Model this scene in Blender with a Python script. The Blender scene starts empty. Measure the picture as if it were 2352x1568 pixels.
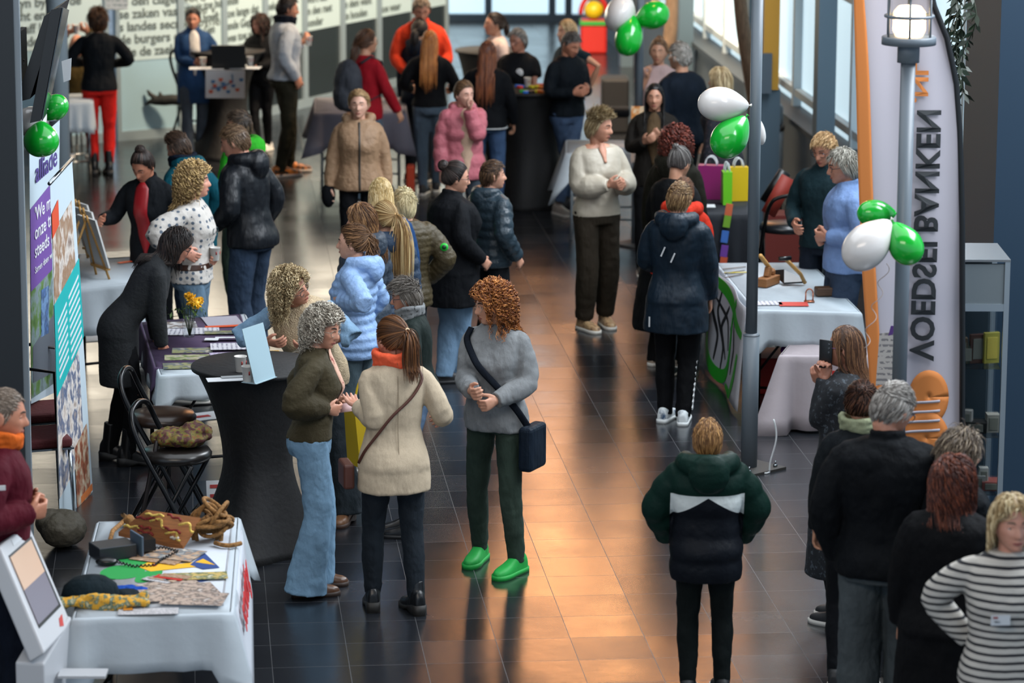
import bpy, math, random
import numpy as np
from mathutils import Vector, Matrix
C=bpy.context.scene.collection
R=math.radians
rng=np.random.RandomState(7)
# ------------------------------------------------------------------ camera, world, exposure
H=5.2; F=7656.0; TH=R(11.8); RO=R(-0.2)
cd=bpy.data.cameras.new('camera'); cam=bpy.data.objects.new('camera',cd); C.objects.link(cam)
cd.sensor_width=36; cd.sensor_fit='HORIZONTAL'; cd.lens=F/2352*36; cd.clip_start=0.5; cd.clip_end=200
cam.matrix_world=Matrix.Translation((0,0,H)) @ Matrix.Rotation(math.pi/2-TH,4,'X') @ Matrix.Rotation(-RO,4,'Z')
cd.dof.use_dof=True; cd.dof.focus_distance=19.6; cd.dof.aperture_fstop=2.6
S=bpy.context.scene; S.camera=cam
S.view_settings.view_transform='Standard'; S.view_settings.look='None'; S.view_settings.gamma=1.0
S.view_settings.exposure=0.0; S.view_settings.use_curve_mapping=False
w=bpy.data.worlds.new('world'); S.world=w; w.use_nodes=True
bg=w.node_tree.nodes['Background']; bg.inputs[0].default_value=(0.62,0.80,1.0,1); bg.inputs[1].default_value=0.9
def area(name,loc,to,sx,sy,power,col):
    l=bpy.data.lights.new(name,'AREA'); l.shape='RECTANGLE'; l.size=sx; l.size_y=sy; l.energy=power; l.color=col
    o=bpy.data.objects.new(name,l); C.objects.link(o); o.location=loc
    o.rotation_euler=(Vector(to)-Vector(loc)).to_track_quat('-Z','Y').to_euler(); return o
area('added_area_right',(4.0,20.5,5.9),(-.5,20.0,0.6),13,2.2,1650,(0.88,0.94,1.0))  # area light added above the view to brighten the crowd from the right
area('added_area_overhead',(-0.5,20.5,7.45),(-.5,21.5,0),9,13,950,(0.88,0.94,1.0))  # overhead area light added under the closed ceiling for general brightness
area('added_area_back',(5.6,42.5,6.2),(0,24,0.5),3.0,1.8,200,(0.88,0.95,1.0))  # unseen area light added at the far end for rim light
area('warm_fill_behind_camera',(-2.5,8,7.2),(0,20,0.9),6,3,420,(1.0,0.88,0.76))  # warm area light behind the camera, filling the side facing it
# ------------------------------------------------------------------ pixel helpers (camera geometry)
def ray(x,y):
    u=x-1176; v=y-784; c,s=math.cos(RO),math.sin(RO); u,v=c*u+s*v,-s*u+c*v
    return np.array([u/F, math.cos(TH)-v/F*math.sin(TH), -math.sin(TH)-v/F*math.cos(TH)])
def G(x,y,z=0.0):
    d=ray(x,y); t=(z-H)/d[2]; return d*t+np.array([0,0,H])
def at(x,y,Y):
    d=ray(x,y); t=Y/d[1]; return d*t+np.array([0,0,H])
def lin(h):
    h=h.lstrip('#'); o=[]
    for i in (0,2,4):
        c=int(h[i:i+2],16)/255; o.append(c/12.92 if c<=.04045 else ((c+.055)/1.055)**2.4)
    return (*o,1)
# ------------------------------------------------------------------ materials
MC={}
def mat(kind,col,rough=0.7,a=None,b=None,metal=0.0,emit=0.0,bump=None):
    key=(kind,col,rough,str(a),str(b),metal,emit,bump)
    if key in MC: return MC[key]
    m=bpy.data.materials.new(kind); m.use_nodes=True; nt=m.node_tree; N=nt.nodes; L=nt.links
    p=N['Principled BSDF']; c=lin(col); p.inputs['Base Color'].default_value=c
    p.inputs['Roughness'].default_value=rough; p.inputs['Metallic'].default_value=metal
    MC[key]=m
    tc=N.new('ShaderNodeTexCoord')
    def noise(scale,detail=3,vec=None,rgh=.5):
        n=N.new('ShaderNodeTexNoise'); n.inputs['Scale'].default_value=scale; n.inputs['Detail'].default_value=detail; n.inputs['Roughness'].default_value=rgh
        L.new(vec or tc.outputs['Object'],n.inputs['Vector']); return n.outputs['Fac']
    def mapv(s,rot=(0,0,0)):
        q=N.new('ShaderNodeMapping'); q.inputs['Scale'].default_value=s; q.inputs['Rotation'].default_value=rot; L.new(tc.outputs['Object'],q.inputs['Vector']); return q.outputs['Vector']
    def ramp(fac,stops,const=False):
        r=N.new('ShaderNodeValToRGB'); r.color_ramp.interpolation='CONSTANT' if const else 'LINEAR'
        e=r.color_ramp.elements
        while len(e)<len(stops): e.new(.5)
        for k,(pos,cc) in enumerate(stops): e[k].position=pos; e[k].color=cc
        L.new(fac,r.inputs['Fac']); return r.outputs['Color']
    def dobump(f,strength,dist=.01):
        q=N.new('ShaderNodeBump'); q.inputs['Strength'].default_value=strength; q.inputs['Distance'].default_value=dist; L.new(f,q.inputs['Height']); L.new(q.outputs['Normal'],p.inputs['Normal'])
    def math2(op,x,y=None,z=None):
        q=N.new('ShaderNodeMath'); q.operation=op
        for i,v in enumerate((x,y,z)):
            if v is None: continue
            if isinstance(v,(int,float)): q.inputs[i].default_value=v
            else: L.new(v,q.inputs[i])
        return q.outputs[0]
    def mix(fac,c1,c2):
        q=N.new('ShaderNodeMix'); q.data_type='RGBA'
        for i,v in ((0,fac),(6,c1),(7,c2)):
            if isinstance(v,(int,float)): q.inputs[i].default_value=v
            elif isinstance(v,tuple): q.inputs[i].default_value=v
            else: L.new(v,q.inputs[i])
        return q.outputs[2]
    def sc(c,k): return (min(1,c[0]*k),min(1,c[1]*k),min(1,c[2]*k),1)
    setc=lambda o: L.new(o,p.inputs['Base Color'])
    if kind in('fabric','fleece'):
        setc(ramp(noise(9,4),[(.3,sc(c,.85)),(.7,sc(c,1.15))]))
        f1=noise(7,5,mapv((1.6,1.6,.7))); f2=noise(500 if kind=='fabric' else 120,2)
        dobump(math2('ADD',math2('MULTIPLY',f1,1.0),math2('MULTIPLY',f2,.04 if kind=='fabric' else .35)),.9,.035)
        p.inputs['Specular IOR Level'].default_value=.12
    elif kind=='linen':
        p.inputs['Specular IOR Level'].default_value=.2
        wv=noise(260,2,mapv((1,1,3))); wv2=noise(260,2,mapv((3,3,1)))
        setc(ramp(math2('MULTIPLY',math2('ADD',wv,wv2),.5),[(.35,sc(c,.8)),(.62,sc(c,1.12))])); dobump(noise(6,4,mapv((1.5,1.5,.6))),.8,.03)
    elif kind=='denim':
        gy=sum(c[:3])/3; c=tuple(c[i]*.62+gy*.38 for i in range(3))+(1,)
        p.inputs['Specular IOR Level'].default_value=.15
        f=noise(3.5,4,mapv((1,1,.6))); g=noise(900,2)
        setc(mix(math2('MULTIPLY',g,.25),ramp(f,[(.35,sc(c,.7)),(.68,sc(c,1.45))]),sc(c,1.6)))
        dobump(noise(9,5,mapv((1.4,1.4,.8))),.9,.03)
    elif kind=='nylon':
        setc(ramp(noise(10,3),[(.3,sc(c,.85)),(.7,sc(c,1.2))])); dobump(noise(7,3,mapv((1.6,1.6,.45))),1,.022); p.inputs['Specular IOR Level'].default_value=.22
    elif kind=='puffer':
        setc(ramp(noise(10,3),[(.3,sc(c,.9)),(.7,sc(c,1.1))])); dobump(noise(26,4),.7,.018); p.inputs['Specular IOR Level'].default_value=.3
    elif kind=='skin':
        setc(ramp(noise(35,4),[(.3,(c[0]*.92,c[1]*.84,c[2]*.80,1)),(.7,sc(c,1.06))])); p.inputs['Subsurface Weight'].default_value=.0
        dobump(noise(260,2),.15,.002)
    elif kind=='hair':
        at_=N.new('ShaderNodeAttribute'); at_.attribute_name='tone'
        setc(ramp(at_.outputs['Fac'],[(0,sc(c,.45)),(.5,c),(1,lin(a) if a else sc(c,1.9))])); p.inputs['Roughness'].default_value=.45
        p.inputs['Specular IOR Level'].default_value=.35
    elif kind=='stripes':   # a=stripe colour, b=(period, duty)
        sx=N.new('ShaderNodeSeparateXYZ'); L.new(tc.outputs['Object'],sx.inputs[0])
        z=math2('ADD',sx.outputs[2],math2('MULTIPLY',noise(5,2),.02))
        fr=math2('FRACT',math2('DIVIDE',z,b[0])); setc(mix(math2('LESS_THAN',fr,b[1]),c,lin(a))); dobump(noise(7,5),.8,.03)
    elif kind=='dots':      # a=dot colour, b=(scale, radius)
        v=N.new('ShaderNodeTexVoronoi'); v.inputs['Scale'].default_value=b[0]; v.inputs['Randomness'].default_value=b[2] if len(b)>2 else .25; L.new(tc.outputs['Object'],v.inputs['Vector'])
        setc(mix(math2('LESS_THAN',v.outputs['Distance'],b[1]),c,lin(a))); dobump(noise(7,5),.8,.03)
    elif kind=='floral':
        f=noise(38,4,None,.7); setc(ramp(f,[(0,c),(.57,c),(.60,lin(a)),(1,lin(a))])); dobump(noise(7,4),.6,.02)
    elif kind=='streaky':
        f=noise(20,4,mapv((6,6,.5))); setc(ramp(f,[(.3,sc(c,.6)),(.7,sc(c,1.4))]))
    elif kind=='chevron':   # green / white / navy jacket back
        sx=N.new('ShaderNodeSeparateXYZ'); L.new(tc.outputs['Object'],sx.inputs[0]); ax=math2('ABSOLUTE',sx.outputs[0])
        low=math2('LESS_THAN',sx.outputs[2],math2('MAXIMUM',math2('SUBTRACT',b[1],math2('MULTIPLY',ax,0.60)),-9))
        top_=math2('LESS_THAN',sx.outputs[2],b[0]); arm=math2('GREATER_THAN',ax,b[2])
        col1=mix(top_,c,lin('c9d0cf')); col2=mix(low,col1,lin('0c1017')); setc(mix(arm,col2,c)); dobump(noise(24,4),.5,.012); p.inputs['Specular IOR Level'].default_value=.12
    elif kind=='tile':
        mp=N.new('ShaderNodeMapping'); mp.inputs['Rotation'].default_value=(0,0,a[2]); mp.inputs['Location'].default_value=(a[0],a[1],0); L.new(tc.outputs['Object'],mp.inputs['Vector'])
        sx=N.new('ShaderNodeSeparateXYZ'); L.new(mp.outputs[0],sx.inputs[0])
        def cell(o,wd):
            fr=math2('FRACT',math2('DIVIDE',o,.4)); d=math2('MINIMUM',fr,math2('SUBTRACT',1,fr)); return math2('LESS_THAN',d,wd)
        g=math2('MAXIMUM',cell(sx.outputs[0],.0042),cell(sx.outputs[1],.0040))
        ix=math2('FLOOR',math2('DIVIDE',sx.outputs[0],.4)); iy=math2('FLOOR',math2('DIVIDE',sx.outputs[1],.4))
        cb=N.new('ShaderNodeCombineXYZ'); L.new(ix,cb.inputs[0]); L.new(iy,cb.inputs[1])
        wn=N.new('ShaderNodeTexWhiteNoise'); L.new(cb.outputs[0],wn.inputs['Vector'])
        sp=noise(160,2); spk=math2('GREATER_THAN',sp,.74)
        base=ramp(wn.outputs['Value'],[(0,lin('14161b')),(1,lin('1e2126'))])
        base=mix(math2('MULTIPLY',spk,.35),base,lin('6a7076'))
        setc(mix(g,base,lin('242527')))
        rr=math2('ADD',math2('MULTIPLY',noise(3,4),.12),math2('ADD',.15,math2('MULTIPLY',wn.outputs['Value'],.05))); L.new(math2('ADD',rr,math2('MULTIPLY',g,.4)),p.inputs['Roughness'])
        p.inputs['Specular IOR Level'].default_value=.95; p.inputs['IOR'].default_value=1.6
        cmb=N.new('ShaderNodeCombineXYZ'); L.new(math2('MULTIPLY',math2('SUBTRACT',wn.outputs['Value'],.5),.006),cmb.inputs[0]); L.new(math2('MULTIPLY',math2('SUBTRACT',wn.outputs['Value'],.5),-.006),cmb.inputs[1]); cmb.inputs[2].default_value=1
        q=N.new('ShaderNodeBump'); q.inputs['Strength'].default_value=.05; q.inputs['Distance'].default_value=.01; L.new(noise(14,3),q.inputs['Height']); L.new(cmb.outputs[0],q.inputs['Normal']); L.new(q.outputs[0],p.inputs['Normal'])
    elif kind=='photo':     # blurred printed picture: a=(c2,c3), b=scale
        f=noise(b or 4,5); stops=[(.25,c),(.45,lin(a[0])),(.55,lin(a[1])),(.72,lin(a[2]) if len(a)>2 else sc(c,1.5))]
        setc(ramp(f,stops))
    elif kind=='text':      # printed lines of small type: a=ink, b=(line pitch, axis rotation)
        sx=N.new('ShaderNodeSeparateXYZ'); L.new(mapv((1,1,1)),sx.inputs[0]); ax=sx.outputs[b[1]]
        fr=math2('FRACT',math2('DIVIDE',ax,b[0])); ln=math2('LESS_THAN',fr,.42); wn=math2('GREATER_THAN',noise(1.6/b[0],2),.47)
        setc(mix(math2('MULTIPLY',ln,wn),c,lin(a)))
    elif kind=='glass':
        p.inputs['Transmission Weight'].default_value=1; p.inputs['Roughness'].default_value=rough; p.inputs['IOR'].default_value=1.15; p.inputs['Alpha'].default_value=a or .35
    elif kind=='balloon':
        p.inputs['Coat Weight'].default_value=.5; p.inputs['Transmission Weight'].default_value=.0; p.inputs['Subsurface Weight'].default_value=.25; p.inputs['Subsurface Radius'].default_value=(.05,.05,.05)
    elif kind=='wood':
        setc(ramp(noise(14,4,mapv((1,1,12))),[(.3,sc(c,.7)),(.7,sc(c,1.2))]))
    elif kind=='rope':
        f=noise(60,3); setc(ramp(f,[(.3,sc(c,.5)),(.7,sc(c,1.3))])); dobump(f,1,.01)
    if bump: dobump(noise(bump,4),.5,.01)
    if emit: p.inputs['Emission Color'].default_value=c; p.inputs['Emission Strength'].default_value=emit
    return m
# ------------------------------------------------------------------ mesh builder
class MB:
    def __init__(s): s.v=[]; s.f=[]; s.m=[]; s.n=0; s.tone=[]
    def add(s,V,Fc,m=0,tone=.5):
        V=np.asarray(V,float).reshape(-1,3); s.v.append(V)
        s.f+= [tuple(int(i)+s.n for i in q) for q in Fc]; s.m+=[m]*len(Fc)
        s.tone.append(np.full(len(V),tone) if np.isscalar(tone) else np.asarray(tone)); s.n+=len(V); return s
    def loft(s,rings,m=0,cap=True,close=False,tone=.5):
        rings=np.asarray(rings,float); n,k=rings.shape[:2]; Fc=[]
        for i in range(n-1 if not close else n):
            a=i*k; b=((i+1)%n)*k
            for j in range(k): Fc.append((a+j,a+(j+1)%k,b+(j+1)%k,b+j))
        if cap and not close: Fc.append(tuple(range(k-1,-1,-1))); Fc.append(tuple((n-1)*k+j for j in range(k)))
        return s.add(rings.reshape(-1,3),Fc,m,tone)
    def grid(s,P,m=0,tone=.5):
        P=np.asarray(P,float); a,b=P.shape[:2]
        Fc=[(i*b+j,i*b+j+1,(i+1)*b+j+1,(i+1)*b+j) for i in range(a-1) for j in range(b-1)]
        return s.add(P.reshape(-1,3),Fc,m,tone)
    def slab(s,P,nrm,m=0):      # thick sheet
        P=np.asarray(P,float); a,b=P.shape[:2]; n=a*b; nrm=np.asarray(nrm,float); V=np.concatenate([P.reshape(-1,3),(P+nrm).reshape(-1,3)])
        Fc=[]
        for i in range(a-1):
            for j in range(b-1):
                q=(i*b+j,i*b+j+1,(i+1)*b+j+1,(i+1)*b+j); Fc.append(q[::-1]); Fc.append(tuple(x+n for x in q))
        e=[(0*b+j,0*b+j+1) for j in range(b-1)]+[(i*b+b-1,(i+1)*b+b-1) for i in range(a-1)]+[((a-1)*b+j+1,(a-1)*b+j) for j in range(b-1)]+[((i+1)*b,i*b) for i in range(a-1)]
        for x,y in e: Fc.append((x,y,y+n,x+n))
        return s.add(V,Fc,m)
    def box(s,c,d,rz=0,m=0,rot=None):
        c=np.array(c,float); d=np.array(d,float)/2
        V=np.array([[x,y,z] for x in(-1,1) for y in(-1,1) for z in(-1,1)])*d
        if rot is not None: V=V@np.array(rot).T
        elif rz: cs,sn=math.cos(rz),math.sin(rz); V=V@np.array([[cs,-sn,0],[sn,cs,0],[0,0,1]]).T
        return s.add(V+c,[(0,1,3,2),(4,6,7,5),(0,4,5,1),(2,3,7,6),(0,2,6,4),(1,5,7,3)],m)
    def tube(s,pts,r,k=10,m=0,ry=None,up=None,cap=True,tone=.5,close=False):
        pts=np.asarray(pts,float); n=len(pts); r=np.broadcast_to(np.asarray(r,float),(n,)); ry=r if ry is None else np.broadcast_to(np.asarray(ry,float),(n,))
        t=np.gradient(pts,axis=0) if not close else np.roll(pts,-1,0)-np.roll(pts,1,0); t/= np.linalg.norm(t,axis=1)[:,None]+1e-12
        u=np.array(up if up is not None else ((1,0,0) if abs(t[0][0])<.8 else (0,1,0)),float); rings=[]
        ang=np.arange(k)*2*math.pi/k
        for i in range(n):
            u=u-t[i]*(u@t[i]); u/=np.linalg.norm(u)+1e-12; w_=np.cross(t[i],u)
            rings.append(pts[i]+np.outer(np.cos(ang)*r[i],u)+np.outer(np.sin(ang)*ry[i],w_))
        return s.loft(rings,m,cap,close,tone)
    def lathe(s,prof,c=(0,0,0),k=24,m=0,sx=1,sy=1):
        ang=np.arange(k)*2*math.pi/k; c=np.array(c,float)
        return s.loft([np.stack([c[0]+np.cos(ang)*r*sx,c[1]+np.sin(ang)*r*sy,np.full(k,c[2]+z)],1) for r,z in prof],m)
    def ball(s,c,r,k=16,m=0,rot=None,tone=.5):
        r=np.broadcast_to(np.asarray(r,float),(3,)); n=k//2+1; th=np.linspace(.001,math.pi-.001,n); ang=np.arange(k)*2*math.pi/k; R_=[]
        for t in th:
            V=np.stack([np.cos(ang)*math.sin(t)*r[0],np.sin(ang)*math.sin(t)*r[1],np.full(k,-math.cos(t)*r[2])],1)
            if rot is not None: V=V@np.array(rot).T
            R_.append(V+np.array(c,float))
        return s.loft(R_,m,True,False,tone)
    def build(s,name,mats,parent=None,smooth=True,loc=None,rz=0,hair=False):
        me=bpy.data.meshes.new(name); V=np.concatenate(s.v)
        me.from_pydata(V.tolist(),[],s.f)
        if not isinstance(mats,(list,tuple)): mats=[mats]
        for q in mats: me.materials.append(q)
        me.polygons.foreach_set('material_index',s.m)
        me.polygons.foreach_set('use_smooth',[bool(smooth)]*len(s.f))
        if hair:
            at_=me.attributes.new('tone','FLOAT','POINT'); at_.data.foreach_set('value',np.concatenate(s.tone))
        o=bpy.data.objects.new(name,me); C.objects.link(o)
        if parent is not None: o.parent=parent
        if loc is not None: o.location=loc
        o.rotation_euler.z=rz
        return o
def tag(o,label,cat,group=None,kind=None):
    o['label']=label; o['category']=cat
    if group: o['group']=group
    if kind: o['kind']=kind
    return o
def struct(o): o['kind']='structure'; return o
def empty(name,loc=(0,0,0),rz=0):
    o=bpy.data.objects.new(name,None); C.objects.link(o); o.location=loc; o.rotation_euler.z=rz; o.empty_display_size=.1; return o
def bevel(o,w=.004,n=2):
    b=o.modifiers.new('b','BEVEL'); b.width=w; b.segments=n; b.limit_method='ANGLE'; return o
def remesh(o,vox,sm=3,disp=0,scale=.12):
    q=o.modifiers.new('r','REMESH'); q.mode='VOXEL'; q.voxel_size=vox; q.use_smooth_shade=True
    if sm: q=o.modifiers.new('s','SMOOTH'); q.factor=.5; q.iterations=sm
    if disp:
        key='cl%.3f'%scale; t=bpy.data.textures.get(key) or bpy.data.textures.new(key,'CLOUDS'); t.noise_scale=scale; t.noise_depth=3
        q=o.modifiers.new('d','DISPLACE'); q.texture=t; q.strength=disp; q.mid_level=.5; q.texture_coords='LOCAL'
    return o
def text_mesh(txt,size,ext=.001,align='LEFT',bold=0,shear=0,space=1.0):
    cu=bpy.data.curves.new('t','FONT'); cu.body=txt; cu.size=size; cu.extrude=ext; cu.align_x=align; cu.offset=bold; cu.shear=shear; cu.space_character=space; cu.resolution_u=3
    o=bpy.data.objects.new('t',cu); C.objects.link(o); dg=bpy.context.evaluated_depsgraph_get(); me=bpy.data.meshes.new_from_object(o.evaluated_get(dg))
    C.objects.unlink(o); bpy.data.objects.remove(o); return me
def text(txt,size,M,material,parent,name='lettering',fn=None,**k):
    me=text_mesh(txt,size,**k); me.transform(Matrix(M))
    if fn:
        for v in me.vertices: v.co=fn(v.co)
    me.materials.clear(); me.materials.append(material)
    o=bpy.data.objects.new(name,me); C.objects.link(o)
    if parent is not None: o.parent=parent
    return o
def frame(o,x,y,z=None):       # 4x4 with columns x,y and normal
    x=Vector(x).normalized(); y=Vector(y); y=(y-x*y.dot(x)).normalized(); n=x.cross(y)
    return Matrix(((x[0],y[0],n[0],o[0]),(x[1],y[1],n[1],o[1]),(x[2],y[2],n[2],o[2]),(0,0,0,1)))
# ------------------------------------------------------------------ people
def sm(x,a=0.,b=1.):
    t=np.clip((np.asarray(x,float)-a)/(b-a),0,1); return t*t*(3-2*t)
def ga(x,s): return np.exp(-(x/s)**2)
def headf(D,fe=1.0,off=0.0):
    x,y,z=D[...,0],D[...,1],D[...,2]
    X=x*.076; Y=y*.096; Z=z*.117
    lo=sm(-z,.0,1.); X=X*(1-.16*lo*sm(y,-.2,.5)-.12*lo)
    fr=sm(y,.05,.6); bk=sm(-y,0,.6)
    Y=Y+.030*sm(-z,.25,.95)*sm(y,.0,.45)*1.0-.010*bk*0
    Z=Z*(1-.38*sm(-z,.1,.9)*bk); Y=Y*(1-.25*sm(-z,.2,.9)*bk)
    f=sm(y,.25,.6)
    nz=np.where(Z>-.032,sm(Z,.022,-.032)**1.1,1-sm(-Z,.034,.048)); wd=.0085+.006*sm(-Z,-.01,.034)
    Y=Y+f*(.027*fe*nz*ga(X,wd)
        -.010*(ga(X-.031,.016)+ga(X+.031,.016))*ga(Z-.002,.013)
        +.004*ga(Z-.022,.010)*ga(X,.05) +.004*(ga(X-.04,.02)+ga(X+.04,.02))*ga(Z+.030,.02)
        +.006*ga(X,.020)*ga(Z+.062,.010)-.004*ga(X,.026)*ga(Z+.0625,.0022)-.004*ga(X,.03)*ga(Z+.078,.007)
        +.006*ga(X,.022)*ga(Z+.100,.014))
    P=np.stack([X,Y,Z],-1)
    if off: P=P+D*off
    return P
def face_pt(x,z,off=.001):
    x=np.asarray(x,float); z=np.asarray(z,float); dx=x/.072; dz=z/.117
    D=np.stack([dx,np.sqrt(np.clip(1-dx**2-dz**2,.02,1)),dz],-1); P=headf(D); P[...,0]=x; P[...,2]=z; P[...,1]+=off; return P
def sph(nu,nv):
    th=np.linspace(.02,math.pi-.02,nv); ph=np.arange(nu)*2*math.pi/nu
    return np.stack([np.outer(np.sin(th),np.cos(ph)),np.outer(np.sin(th),np.sin(ph)),np.outer(-np.cos(th),np.ones(nu))],-1)
def rotz(a): c,s=math.cos(a),math.sin(a); return np.array([[c,-s,0],[s,c,0],[0,0,1]])
def rotx(a): c,s=math.cos(a),math.sin(a); return np.array([[1,0,0],[0,c,-s],[0,s,c]])
def roty(a): c,s=math.cos(a),math.sin(a); return np.array([[c,0,s],[0,1,0],[-s,0,c]])
def ik(a,b,l1,l2,pole):
    a=np.array(a,float); b=np.array(b,float); d=b-a; L=np.linalg.norm(d); mx=(l1+l2)*.995
    if L>mx: b=a+d/L*mx; d=b-a; L=mx
    n=d/L; x=(l1*l1-l2*l2+L*L)/(2*L); h=math.sqrt(max(l1*l1-x*x,0)); p=np.array(pole,float); p=p-n*(p@n); p/=np.linalg.norm(p)+1e-9
    return a+n*x+p*h,b
TOR=[(.80,.155,.105,-.005),(.88,.172,.118,-.008),(.95,.166,.115,-.004),(1.02,.148,.103,.004),(1.09,.139,.098,.006),(1.17,.150,.106,.004),(1.25,.164,.116,.004),(1.32,.172,.112,0),(1.375,.172,.096,-.006),(1.415,.150,.078,-.010),(1.45,.090,.062,-.012),(1.475,.058,.056,-.008)]
TOR=np.array(TOR)
def torso_ring(z,t,fat,sex,k=28,amp=0):
    hw=np.interp(z,TOR[:,0],TOR[:,1]); hd=np.interp(z,TOR[:,0],TOR[:,2]); yo=np.interp(z,TOR[:,0],TOR[:,3])
    hw=hw*(.93+.07*sm(z,1.3,1.0))
    if sex=='m': hw*=1+.11*sm(z,1.1,1.3)-.03*sm(z,1.1,.9)
    m=1-sm(z,1.38,1.46)
    hw=hw*(1+(fat-1)*m)+t; hd=hd*(1+(fat-1)*1.5*m)+t*1.0
    if sex=='f': bust=.030*ga(z-1.235,.065)
    else: bust=.0
    a=np.arange(k)*2*math.pi/k; ex=.86
    cx=np.sign(np.cos(a))*np.abs(np.cos(a))**ex*(hw+amp); cy=np.sign(np.sin(a))*np.abs(np.sin(a))**ex*(hd+amp)
    cy=cy+np.where(np.sin(a)>0,bust*np.sin(a)**.6 if False else bust*np.clip(np.sin(a),0,1),0)+ (.018*(fat)*ga(z-.90,.07))*np.where(np.sin(a)<0,np.sin(a),0)
    return np.stack([cx,cy+yo,np.full(k,z)],1)
def hand(mb,wr,dr,acr,nrm,s,curl,m=0,mirror=1,spread=1.0):
    """wrist, direction, across (towards thumb), palm normal"""
    wr,dr,acr,nrm=[np.array(q,float) for q in (wr,dr,acr,nrm)]
    dr=dr/np.linalg.norm(dr); acr=acr-dr*(acr@dr); acr/=np.linalg.norm(acr); nrm=nrm-dr*(nrm@dr)-acr*(nrm@acr); nrm/=np.linalg.norm(nrm)
    P=lambda a,d,n: wr+s*(a*acr+d*dr+n*nrm)
    R_=[]
    for d,w_,t in ((-.015,.024,.019),(.01,.026,.018),(.035,.034,.016),(.06,.039,.014),(.085,.038,.012)):
        a=np.arange(12)*math.pi/6; R_.append(np.array([P(math.cos(q)*w_,d,math.sin(q)*t) for q in a]))
    mb.loft(R_,m)
    for a,L,c2,sp in ((.029,.072,1.0,.10),(.0105,.080,1.05,.02),(-.0095,.074,1.1,-.05),(-.028,.060,1.2,-.14)):
        p=np.array([a,.080,0.]); pts=[p.copy()]; th=0
        for q,l in enumerate((.42,.32,.26)):
            th+=R(curl*c2*(1.0 if q else .9)); v=np.array([math.sin(sp*spread)*math.cos(th),math.cos(th)*math.cos(sp*spread),math.sin(th)]); p=p+v*L*l; pts.append(p.copy())
        pts=np.array(pts); W=np.array([P(*q) for q in pts]); mb.tube(W,np.array([.0098,.0092,.0085,.0066])*s,8,m)
    pts=np.array([(.020,.012,.004),(.042,.035,.010),(.052,.060,.016+.012*curl/40),(.050,.082,.022+.02*curl/40)]); W=np.array([P(*q) for q in pts]); mb.tube(W,np.array([.015,.0125,.011,.0075])*s,8,m)
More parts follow.
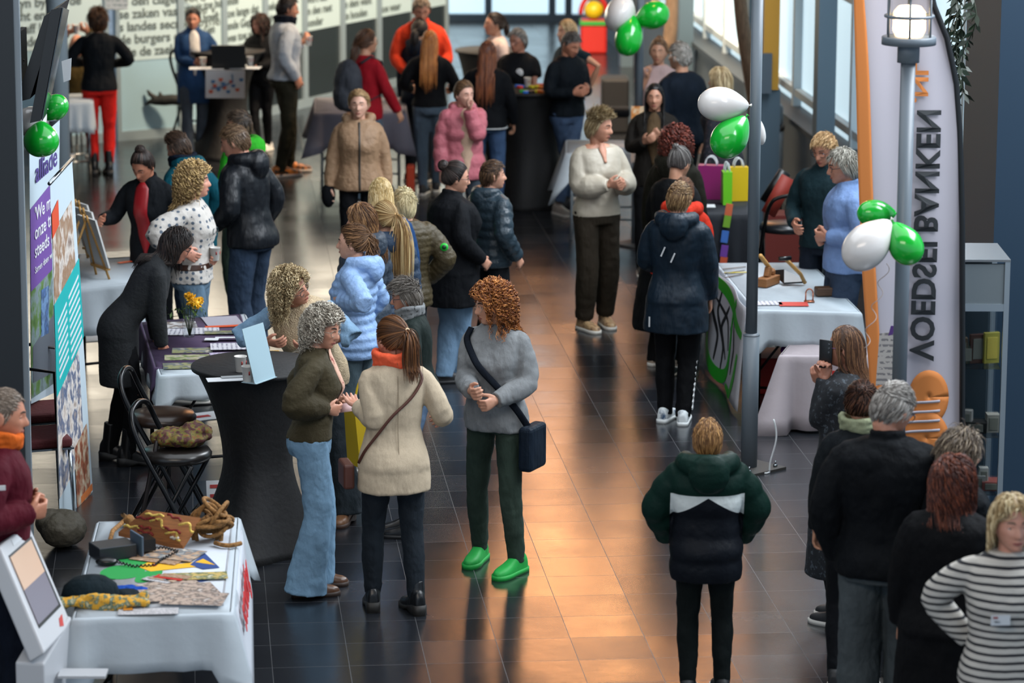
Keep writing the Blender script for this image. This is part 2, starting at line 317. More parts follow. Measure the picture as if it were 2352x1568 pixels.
def hair_mesh(mb,style,Mh,s,near,T,gdir,kw):
    """Mh: rotates head-local to rest body space, plus centre; strands are swept as thin locks"""
    Rh,ch=Mh; rg=np.random.RandomState(kw.get('seed',3)); vol=kw.get('vol',.012 if style!='curly' else .026); length=kw.get('len',.2)
    def toW(P): return T((np.asarray(P)@Rh.T)*s+ch)
    # scalp cap
    D=sph(40,30); dz=D[...,2]; dy=D[...,1]; dx=D[...,0]
    hl=kw.get('line',.0)
    def lim(D):
        dy=D[...,1]; return np.where(dy>0,-.18+.80*sm(dy,.10,.72)+hl*sm(dy,0,.5),-.18-.42*sm(-dy,0,.5))
    inside=sm(D[...,2]-lim(D),-.06,.10)
    back=1
    P=headf(D,0.0)*(1+0*dx[...,None])+D*((vol*.70*back+.006*np.sin(dx*9+dy*7+dz*11)*kw.get('lump',.25))*inside-.012*(1-inside))[...,None]
    P=toW(P); nv=P.shape[0]; rings=P; k=P.shape[1]
    mb.loft(rings,0,True,False,tone=.10+.25*rg.rand(nv*k))
    n=kw.get('n',1000 if near else 260); 
    A=rg.randn(n*6,3); A/=np.linalg.norm(A,axis=1)[:,None]; A=A[(A[:,2]>lim(A)+.02)][:n]; n=len(A)
    P0=headf(A,0.0)+A*(vol*.72); st=style
    K=12 if near else 8
    g=(gdir@Rh)   # gravity in head-local axes
    part=kw.get('part',0.0)
    if st in('long','bob','straight'): L=length*(.8+.3*rg.rand(n)); 
    elif st=='short': L=np.full(n,kw.get('len',.042))*(.7+.6*rg.rand(n)); K=6
    elif st=='curly': L=length*(.7+.5*rg.rand(n)); K=16 if near else 10
    elif st in('pony','bun'): L=np.full(n,.3)
    elif st=='bald': L=np.full(n,.02); K=3
    tie=np.array(kw.get('tie',(0,-.115,.02)),float)
    pts=[P0.copy()]; p=P0.copy(); v=A.copy(); ph=rg.rand(n)*6.28; hr=kw.get('curl',.012)
    step=(L/(K-1))[:,None]
    sgn=np.sign(A[:,0]-part+1e-6)
    for q in range(1,K):
        nn=p/np.array([.076,.096,.117])**2; nn/=np.linalg.norm(nn,axis=1)[:,None]
        if st in('pony','bun'):
            tgt=tie-p; dist=np.linalg.norm(tgt,axis=1)[:,None]; step=dist/np.maximum(K-q,1)*1.06; d=tgt/(dist+1e-6)
            d=d-nn*np.clip((d*nn).sum(1),None,0)[:,None]
        elif st=='short':
            f=np.array(kw.get('comb',(0,.9,-.2))); d=f-nn*(nn@f)[:,None]*.8; d=d+nn*kw.get('lift',.14)+rg.randn(n,3)*.16; 
            low=(A[:,2]<.35)[:,None]; d=np.where(low,np.array([0,-.3,-1.])-nn*(nn@np.array([0,-.3,-1.]))[:,None]+nn*.10,d)
        else:
            c0=np.stack([sgn*(.06+.84*sm(A[:,1],-.45,.1)),np.where(A[:,1]>.2,kw.get('fwd',.15),-.5),-.15*np.ones(n)],1)
            d0=c0-nn*(c0*nn).sum(1)[:,None]; wgt=min(1,q/(K*.35)); d=d0*(1-wgt)+g*wgt*1.3; fs=sm(A[:,1],.1,.6)[:,None]*np.array([0,-.35,0]); d=d+fs*(1-wgt*.5)
        d/=np.linalg.norm(d,axis=1)[:,None]+1e-9
        p=p+d*step
        # keep outside head
        e=np.array([.077,.098,.117])+vol*(1.0 if st not in('curly',) else .9)+.004*rg.rand(n)[:,None]*(q/K)
        if st not in('short',):
            u=p/e; r=np.linalg.norm(u,axis=1); up=(p[:,2]>-.10); m_=(r<1)&up; p[m_]=p[m_]/r[m_][:,None]
            # keep hair off the face
            face=(p[:,1]>.035)&(p[:,2]<.045)&(np.abs(p[:,0])<.085); side=np.where(p[:,0]>0,1,-1)
            p[face,1]-=(p[face,1]-.035)*.6; p[face,0]=np.where(np.abs(p[face,0])<.078,side[face]*.080,p[face,0])
            nk=(p[:,2]<-.09); rr=np.hypot(p[:,0],p[:,1]+.01); m_=nk&(rr<.070); p[m_,0]*=(.070/(rr[m_]+1e-6)); p[m_,1]=(p[m_,1]+.01)*(.070/(rr[m_]+1e-6))-.01
        # torso collision in rest body space
        B=(p@Rh.T)*s+ch; lowm=B[:,2]<1.43*s
        if lowm.any():
            aa=(.185+kw.get('pad',.03))*s; bb=(.112+kw.get('pad',.03))*s; u0=B[:,0]/aa; u1=(B[:,1]+.005)/bb; r=np.hypot(u0,u1); depth=sm(B[:,2]/s,1.46,1.38)
            m_=(B[:,2]<1.45*s)&(r<1); sgb=np.where(B[:,1]<kw.get('bk',.05)*s,-1,1)
            tgtY=sgb*bb*np.sqrt(np.clip(1-u0**2,0,1)); B[m_,1]=B[m_,1]*(1-depth[m_])+tgtY[m_]*depth[m_]; p=((B-ch)/s)@Rh
        pts.append(p.copy())
    W=np.array(pts)  # K,n,3
    for _ in range(3 if K>6 else 0): W[1:-1]=(W[:-2]+2*W[1:-1]+W[2:])/4
    if st=='curly':
        for q in range(K): W[q]+=A*(rg.rand(n)*.030-.004)[:,None]*min(1,q/3)
    if st=='curly' or kw.get('wave'):
        amp=hr if st=='curly' else kw['wave']; fq=kw.get('freq',1.5 if st=='curly' else .6)
        for q in range(K):
            a=ph+q*fq; W[q]+=np.stack([np.cos(a),np.sin(a)*.9,.5*np.sin(a*1.3)],1)*amp*min(1,q/2)
    rad=kw.get('r',(.0030 if st!='curly' else .0038) if near else .0058)
    a=np.arange(4)*math.pi/2
    tone=rg.rand(n)
    Wb=toW(W.reshape(-1,3)).reshape(K,n,3)
    def strands(Wb,rad,tone):
        K,n=Wb.shape[:2]; t=np.gradient(Wb,axis=0); t/=np.linalg.norm(t,axis=2)[...,None]+1e-9
        ref=np.array([.31,.22,.92]); u=np.cross(t,ref); u/=np.linalg.norm(u,axis=2)[...,None]+1e-9; w_=np.cross(t,u)
        taper=(1-.75*np.linspace(0,1,K)**2)[:,None,None]*rad*s
        rings=Wb[:,:,None,:]+(np.cos(a)[None,None,:,None]*u[:,:,None,:]+np.sin(a)[None,None,:,None]*w_[:,:,None,:]*.7)*taper[...,None]
        V=rings.transpose(1,0,2,3).reshape(-1,3)   # n,K,4
        i=np.arange(n)[:,None,None]*K*4; q=np.arange(K-1)[None,:,None]*4; j=np.arange(4)[None,None,:]
        A_=i+q+j; B_=i+q+(j+1)%4; Fq=np.stack([A_,B_,B_+4,A_+4],-1).reshape(-1,4)
        mb.add(V,Fq.tolist(),0,np.repeat(tone,K*4))
    if st!='bald': strands(Wb,rad,tone)
    if st=='bun':
        c=tie*1.12; mb.ball(toW(c[None])[0],kw.get('bun',.045)*s,14,tone=.4)
        n2=60 if near else 24; q=rg.randn(n2,3); q/=np.linalg.norm(q,axis=1)[:,None]; t2=np.cross(q,rg.randn(n2,3)); t2/=np.linalg.norm(t2,axis=1)[:,None]
        ang=np.linspace(0,3.2,8)[:,None,None]; Wc=c+kw.get('bun',.045)*(1.02)*(np.cos(ang)*q+np.sin(ang)*t2); strands(toW(Wc.reshape(-1,3)).reshape(8,n2,3),rad,rg.rand(n2))
    if st=='pony':
        n2=260 if near else 90; p=tie+rg.randn(n2,3)*.008; W2=[p.copy()]; L2=length*(.8+.3*rg.rand(n2)); K2=14; out=np.array(kw.get('tail',(0,-.5,.1))); spread=rg.randn(n2,3)*.18; cu=rg.rand(n2)*6
        for q in range(1,K2):
            wg=min(1,q/5); d=out*(1-wg)+g*wg+spread*(.6 if q<8 else -.1); d/=np.linalg.norm(d,axis=1)[:,None]; p=p+d*(L2/(K2-1))[:,None]
            B=(p@Rh.T)*s+ch; bb=.15*s; m_=(B[:,2]<1.44*s)&(B[:,1]>-bb)&(B[:,1]<.02)&(np.abs(B[:,0])<.2*s); B[m_,1]=-bb-.01*rg.rand(m_.sum()); p=((B-ch)/s)@Rh
            W2.append(p.copy())
        W2=np.array(W2)
        for _ in range(5): W2[1:-1]=(W2[:-2]+2*W2[1:-1]+W2[2:])/4
        if kw.get('wave'):
            for q in range(K2): W2[q]+=np.stack([np.cos(cu+q*.8),np.sin(cu+q*.8),0*cu],1)*kw['wave']*min(1,q/3)
        strands(toW(W2.reshape(-1,3)).reshape(K2,n2,3),rad*1.15,rg.rand(n2))
PEOPLE={}
SK='b98a70'
def person(key,label,head=None,feet=None,h=None,face=0,hy=0,hp=0,hr=0,lean=0,side=0,fat=1.0,sex='f',skin=SK,hair=None,top=None,bot=None,shoe=None,
           Lh=None,Rh=None,Lc=28,Rc=28,palm={},glasses=None,near=True,fpx=None,fl=None,drop=0,scarf=None,dh=0,elb={},apron=None,lips='8e4a42',group=None):
    # placement -------------------------------------------------------------
    ph=R(-face)    # body +y (forward) rotated so that it points along (sin face, cos face)
    Rw=rotz(ph)
    def solve_h(b): 
        d=ray(*head); t=b[1]/d[1]; return H+t*d[2]
    if feet is not None:
        base=G(*feet)
        if h is None: h=solve_h(base)+dh
        s=h/1.7
    else: base=None; s=h/1.7
    sl=s
    piv=np.array([0,0,.93*s]); La=R(lean); Sa=R(side)
    def T(P):
        P=np.asarray(P,float); sh=P.shape; P=P.reshape(-1,3); wgt=sm(P[:,2]/s,.84,1.12); out=P-piv
        ca,sa=np.cos(La*wgt),np.sin(La*wgt); y=out[:,1]*ca+out[:,2]*sa; z=-out[:,1]*sa+out[:,2]*ca; x=out[:,0]
        cb,sb=np.cos(Sa*wgt),np.sin(Sa*wgt); x2=x*cb+z*sb; z2=-x*sb+z*cb
        return (np.stack([x2,y,z2],1)+piv-np.array([0,0,drop])).reshape(sh)
    Rl=roty(Sa)@rotx(-La)
    gdir=Rl.T@np.array([0,0,-1.])
    Hc=np.array([0,.018*s,1.583*s]); Rhd=rotz(R(-hy))@rotx(R(-hp))@roty(R(hr))
    Hc=Hc+np.array([math.sin(R(hy))*math.sin(R(hp)),math.cos(R(hy))*math.sin(R(hp)),-.3*abs(math.sin(R(hp)))])*.05*s
    topw=T((Hc+np.array([0,0,.117*s])+0*Hc)[None])[0]
    if base is None:
        b=G(head[0],head[1],topw[2]+.01); base=b-Rw@np.array([topw[0],topw[1],0]); base[2]=0
    PEOPLE[key]=base
    W2L=lambda P: (np.asarray(P,float)-base)@Rw      # world -> local
    def tgt(q,sx):
        if q is None: return np.array([sx*.235*s,.03*s,.80*s-drop])
        if q[0]=='p': return W2L(at(q[1],q[2],base[1]+q[3]))
        if q[0]=='w': return W2L(np.array(q[1:4]))
        return np.array(q[1:4])*s
    shw=(.158 if sex=='f' else .176)*(1+(fat-1)*.5)
    arms={}
    for sd,sx,q in (('L',-1,Lh),('R',1,Rh)):
        sh_=T(np.array([[sx*shw*s,-.008*s,1.395*s]]))[0]; tg=tgt(q,sx)
        # target is the middle of the palm; wrist sits .07 before it
        v=tg-sh_; pole=np.array(elb.get(sd,(sx*.55,-.55,-.75)),float)
        e0,_=ik(sh_,tg,.275*s,.30*s,pole); dr=(tg-e0); dr/=np.linalg.norm(dr); wr=tg-dr*.065*s
        el,wr=ik(sh_,wr,.275*s,.245*s,pole); dr=wr-el; dr/=np.linalg.norm(dr)
        arms[sd]=(sh_,el,wr,dr)
    # feet
    if fpx is not None: ft=[W2L(G(*q)) for q in fpx]
    elif fl is not None: ft=[np.array([q[0],q[1],0])*s for q in fl]
    else: ft=[np.array([-.10,0,0])*s,np.array([.10,.03,0])*s]
    hipz=.895*s-drop; legs=[]
    for i,sx in enumerate((-1,1)):
        hp_=np.array([sx*.088*s,0,hipz]); an=np.array([ft[i][0],ft[i][1]-.03*s,.085*s]); kn,an=ik(hp_,an,.415*s,.405*s,(sx*.12,1,0)); legs.append((hp_,kn,an,R(fl[i][2]) if fl is not None and len(fl[i])>2 else -sx*R(-8)))
    nearv=near
    skm=mat('skin',skin,.5)
    # ------------------------------------------------ body
    mb=MB()
    rings=[T(torso_ring(z,-.012,fat,sex)*np.array([s,s,s])) for z in np.arange(.84,1.47,.03)]; mb.loft(rings)
    nb=T(np.array([[0,-.012*s,1.41*s]]))[0]; hc=T(Hc[None])[0]; RH=Rl@Rhd
    mb.tube([nb,T(np.array([[0,-.006*s,1.455*s]]))[0],hc+RH@np.array([0,-.020,-.075])*s,hc+RH@np.array([0,-.018,-.03])*s],np.array([.064,.053,.050,.052])*s,14)
    D=sph(96 if near else 56,72 if near else 44); P=headf(D); P=(P@Rhd.T)*s+Hc; P=T(P); mb.loft(P)
    for sx in (-1,1):   # ears
        for rr,dz,tk in ((np.array([.007,.019,.030]),0,0),):
            mb.ball(T(((np.array([sx*.079,-.008,-.006])@Rhd.T)*s+Hc)[None])[0],rr*s,12,rot=RH@rotz(R(-sx*22))@rotx(R(12)))
        mb.ball(T(((np.array([sx*.079,-.004,-.032])@Rhd.T)*s+Hc)[None])[0],np.array([.006,.008,.010])*s,8,rot=RH)
    for sd,sx in (('L',-1),('R',1)):
        sh_,el,wr,dr=arms[sd]; f1=sh_+(el-sh_)*.5; f2=el+(wr-el)*.35
        s0=sh_+Rl@np.array([-sx*.02,0,-.035])*s; elb_=el*.84+(sh_+wr)*.08; f1=sh_+(elb_-sh_)*.5; f2=elb_+(wr-elb_)*.4; mb.tube([s0,f1,elb_,f2,wr,wr+dr*.02*s],np.array([.030,.036,.028,.031,.024,.023])*s,12)
        hint=np.array([-sx*.25,.75,.65]); 
        pm=palm.get(sd)
        if pm is None:
            acr=hint-dr*(hint@dr); acr/=np.linalg.norm(acr); nn=np.cross(dr,acr)*(-sx)
        else:
            nn=np.array(pm,float); nn=nn-dr*(nn@dr); nn/=np.linalg.norm(nn); acr=np.cross(dr,nn)*sx
        hand(mb,wr,dr,acr,nn,s*(1.0 if sex=='f' else 1.06),Lc if sd=='L' else Rc)
    for hp_,kn,an,_ in legs:
        mb.tube([hp_+np.array([0,0,.03*s]),hp_*.5+kn*.5,kn,kn*.65+an*.35,an*.9+kn*.1,an-np.array([0,0,.03*s])],np.array([.072,.066,.050,.050,.034,.036])*s,12)
    body=mb.build('person',skm); remesh(body,.0048 if near else .0085,2 if near else 1)
    body.location=base; body.rotation_euler.z=ph; tag(body,label,'person',group)
    PO=body
    def kid(m_,name,mats,**k): return m_.build(name,mats,PO,**k)
    # ------------------------------------------------ face
    fdir=Rw@RH@np.array([0,1,0]); camd=np.array([0,0,H])-(base+hc*1); vis=(fdir@camd)/np.linalg.norm(camd)
    toW=lambda P: T((np.asarray(P)@Rhd.T)*s+Hc)
    if vis>-.45:
        for sx in (-1,1):
            e=MB(); cpt=face_pt(np.array([sx*.031]),np.array([.002]))[0]; cc=toW((cpt+np.array([0,-.0085,0]))[None])[0]
            e.ball(cc,.0115*s,14); g_=RH@rotz(R(-sx*4)); e.ball(cc+g_@np.array([0,.0058,0])*s,.0066*s,10,m=1); e.ball(cc+g_@np.array([0,.0098,0])*s,.0034*s,8,m=2)
            o=kid(e,'eye',[mat('enamel','d8d2cc',.25),mat('iris','4a3a2c',.2),mat('pupil','0a0a0a',.2)])
            l=MB(); xs=np.linspace(-1,1,11)
            top_=[];bot_=[]
            x=sx*.031+xs*.0145; zt=.002+.0085*(1-xs**2)**.7; zb=.002-.0002+.0035*(1-xs**2)**.7
            A_=face_pt(x,zt+.003,.0005); B_=face_pt(x,zb,.0075*1); B_[:,1]=cpt[1]+.0036-.006*xs**2
            l.slab(toW(np.stack([A_,B_])),RH@np.array([0,.0012,0])*s)
            kid(l,'eyelid',mat('skin','%s'%skin,.5))
            b=MB(); x=sx*(.014+.034*np.linspace(0,1,9)); zz=.0268+.0035*np.sin(np.linspace(0,1,9)*3.0)-.004*np.linspace(0,1,9)**2; th_=.0030*np.sin(np.linspace(.35,1,9)*math.pi*.95)+.0012
            b.slab(toW(np.stack([face_pt(x,zz+th_,.0002),face_pt(x,zz-th_,.0002)])),RH@np.array([0,.0022,0])*s); hcx=(hair or ('short','5a4636',{}))[1]
            kid(b,'eyebrow',mat('brow','6b5646' if hcx[0] in 'cdeb9a' else '2c211b',.8))
        l=MB(); xs=np.linspace(-1,1,13); x=xs*.0235
        up_=.0065*(1-xs**2)**.8*(1-.25*ga(xs,.2)); dn=.0075*(1-xs**2)**.8
        gridp=[face_pt(x,-.0625+up_,.0006),face_pt(x,-.0625+up_*.5,.0022),face_pt(x,-.0625+0*x,-.0006),face_pt(x,-.0625-dn*.5,.0024),face_pt(x,-.0625-dn,.0006)]
        l.slab(toW(np.stack(gridp)),RH@np.array([0,.0012,0])*s); kid(l,'lips',mat('lip',lips,.45))
    # ------------------------------------------------ hair
    if hair:
        hm=MB(); hair_mesh(hm,hair[0],(Rhd,Hc),s,near,T,gdir,hair[2] if len(hair)>2 else {})
        kid(hm,'hair',mat('hair',hair[1],.45,(hair[2] if len(hair)>2 else {}).get('hi')),hair=True)
        if hair[0] in('pony','bun') and hair[2].get('band'):
            q=MB(); a=np.linspace(0,2*math.pi,13)[:-1]; tie=np.array(hair[2].get('tie',(0,-.115,.02)))
            q.tube(toW(np.stack([tie[0]+.016*np.cos(a),tie[1]+0*a-.004,tie[2]+.016*np.sin(a)],1)),.006*s,8,close=True); kid(q,'hair_tie',mat('fabric',hair[2]['band'],.8))
    # ------------------------------------------------ glasses
    if glasses:
        q=MB(); gm=mat('frame',glasses,.3)
        for sx in (-1,1):
            a=np.linspace(0,2*math.pi,17)[:-1]; y0=face_pt(np.array([sx*.034]),np.array([.0]))[0,1]+.016
            q.tube(toW(np.stack([sx*.034+.024*np.cos(a),y0-.004*np.abs(np.cos(a))*(np.sign(np.cos(a))*sx>0)+0*a,-.002+.019*np.sin(a)],1)),.0020*s,6,close=True)
            q.tube(toW(np.array([[sx*.058,y0-.004,.004],[sx*.074,y0-.03,.005],[sx*.084,-.01,.006],[sx*.083,-.03,-.010]])),.0019*s,6)
        q.tube(toW(np.array([[-.012,.108,.002],[0,.112,.005],[.012,.108,.002]])),.0016*s,6); kid(q,'glasses',gm)
    # ------------------------------------------------ top garment
    if top:
        t=top.get('t',.015); hem=top.get('hem',.86); flare=top.get('flare',0); qs=top.get('quilt'); qa=top.get('qamp',.011) if qs else 0; wa=top.get('waist',0)
        q=MB(); dz=.02 if not qs else .0125; zs=np.arange(hem,1.475 if not top.get('low') else 1.44,dz); rings=[]
        for z in zs:
            tt=t+flare*sm(z,1.1,hem)-.006*sm(z,1.38,1.46)-wa*ga(z-1.07,.07); am=qa*abs(math.sin(math.pi*(z-hem)/qs)) if qs and z<1.42 else 0
            r_=torso_ring(z,tt+am,fat,sex,32); 
            if z<.86: # coat skirt below hips
                k_=torso_ring(.86,tt+am,fat,sex,32); k_[:,2]=z; r_=k_
            rings.append(T(r_*s))
        q.loft(rings)
        sl_=top.get('sleeve',1.0); sr=top.get('sr',.020)
        for sd,sx in (('L',-1),('R',1)):
            sh_,el,wr,dr=arms[sd]; nS=40 if qs else 14
            nk0=T(np.array([[sx*.085*s,-.010*s,1.405*s]]))[0]; shc=sh_+(nk0-sh_)*.10+Rl@np.array([0,0,-.018*s]); ctrl=np.array([nk0,shc,sh_*.5+el*.5,el,el*.55+wr*.45,wr+dr*.005]); cr=(np.array([.030,.046,.046,.041,.038,.030])+sr*np.array([.35,.62,.85,1,.95,.8]))*(1+(fat-1)*.6)
            if top.get('balloon'): cr=cr+np.array([0,.0,.008,.022,.034,.0])
            u=np.linspace(0,5,nS); u=u[u<=sl_*5+1e-6]; pos=np.stack([np.interp(u,range(6),ctrl[:,i]) for i in range(3)],1)
            for _ in range(1): pos[1:-1]=(pos[:-2]+pos[1:-1]*2+pos[2:])/4
            rr=np.interp(u,range(6),cr)
            if qs: L_=np.r_[0,np.cumsum(np.linalg.norm(np.diff(pos,axis=0),axis=1))]; rr=rr+qa*.9*np.abs(np.sin(math.pi*L_/s/qs))
            q.tube(pos,rr*s,16)
            if top.get('cuff'): q.tube([pos[-1]-dr*.03*s,pos[-1]+dr*.004*s],[rr[-1]*s+.004]*2,16)
        if top.get('collar'):   # stand collar / lapel ring
            a=np.arange(24)*2*math.pi/24; cr_=[]
            for z,r_,f_ in ((1.44,.080,.0),(1.475,.078,.0),(1.50,.076,0)):
                cr_.append(T(np.stack([np.cos(a)*r_,np.sin(a)*(r_*.95)-.005,z-.03*np.clip(np.sin(a),0,1)],1)*s))
            q.loft(cr_)
        if top.get('hood'):
            hs=top['hood']
            a=np.linspace(-2.6,2.6,15)
            pts=np.stack([np.sin(a)*.095*hs,-np.cos(a)*.075*hs-.030,1.462-.012*np.cos(a)-.05*(np.abs(a)>2.0)],1); q.tube(T(pts*s),np.array([.022+.030*max(0,math.cos(v*.55)) for v in a])*s*hs,12)
            q.ball(T(np.array([[0,-.125*hs,1.415]])*s)[0],np.array([.088,.050,.085])*s*hs,14,rot=Rl)
        m_=top['mat']; o=kid(q,top.get('name','jacket'),m_); remesh(o,.0085 if near else .013,2 if qs else 4,top.get('wr',.013 if not qs else .008),.09)
        if top.get('under'):
            for sd,sx in (('L',-1),('R',1)):
                sh_,el,wr,dr=arms[sd]; q=MB(); e2=el+(wr-el)*top.get('ulen',.35); q.tube([sh_+(el-sh_)*.02,sh_*.5+el*.5,el,el*.5+e2*.5,e2],np.array([.060,.064,.062,.060,.050])*s,14); o2=kid(q,'shirt_sleeve',top['under']); remesh(o2,.0085,3,.024,.08)
        if top.get('open'):    # visible shirt panel in the open front
            q=MB(); zs=np.linspace(1.46,top['open'][1],14); P=[]
            for z in zs:
                wz=(.018+.040*sm(z,1.46,1.40))*(sm(z,top['open'][1],top['open'][1]+.2)*.8+.2); ys=np.interp(z,TOR[:,0],TOR[:,2])*(1+(fat-1)*1.5*(1-sm(z,1.38,1.46)))+np.interp(z,TOR[:,0],TOR[:,3])+t+(.030*ga(z-1.235,.065) if sex=='f' else 0)+.013
                P.append([[x*wz,ys-.25*wz*abs(x)**2-.004*abs(x),z] for x in np.linspace(-1,1,7)])
            q.slab(T(np.array(P)*s),np.array([0,.004,0])); kid(q,'shirt',top['open'][0])
        if top.get('zip'):
            q=MB(); zs=np.linspace(1.44,hem+.01,16); P=[]
            for z in zs:
                tt=t+flare*sm(z,1.1,hem)+qa*.8; z0=max(z,.86); P.append([0,(np.interp(z0,TOR[:,0],TOR[:,2])*(1+(fat-1)*1.5*(1-sm(z,1.38,1.46)))+np.interp(z0,TOR[:,0],TOR[:,3])+tt+(.030*ga(z-1.235,.065) if sex=='f' else 0))+.003,z])
            q.tube(T(np.array(P)*s),.009*s,6,ry=.005*s); kid(q,'zip',mat('metal_zip',top['zip'],.5))
    # ------------------------------------------------ trousers / skirt
    if bot:
        t=bot.get('t',.007); q=MB(); rings=[]; tp=bot.get('top',1.03)
        for z in np.arange(.835,tp,.02):
            r_=torso_ring(z,t-.004,fat,sex,28); rings.append(T(r_*s))
        q.loft(rings)
        fr_=bot.get('flare',0); kk=bot.get('knee',0); cut=bot.get('cut',.02)
        for hp_,kn,an,_ in legs:
            base_=np.array([.086,.084,.074,.058,.057,.045,.042])*(1+(fat-1)*.9)
            add=np.array([0,0,0,kk,kk+fr_*.25,kk+fr_*.7,kk+fr_]); e=an-np.array([0,0,(.085-cut)*s])*(.55 if fr_<.02 else .8)
            ctrl=np.array([hp_+np.array([0,0,.045*s]),hp_,hp_*.5+kn*.5,kn,kn*.6+an*.4,kn*.15+an*.85,e]); nn=24
            u=np.linspace(0,6,nn); pos=np.stack([np.interp(u,range(7),ctrl[:,i]) for i in range(3)],1)
            for _ in range(2): pos[1:-1]=(pos[:-2]+pos[1:-1]*2+pos[2:])/4
            rr=(np.interp(u,range(7),base_+t+add)+.0015*np.sin(u*7.5)*(u>2.2))
            q.tube(pos,rr*s,18,ry=rr*s*1.06)
        o=kid(q,bot.get('name','trousers'),bot['mat']); remesh(o,.0085 if near else .013,3,bot.get('wr',.014),.08)
        if bot.get('belt'):
            rings=[T(torso_ring(z,t+.012,fat,sex,28)*s) for z in (tp-.05,tp-.045,tp-.015,tp-.01)]; q=MB(); q.loft(rings); kid(q,'belt',mat('leather',bot['belt'],.4))
    # ------------------------------------------------ shoes
    if shoe:
        for i,(hp_,kn,an,yw) in enumerate(legs):
            sx=(-1,1)[i]; q=MB(); Rf=rotz(yw) ; fc=np.array([an[0],an[1],0])
            st=shoe.get('kind','sneaker'); hl_=.035 if shoe.get('heel') else 0
            prof=[(-.075,.026,.055),(-.060,.034,.085),(-.03,.037,.095),(.01,.038,.090),(.05,.040,.075),(.09,.044,.058),(.13,.047,.047),(.165,.041,.040),(.19,.026,.030),(.200,.012,.018)]
            rings=[]
            for y,w_,hh in prof:
                a=np.arange(16)*2*math.pi/16; zb=.018+hl_*sm(y,.1,-.05); X=np.sign(np.cos(a))*np.abs(np.cos(a))**.7*w_; Z=np.where(np.sin(a)<0,0,np.sin(a)**.75*hh)
                rings.append(fc+(np.stack([X,np.full(16,y),Z+zb],1)*s*shoe.get('k',1.0))@Rf.T)
            q.loft(rings)
            ah=shoe.get('shaft',.10); q.tube([fc+np.array([0,-.012*s,.05*s]),fc+Rf@np.array([0,-.018,.085])*s,np.array([an[0],an[1]-.0*s,ah*s+hl_])],np.array([.040,.041,.041])*s*1.05,14)
            o=kid(q,shoe.get('name','shoe'),shoe.get('mat') or mat('leather' if st!='sneaker' else 'mesh_upper',shoe['col'],.35 if st=='boot' else .6)); remesh(o,.006 if near else .010,3)
            q=MB(); rings=[]
            for y,w_,_h in [(-.082,.022,0),(-.070,.036,0),(-.03,.041,0),(.05,.043,0),(.10,.049,0),(.14,.051,0),(.175,.044,0),(.203,.022,0)]:
                zt=.026+hl_*sm(y,.1,-.05); zb_=.0+ (hl_*sm(y,.1,.0)*(1 if y>-.02 and hl_ else 0)); pts=np.array([[-w_,y,zb_],[w_,y,zb_],[w_,y,zt],[-w_,y,zt]]); rings.append(fc+(pts*s*shoe.get('k',1.0))@Rf.T)
            q.loft(rings); so=q.build('sole',mat('rubber',shoe.get('sole','d0ccc4'),.6),o)
            if shoe.get('lace'):
                q=MB()
                for yy in (.045,.07,.095): q.tube(np.array([fc+(np.array(p_)*s)@Rf.T for p_ in ((-.024,yy,.088-(yy-.045)*.7),(0,yy+.004,.100-(yy-.045)*.7),(.024,yy,.088-(yy-.045)*.7))]),.004*s,6)
                q.build('lace',mat('fabric',shoe['lace'],.8),o)
    if scarf:
        q=MB(); a=np.linspace(0,2*math.pi,25)[:-1]
        for k_ in range(3): q.tube(T(np.stack([np.cos(a)*(.088+.008*k_),np.sin(a)*(.080+.006*k_)+.005,1.452+.025*k_+.012*np.sin(a*2+k_)-.01*np.sin(a)],1)*s),(.026-.003*k_)*s,10,close=True)
        o=kid(q,'scarf',scarf); remesh(o,.007,1,.02,.05)
    PO['_j']=0; del PO['_j']
    return dict(o=PO,base=base,s=s,Rw=Rw,arms=arms,hc=hc,RH=RH,T=T,legs=legs,ph=ph,h=h,top=topw,w=lambda P: base+Rw@np.asarray(P,float))
# ------------------------------------------------------------------ the people
denim=lambda c: mat('denim',c,.8)
fab=lambda c,r=.75: mat('fabric',c,r)
puf=lambda c,r=.55: mat('puffer',c,r)
BL='14161a'
# --- foreground group
p1=person('blazer','woman in a beige linen blazer and orange scarf, seen from behind, brown ponytail',head=(968,734),fpx=[(858,1398),(958,1405)],feet=(910,1415),face=-14,hy=-28,hp=6,
  hair=('pony','54351f',dict(len=.27,band='cdb392',tie=(.02,-.11,.045),hi='8a5a34',seed=1)),
  top=dict(name='blazer',mat=mat('linen','b3a38c',.8),hem=.735,flare=.022,collar=1,t=.016,sr=.020,wr=.012),bot=dict(mat=denim('19242e'),cut=.10,t=.006),shoe=dict(col='111316',kind='boot',heel=1,sole='1c1a18',shaft=.15,name='ankle_boot'),
  Lh=('p',814,926,.16),Rh=('p',1012,962,.30),Lc=10,palm={'L':(0,.2,1)},elb={'R':(.45,-.5,-1),'L':(.15,-.2,-1)},scarf=mat('fabric','e8603f',.8),skin='b98670')
p2=person('olive','woman in an olive blouse and light flared jeans, short grey curly hair, round glasses',head=(731,708),fpx=[(738,1345),(718,1372)],feet=(722,1360),face=86,hy=28,hp=10,lean=4,
  hair=('curly','8f8678',dict(len=.10,vol=.020,curl=.010,hi='c9c2b4',line=.05,seed=2)),
  top=dict(name='blouse',mat=mat('knit','31290f',.85,bump=60),hem=.93,balloon=1,t=.012,wr=.02,open=(mat('floral','c9a08c',.8,'8c3f38'),1.14)),bot=dict(mat=denim('4f86aa'),flare=.060,knee=.012,t=.008,cut=.012),shoe=dict(col='4a2f1c',kind='boot',sole='2a1a10'),
  Lh=('p',782,925,.10),Rh=('p',772,944,-.08),Lc=35,Rc=38,glasses='8a7a6a',skin='bd8b74',elb={'R':(.5,-.8,-.5)})
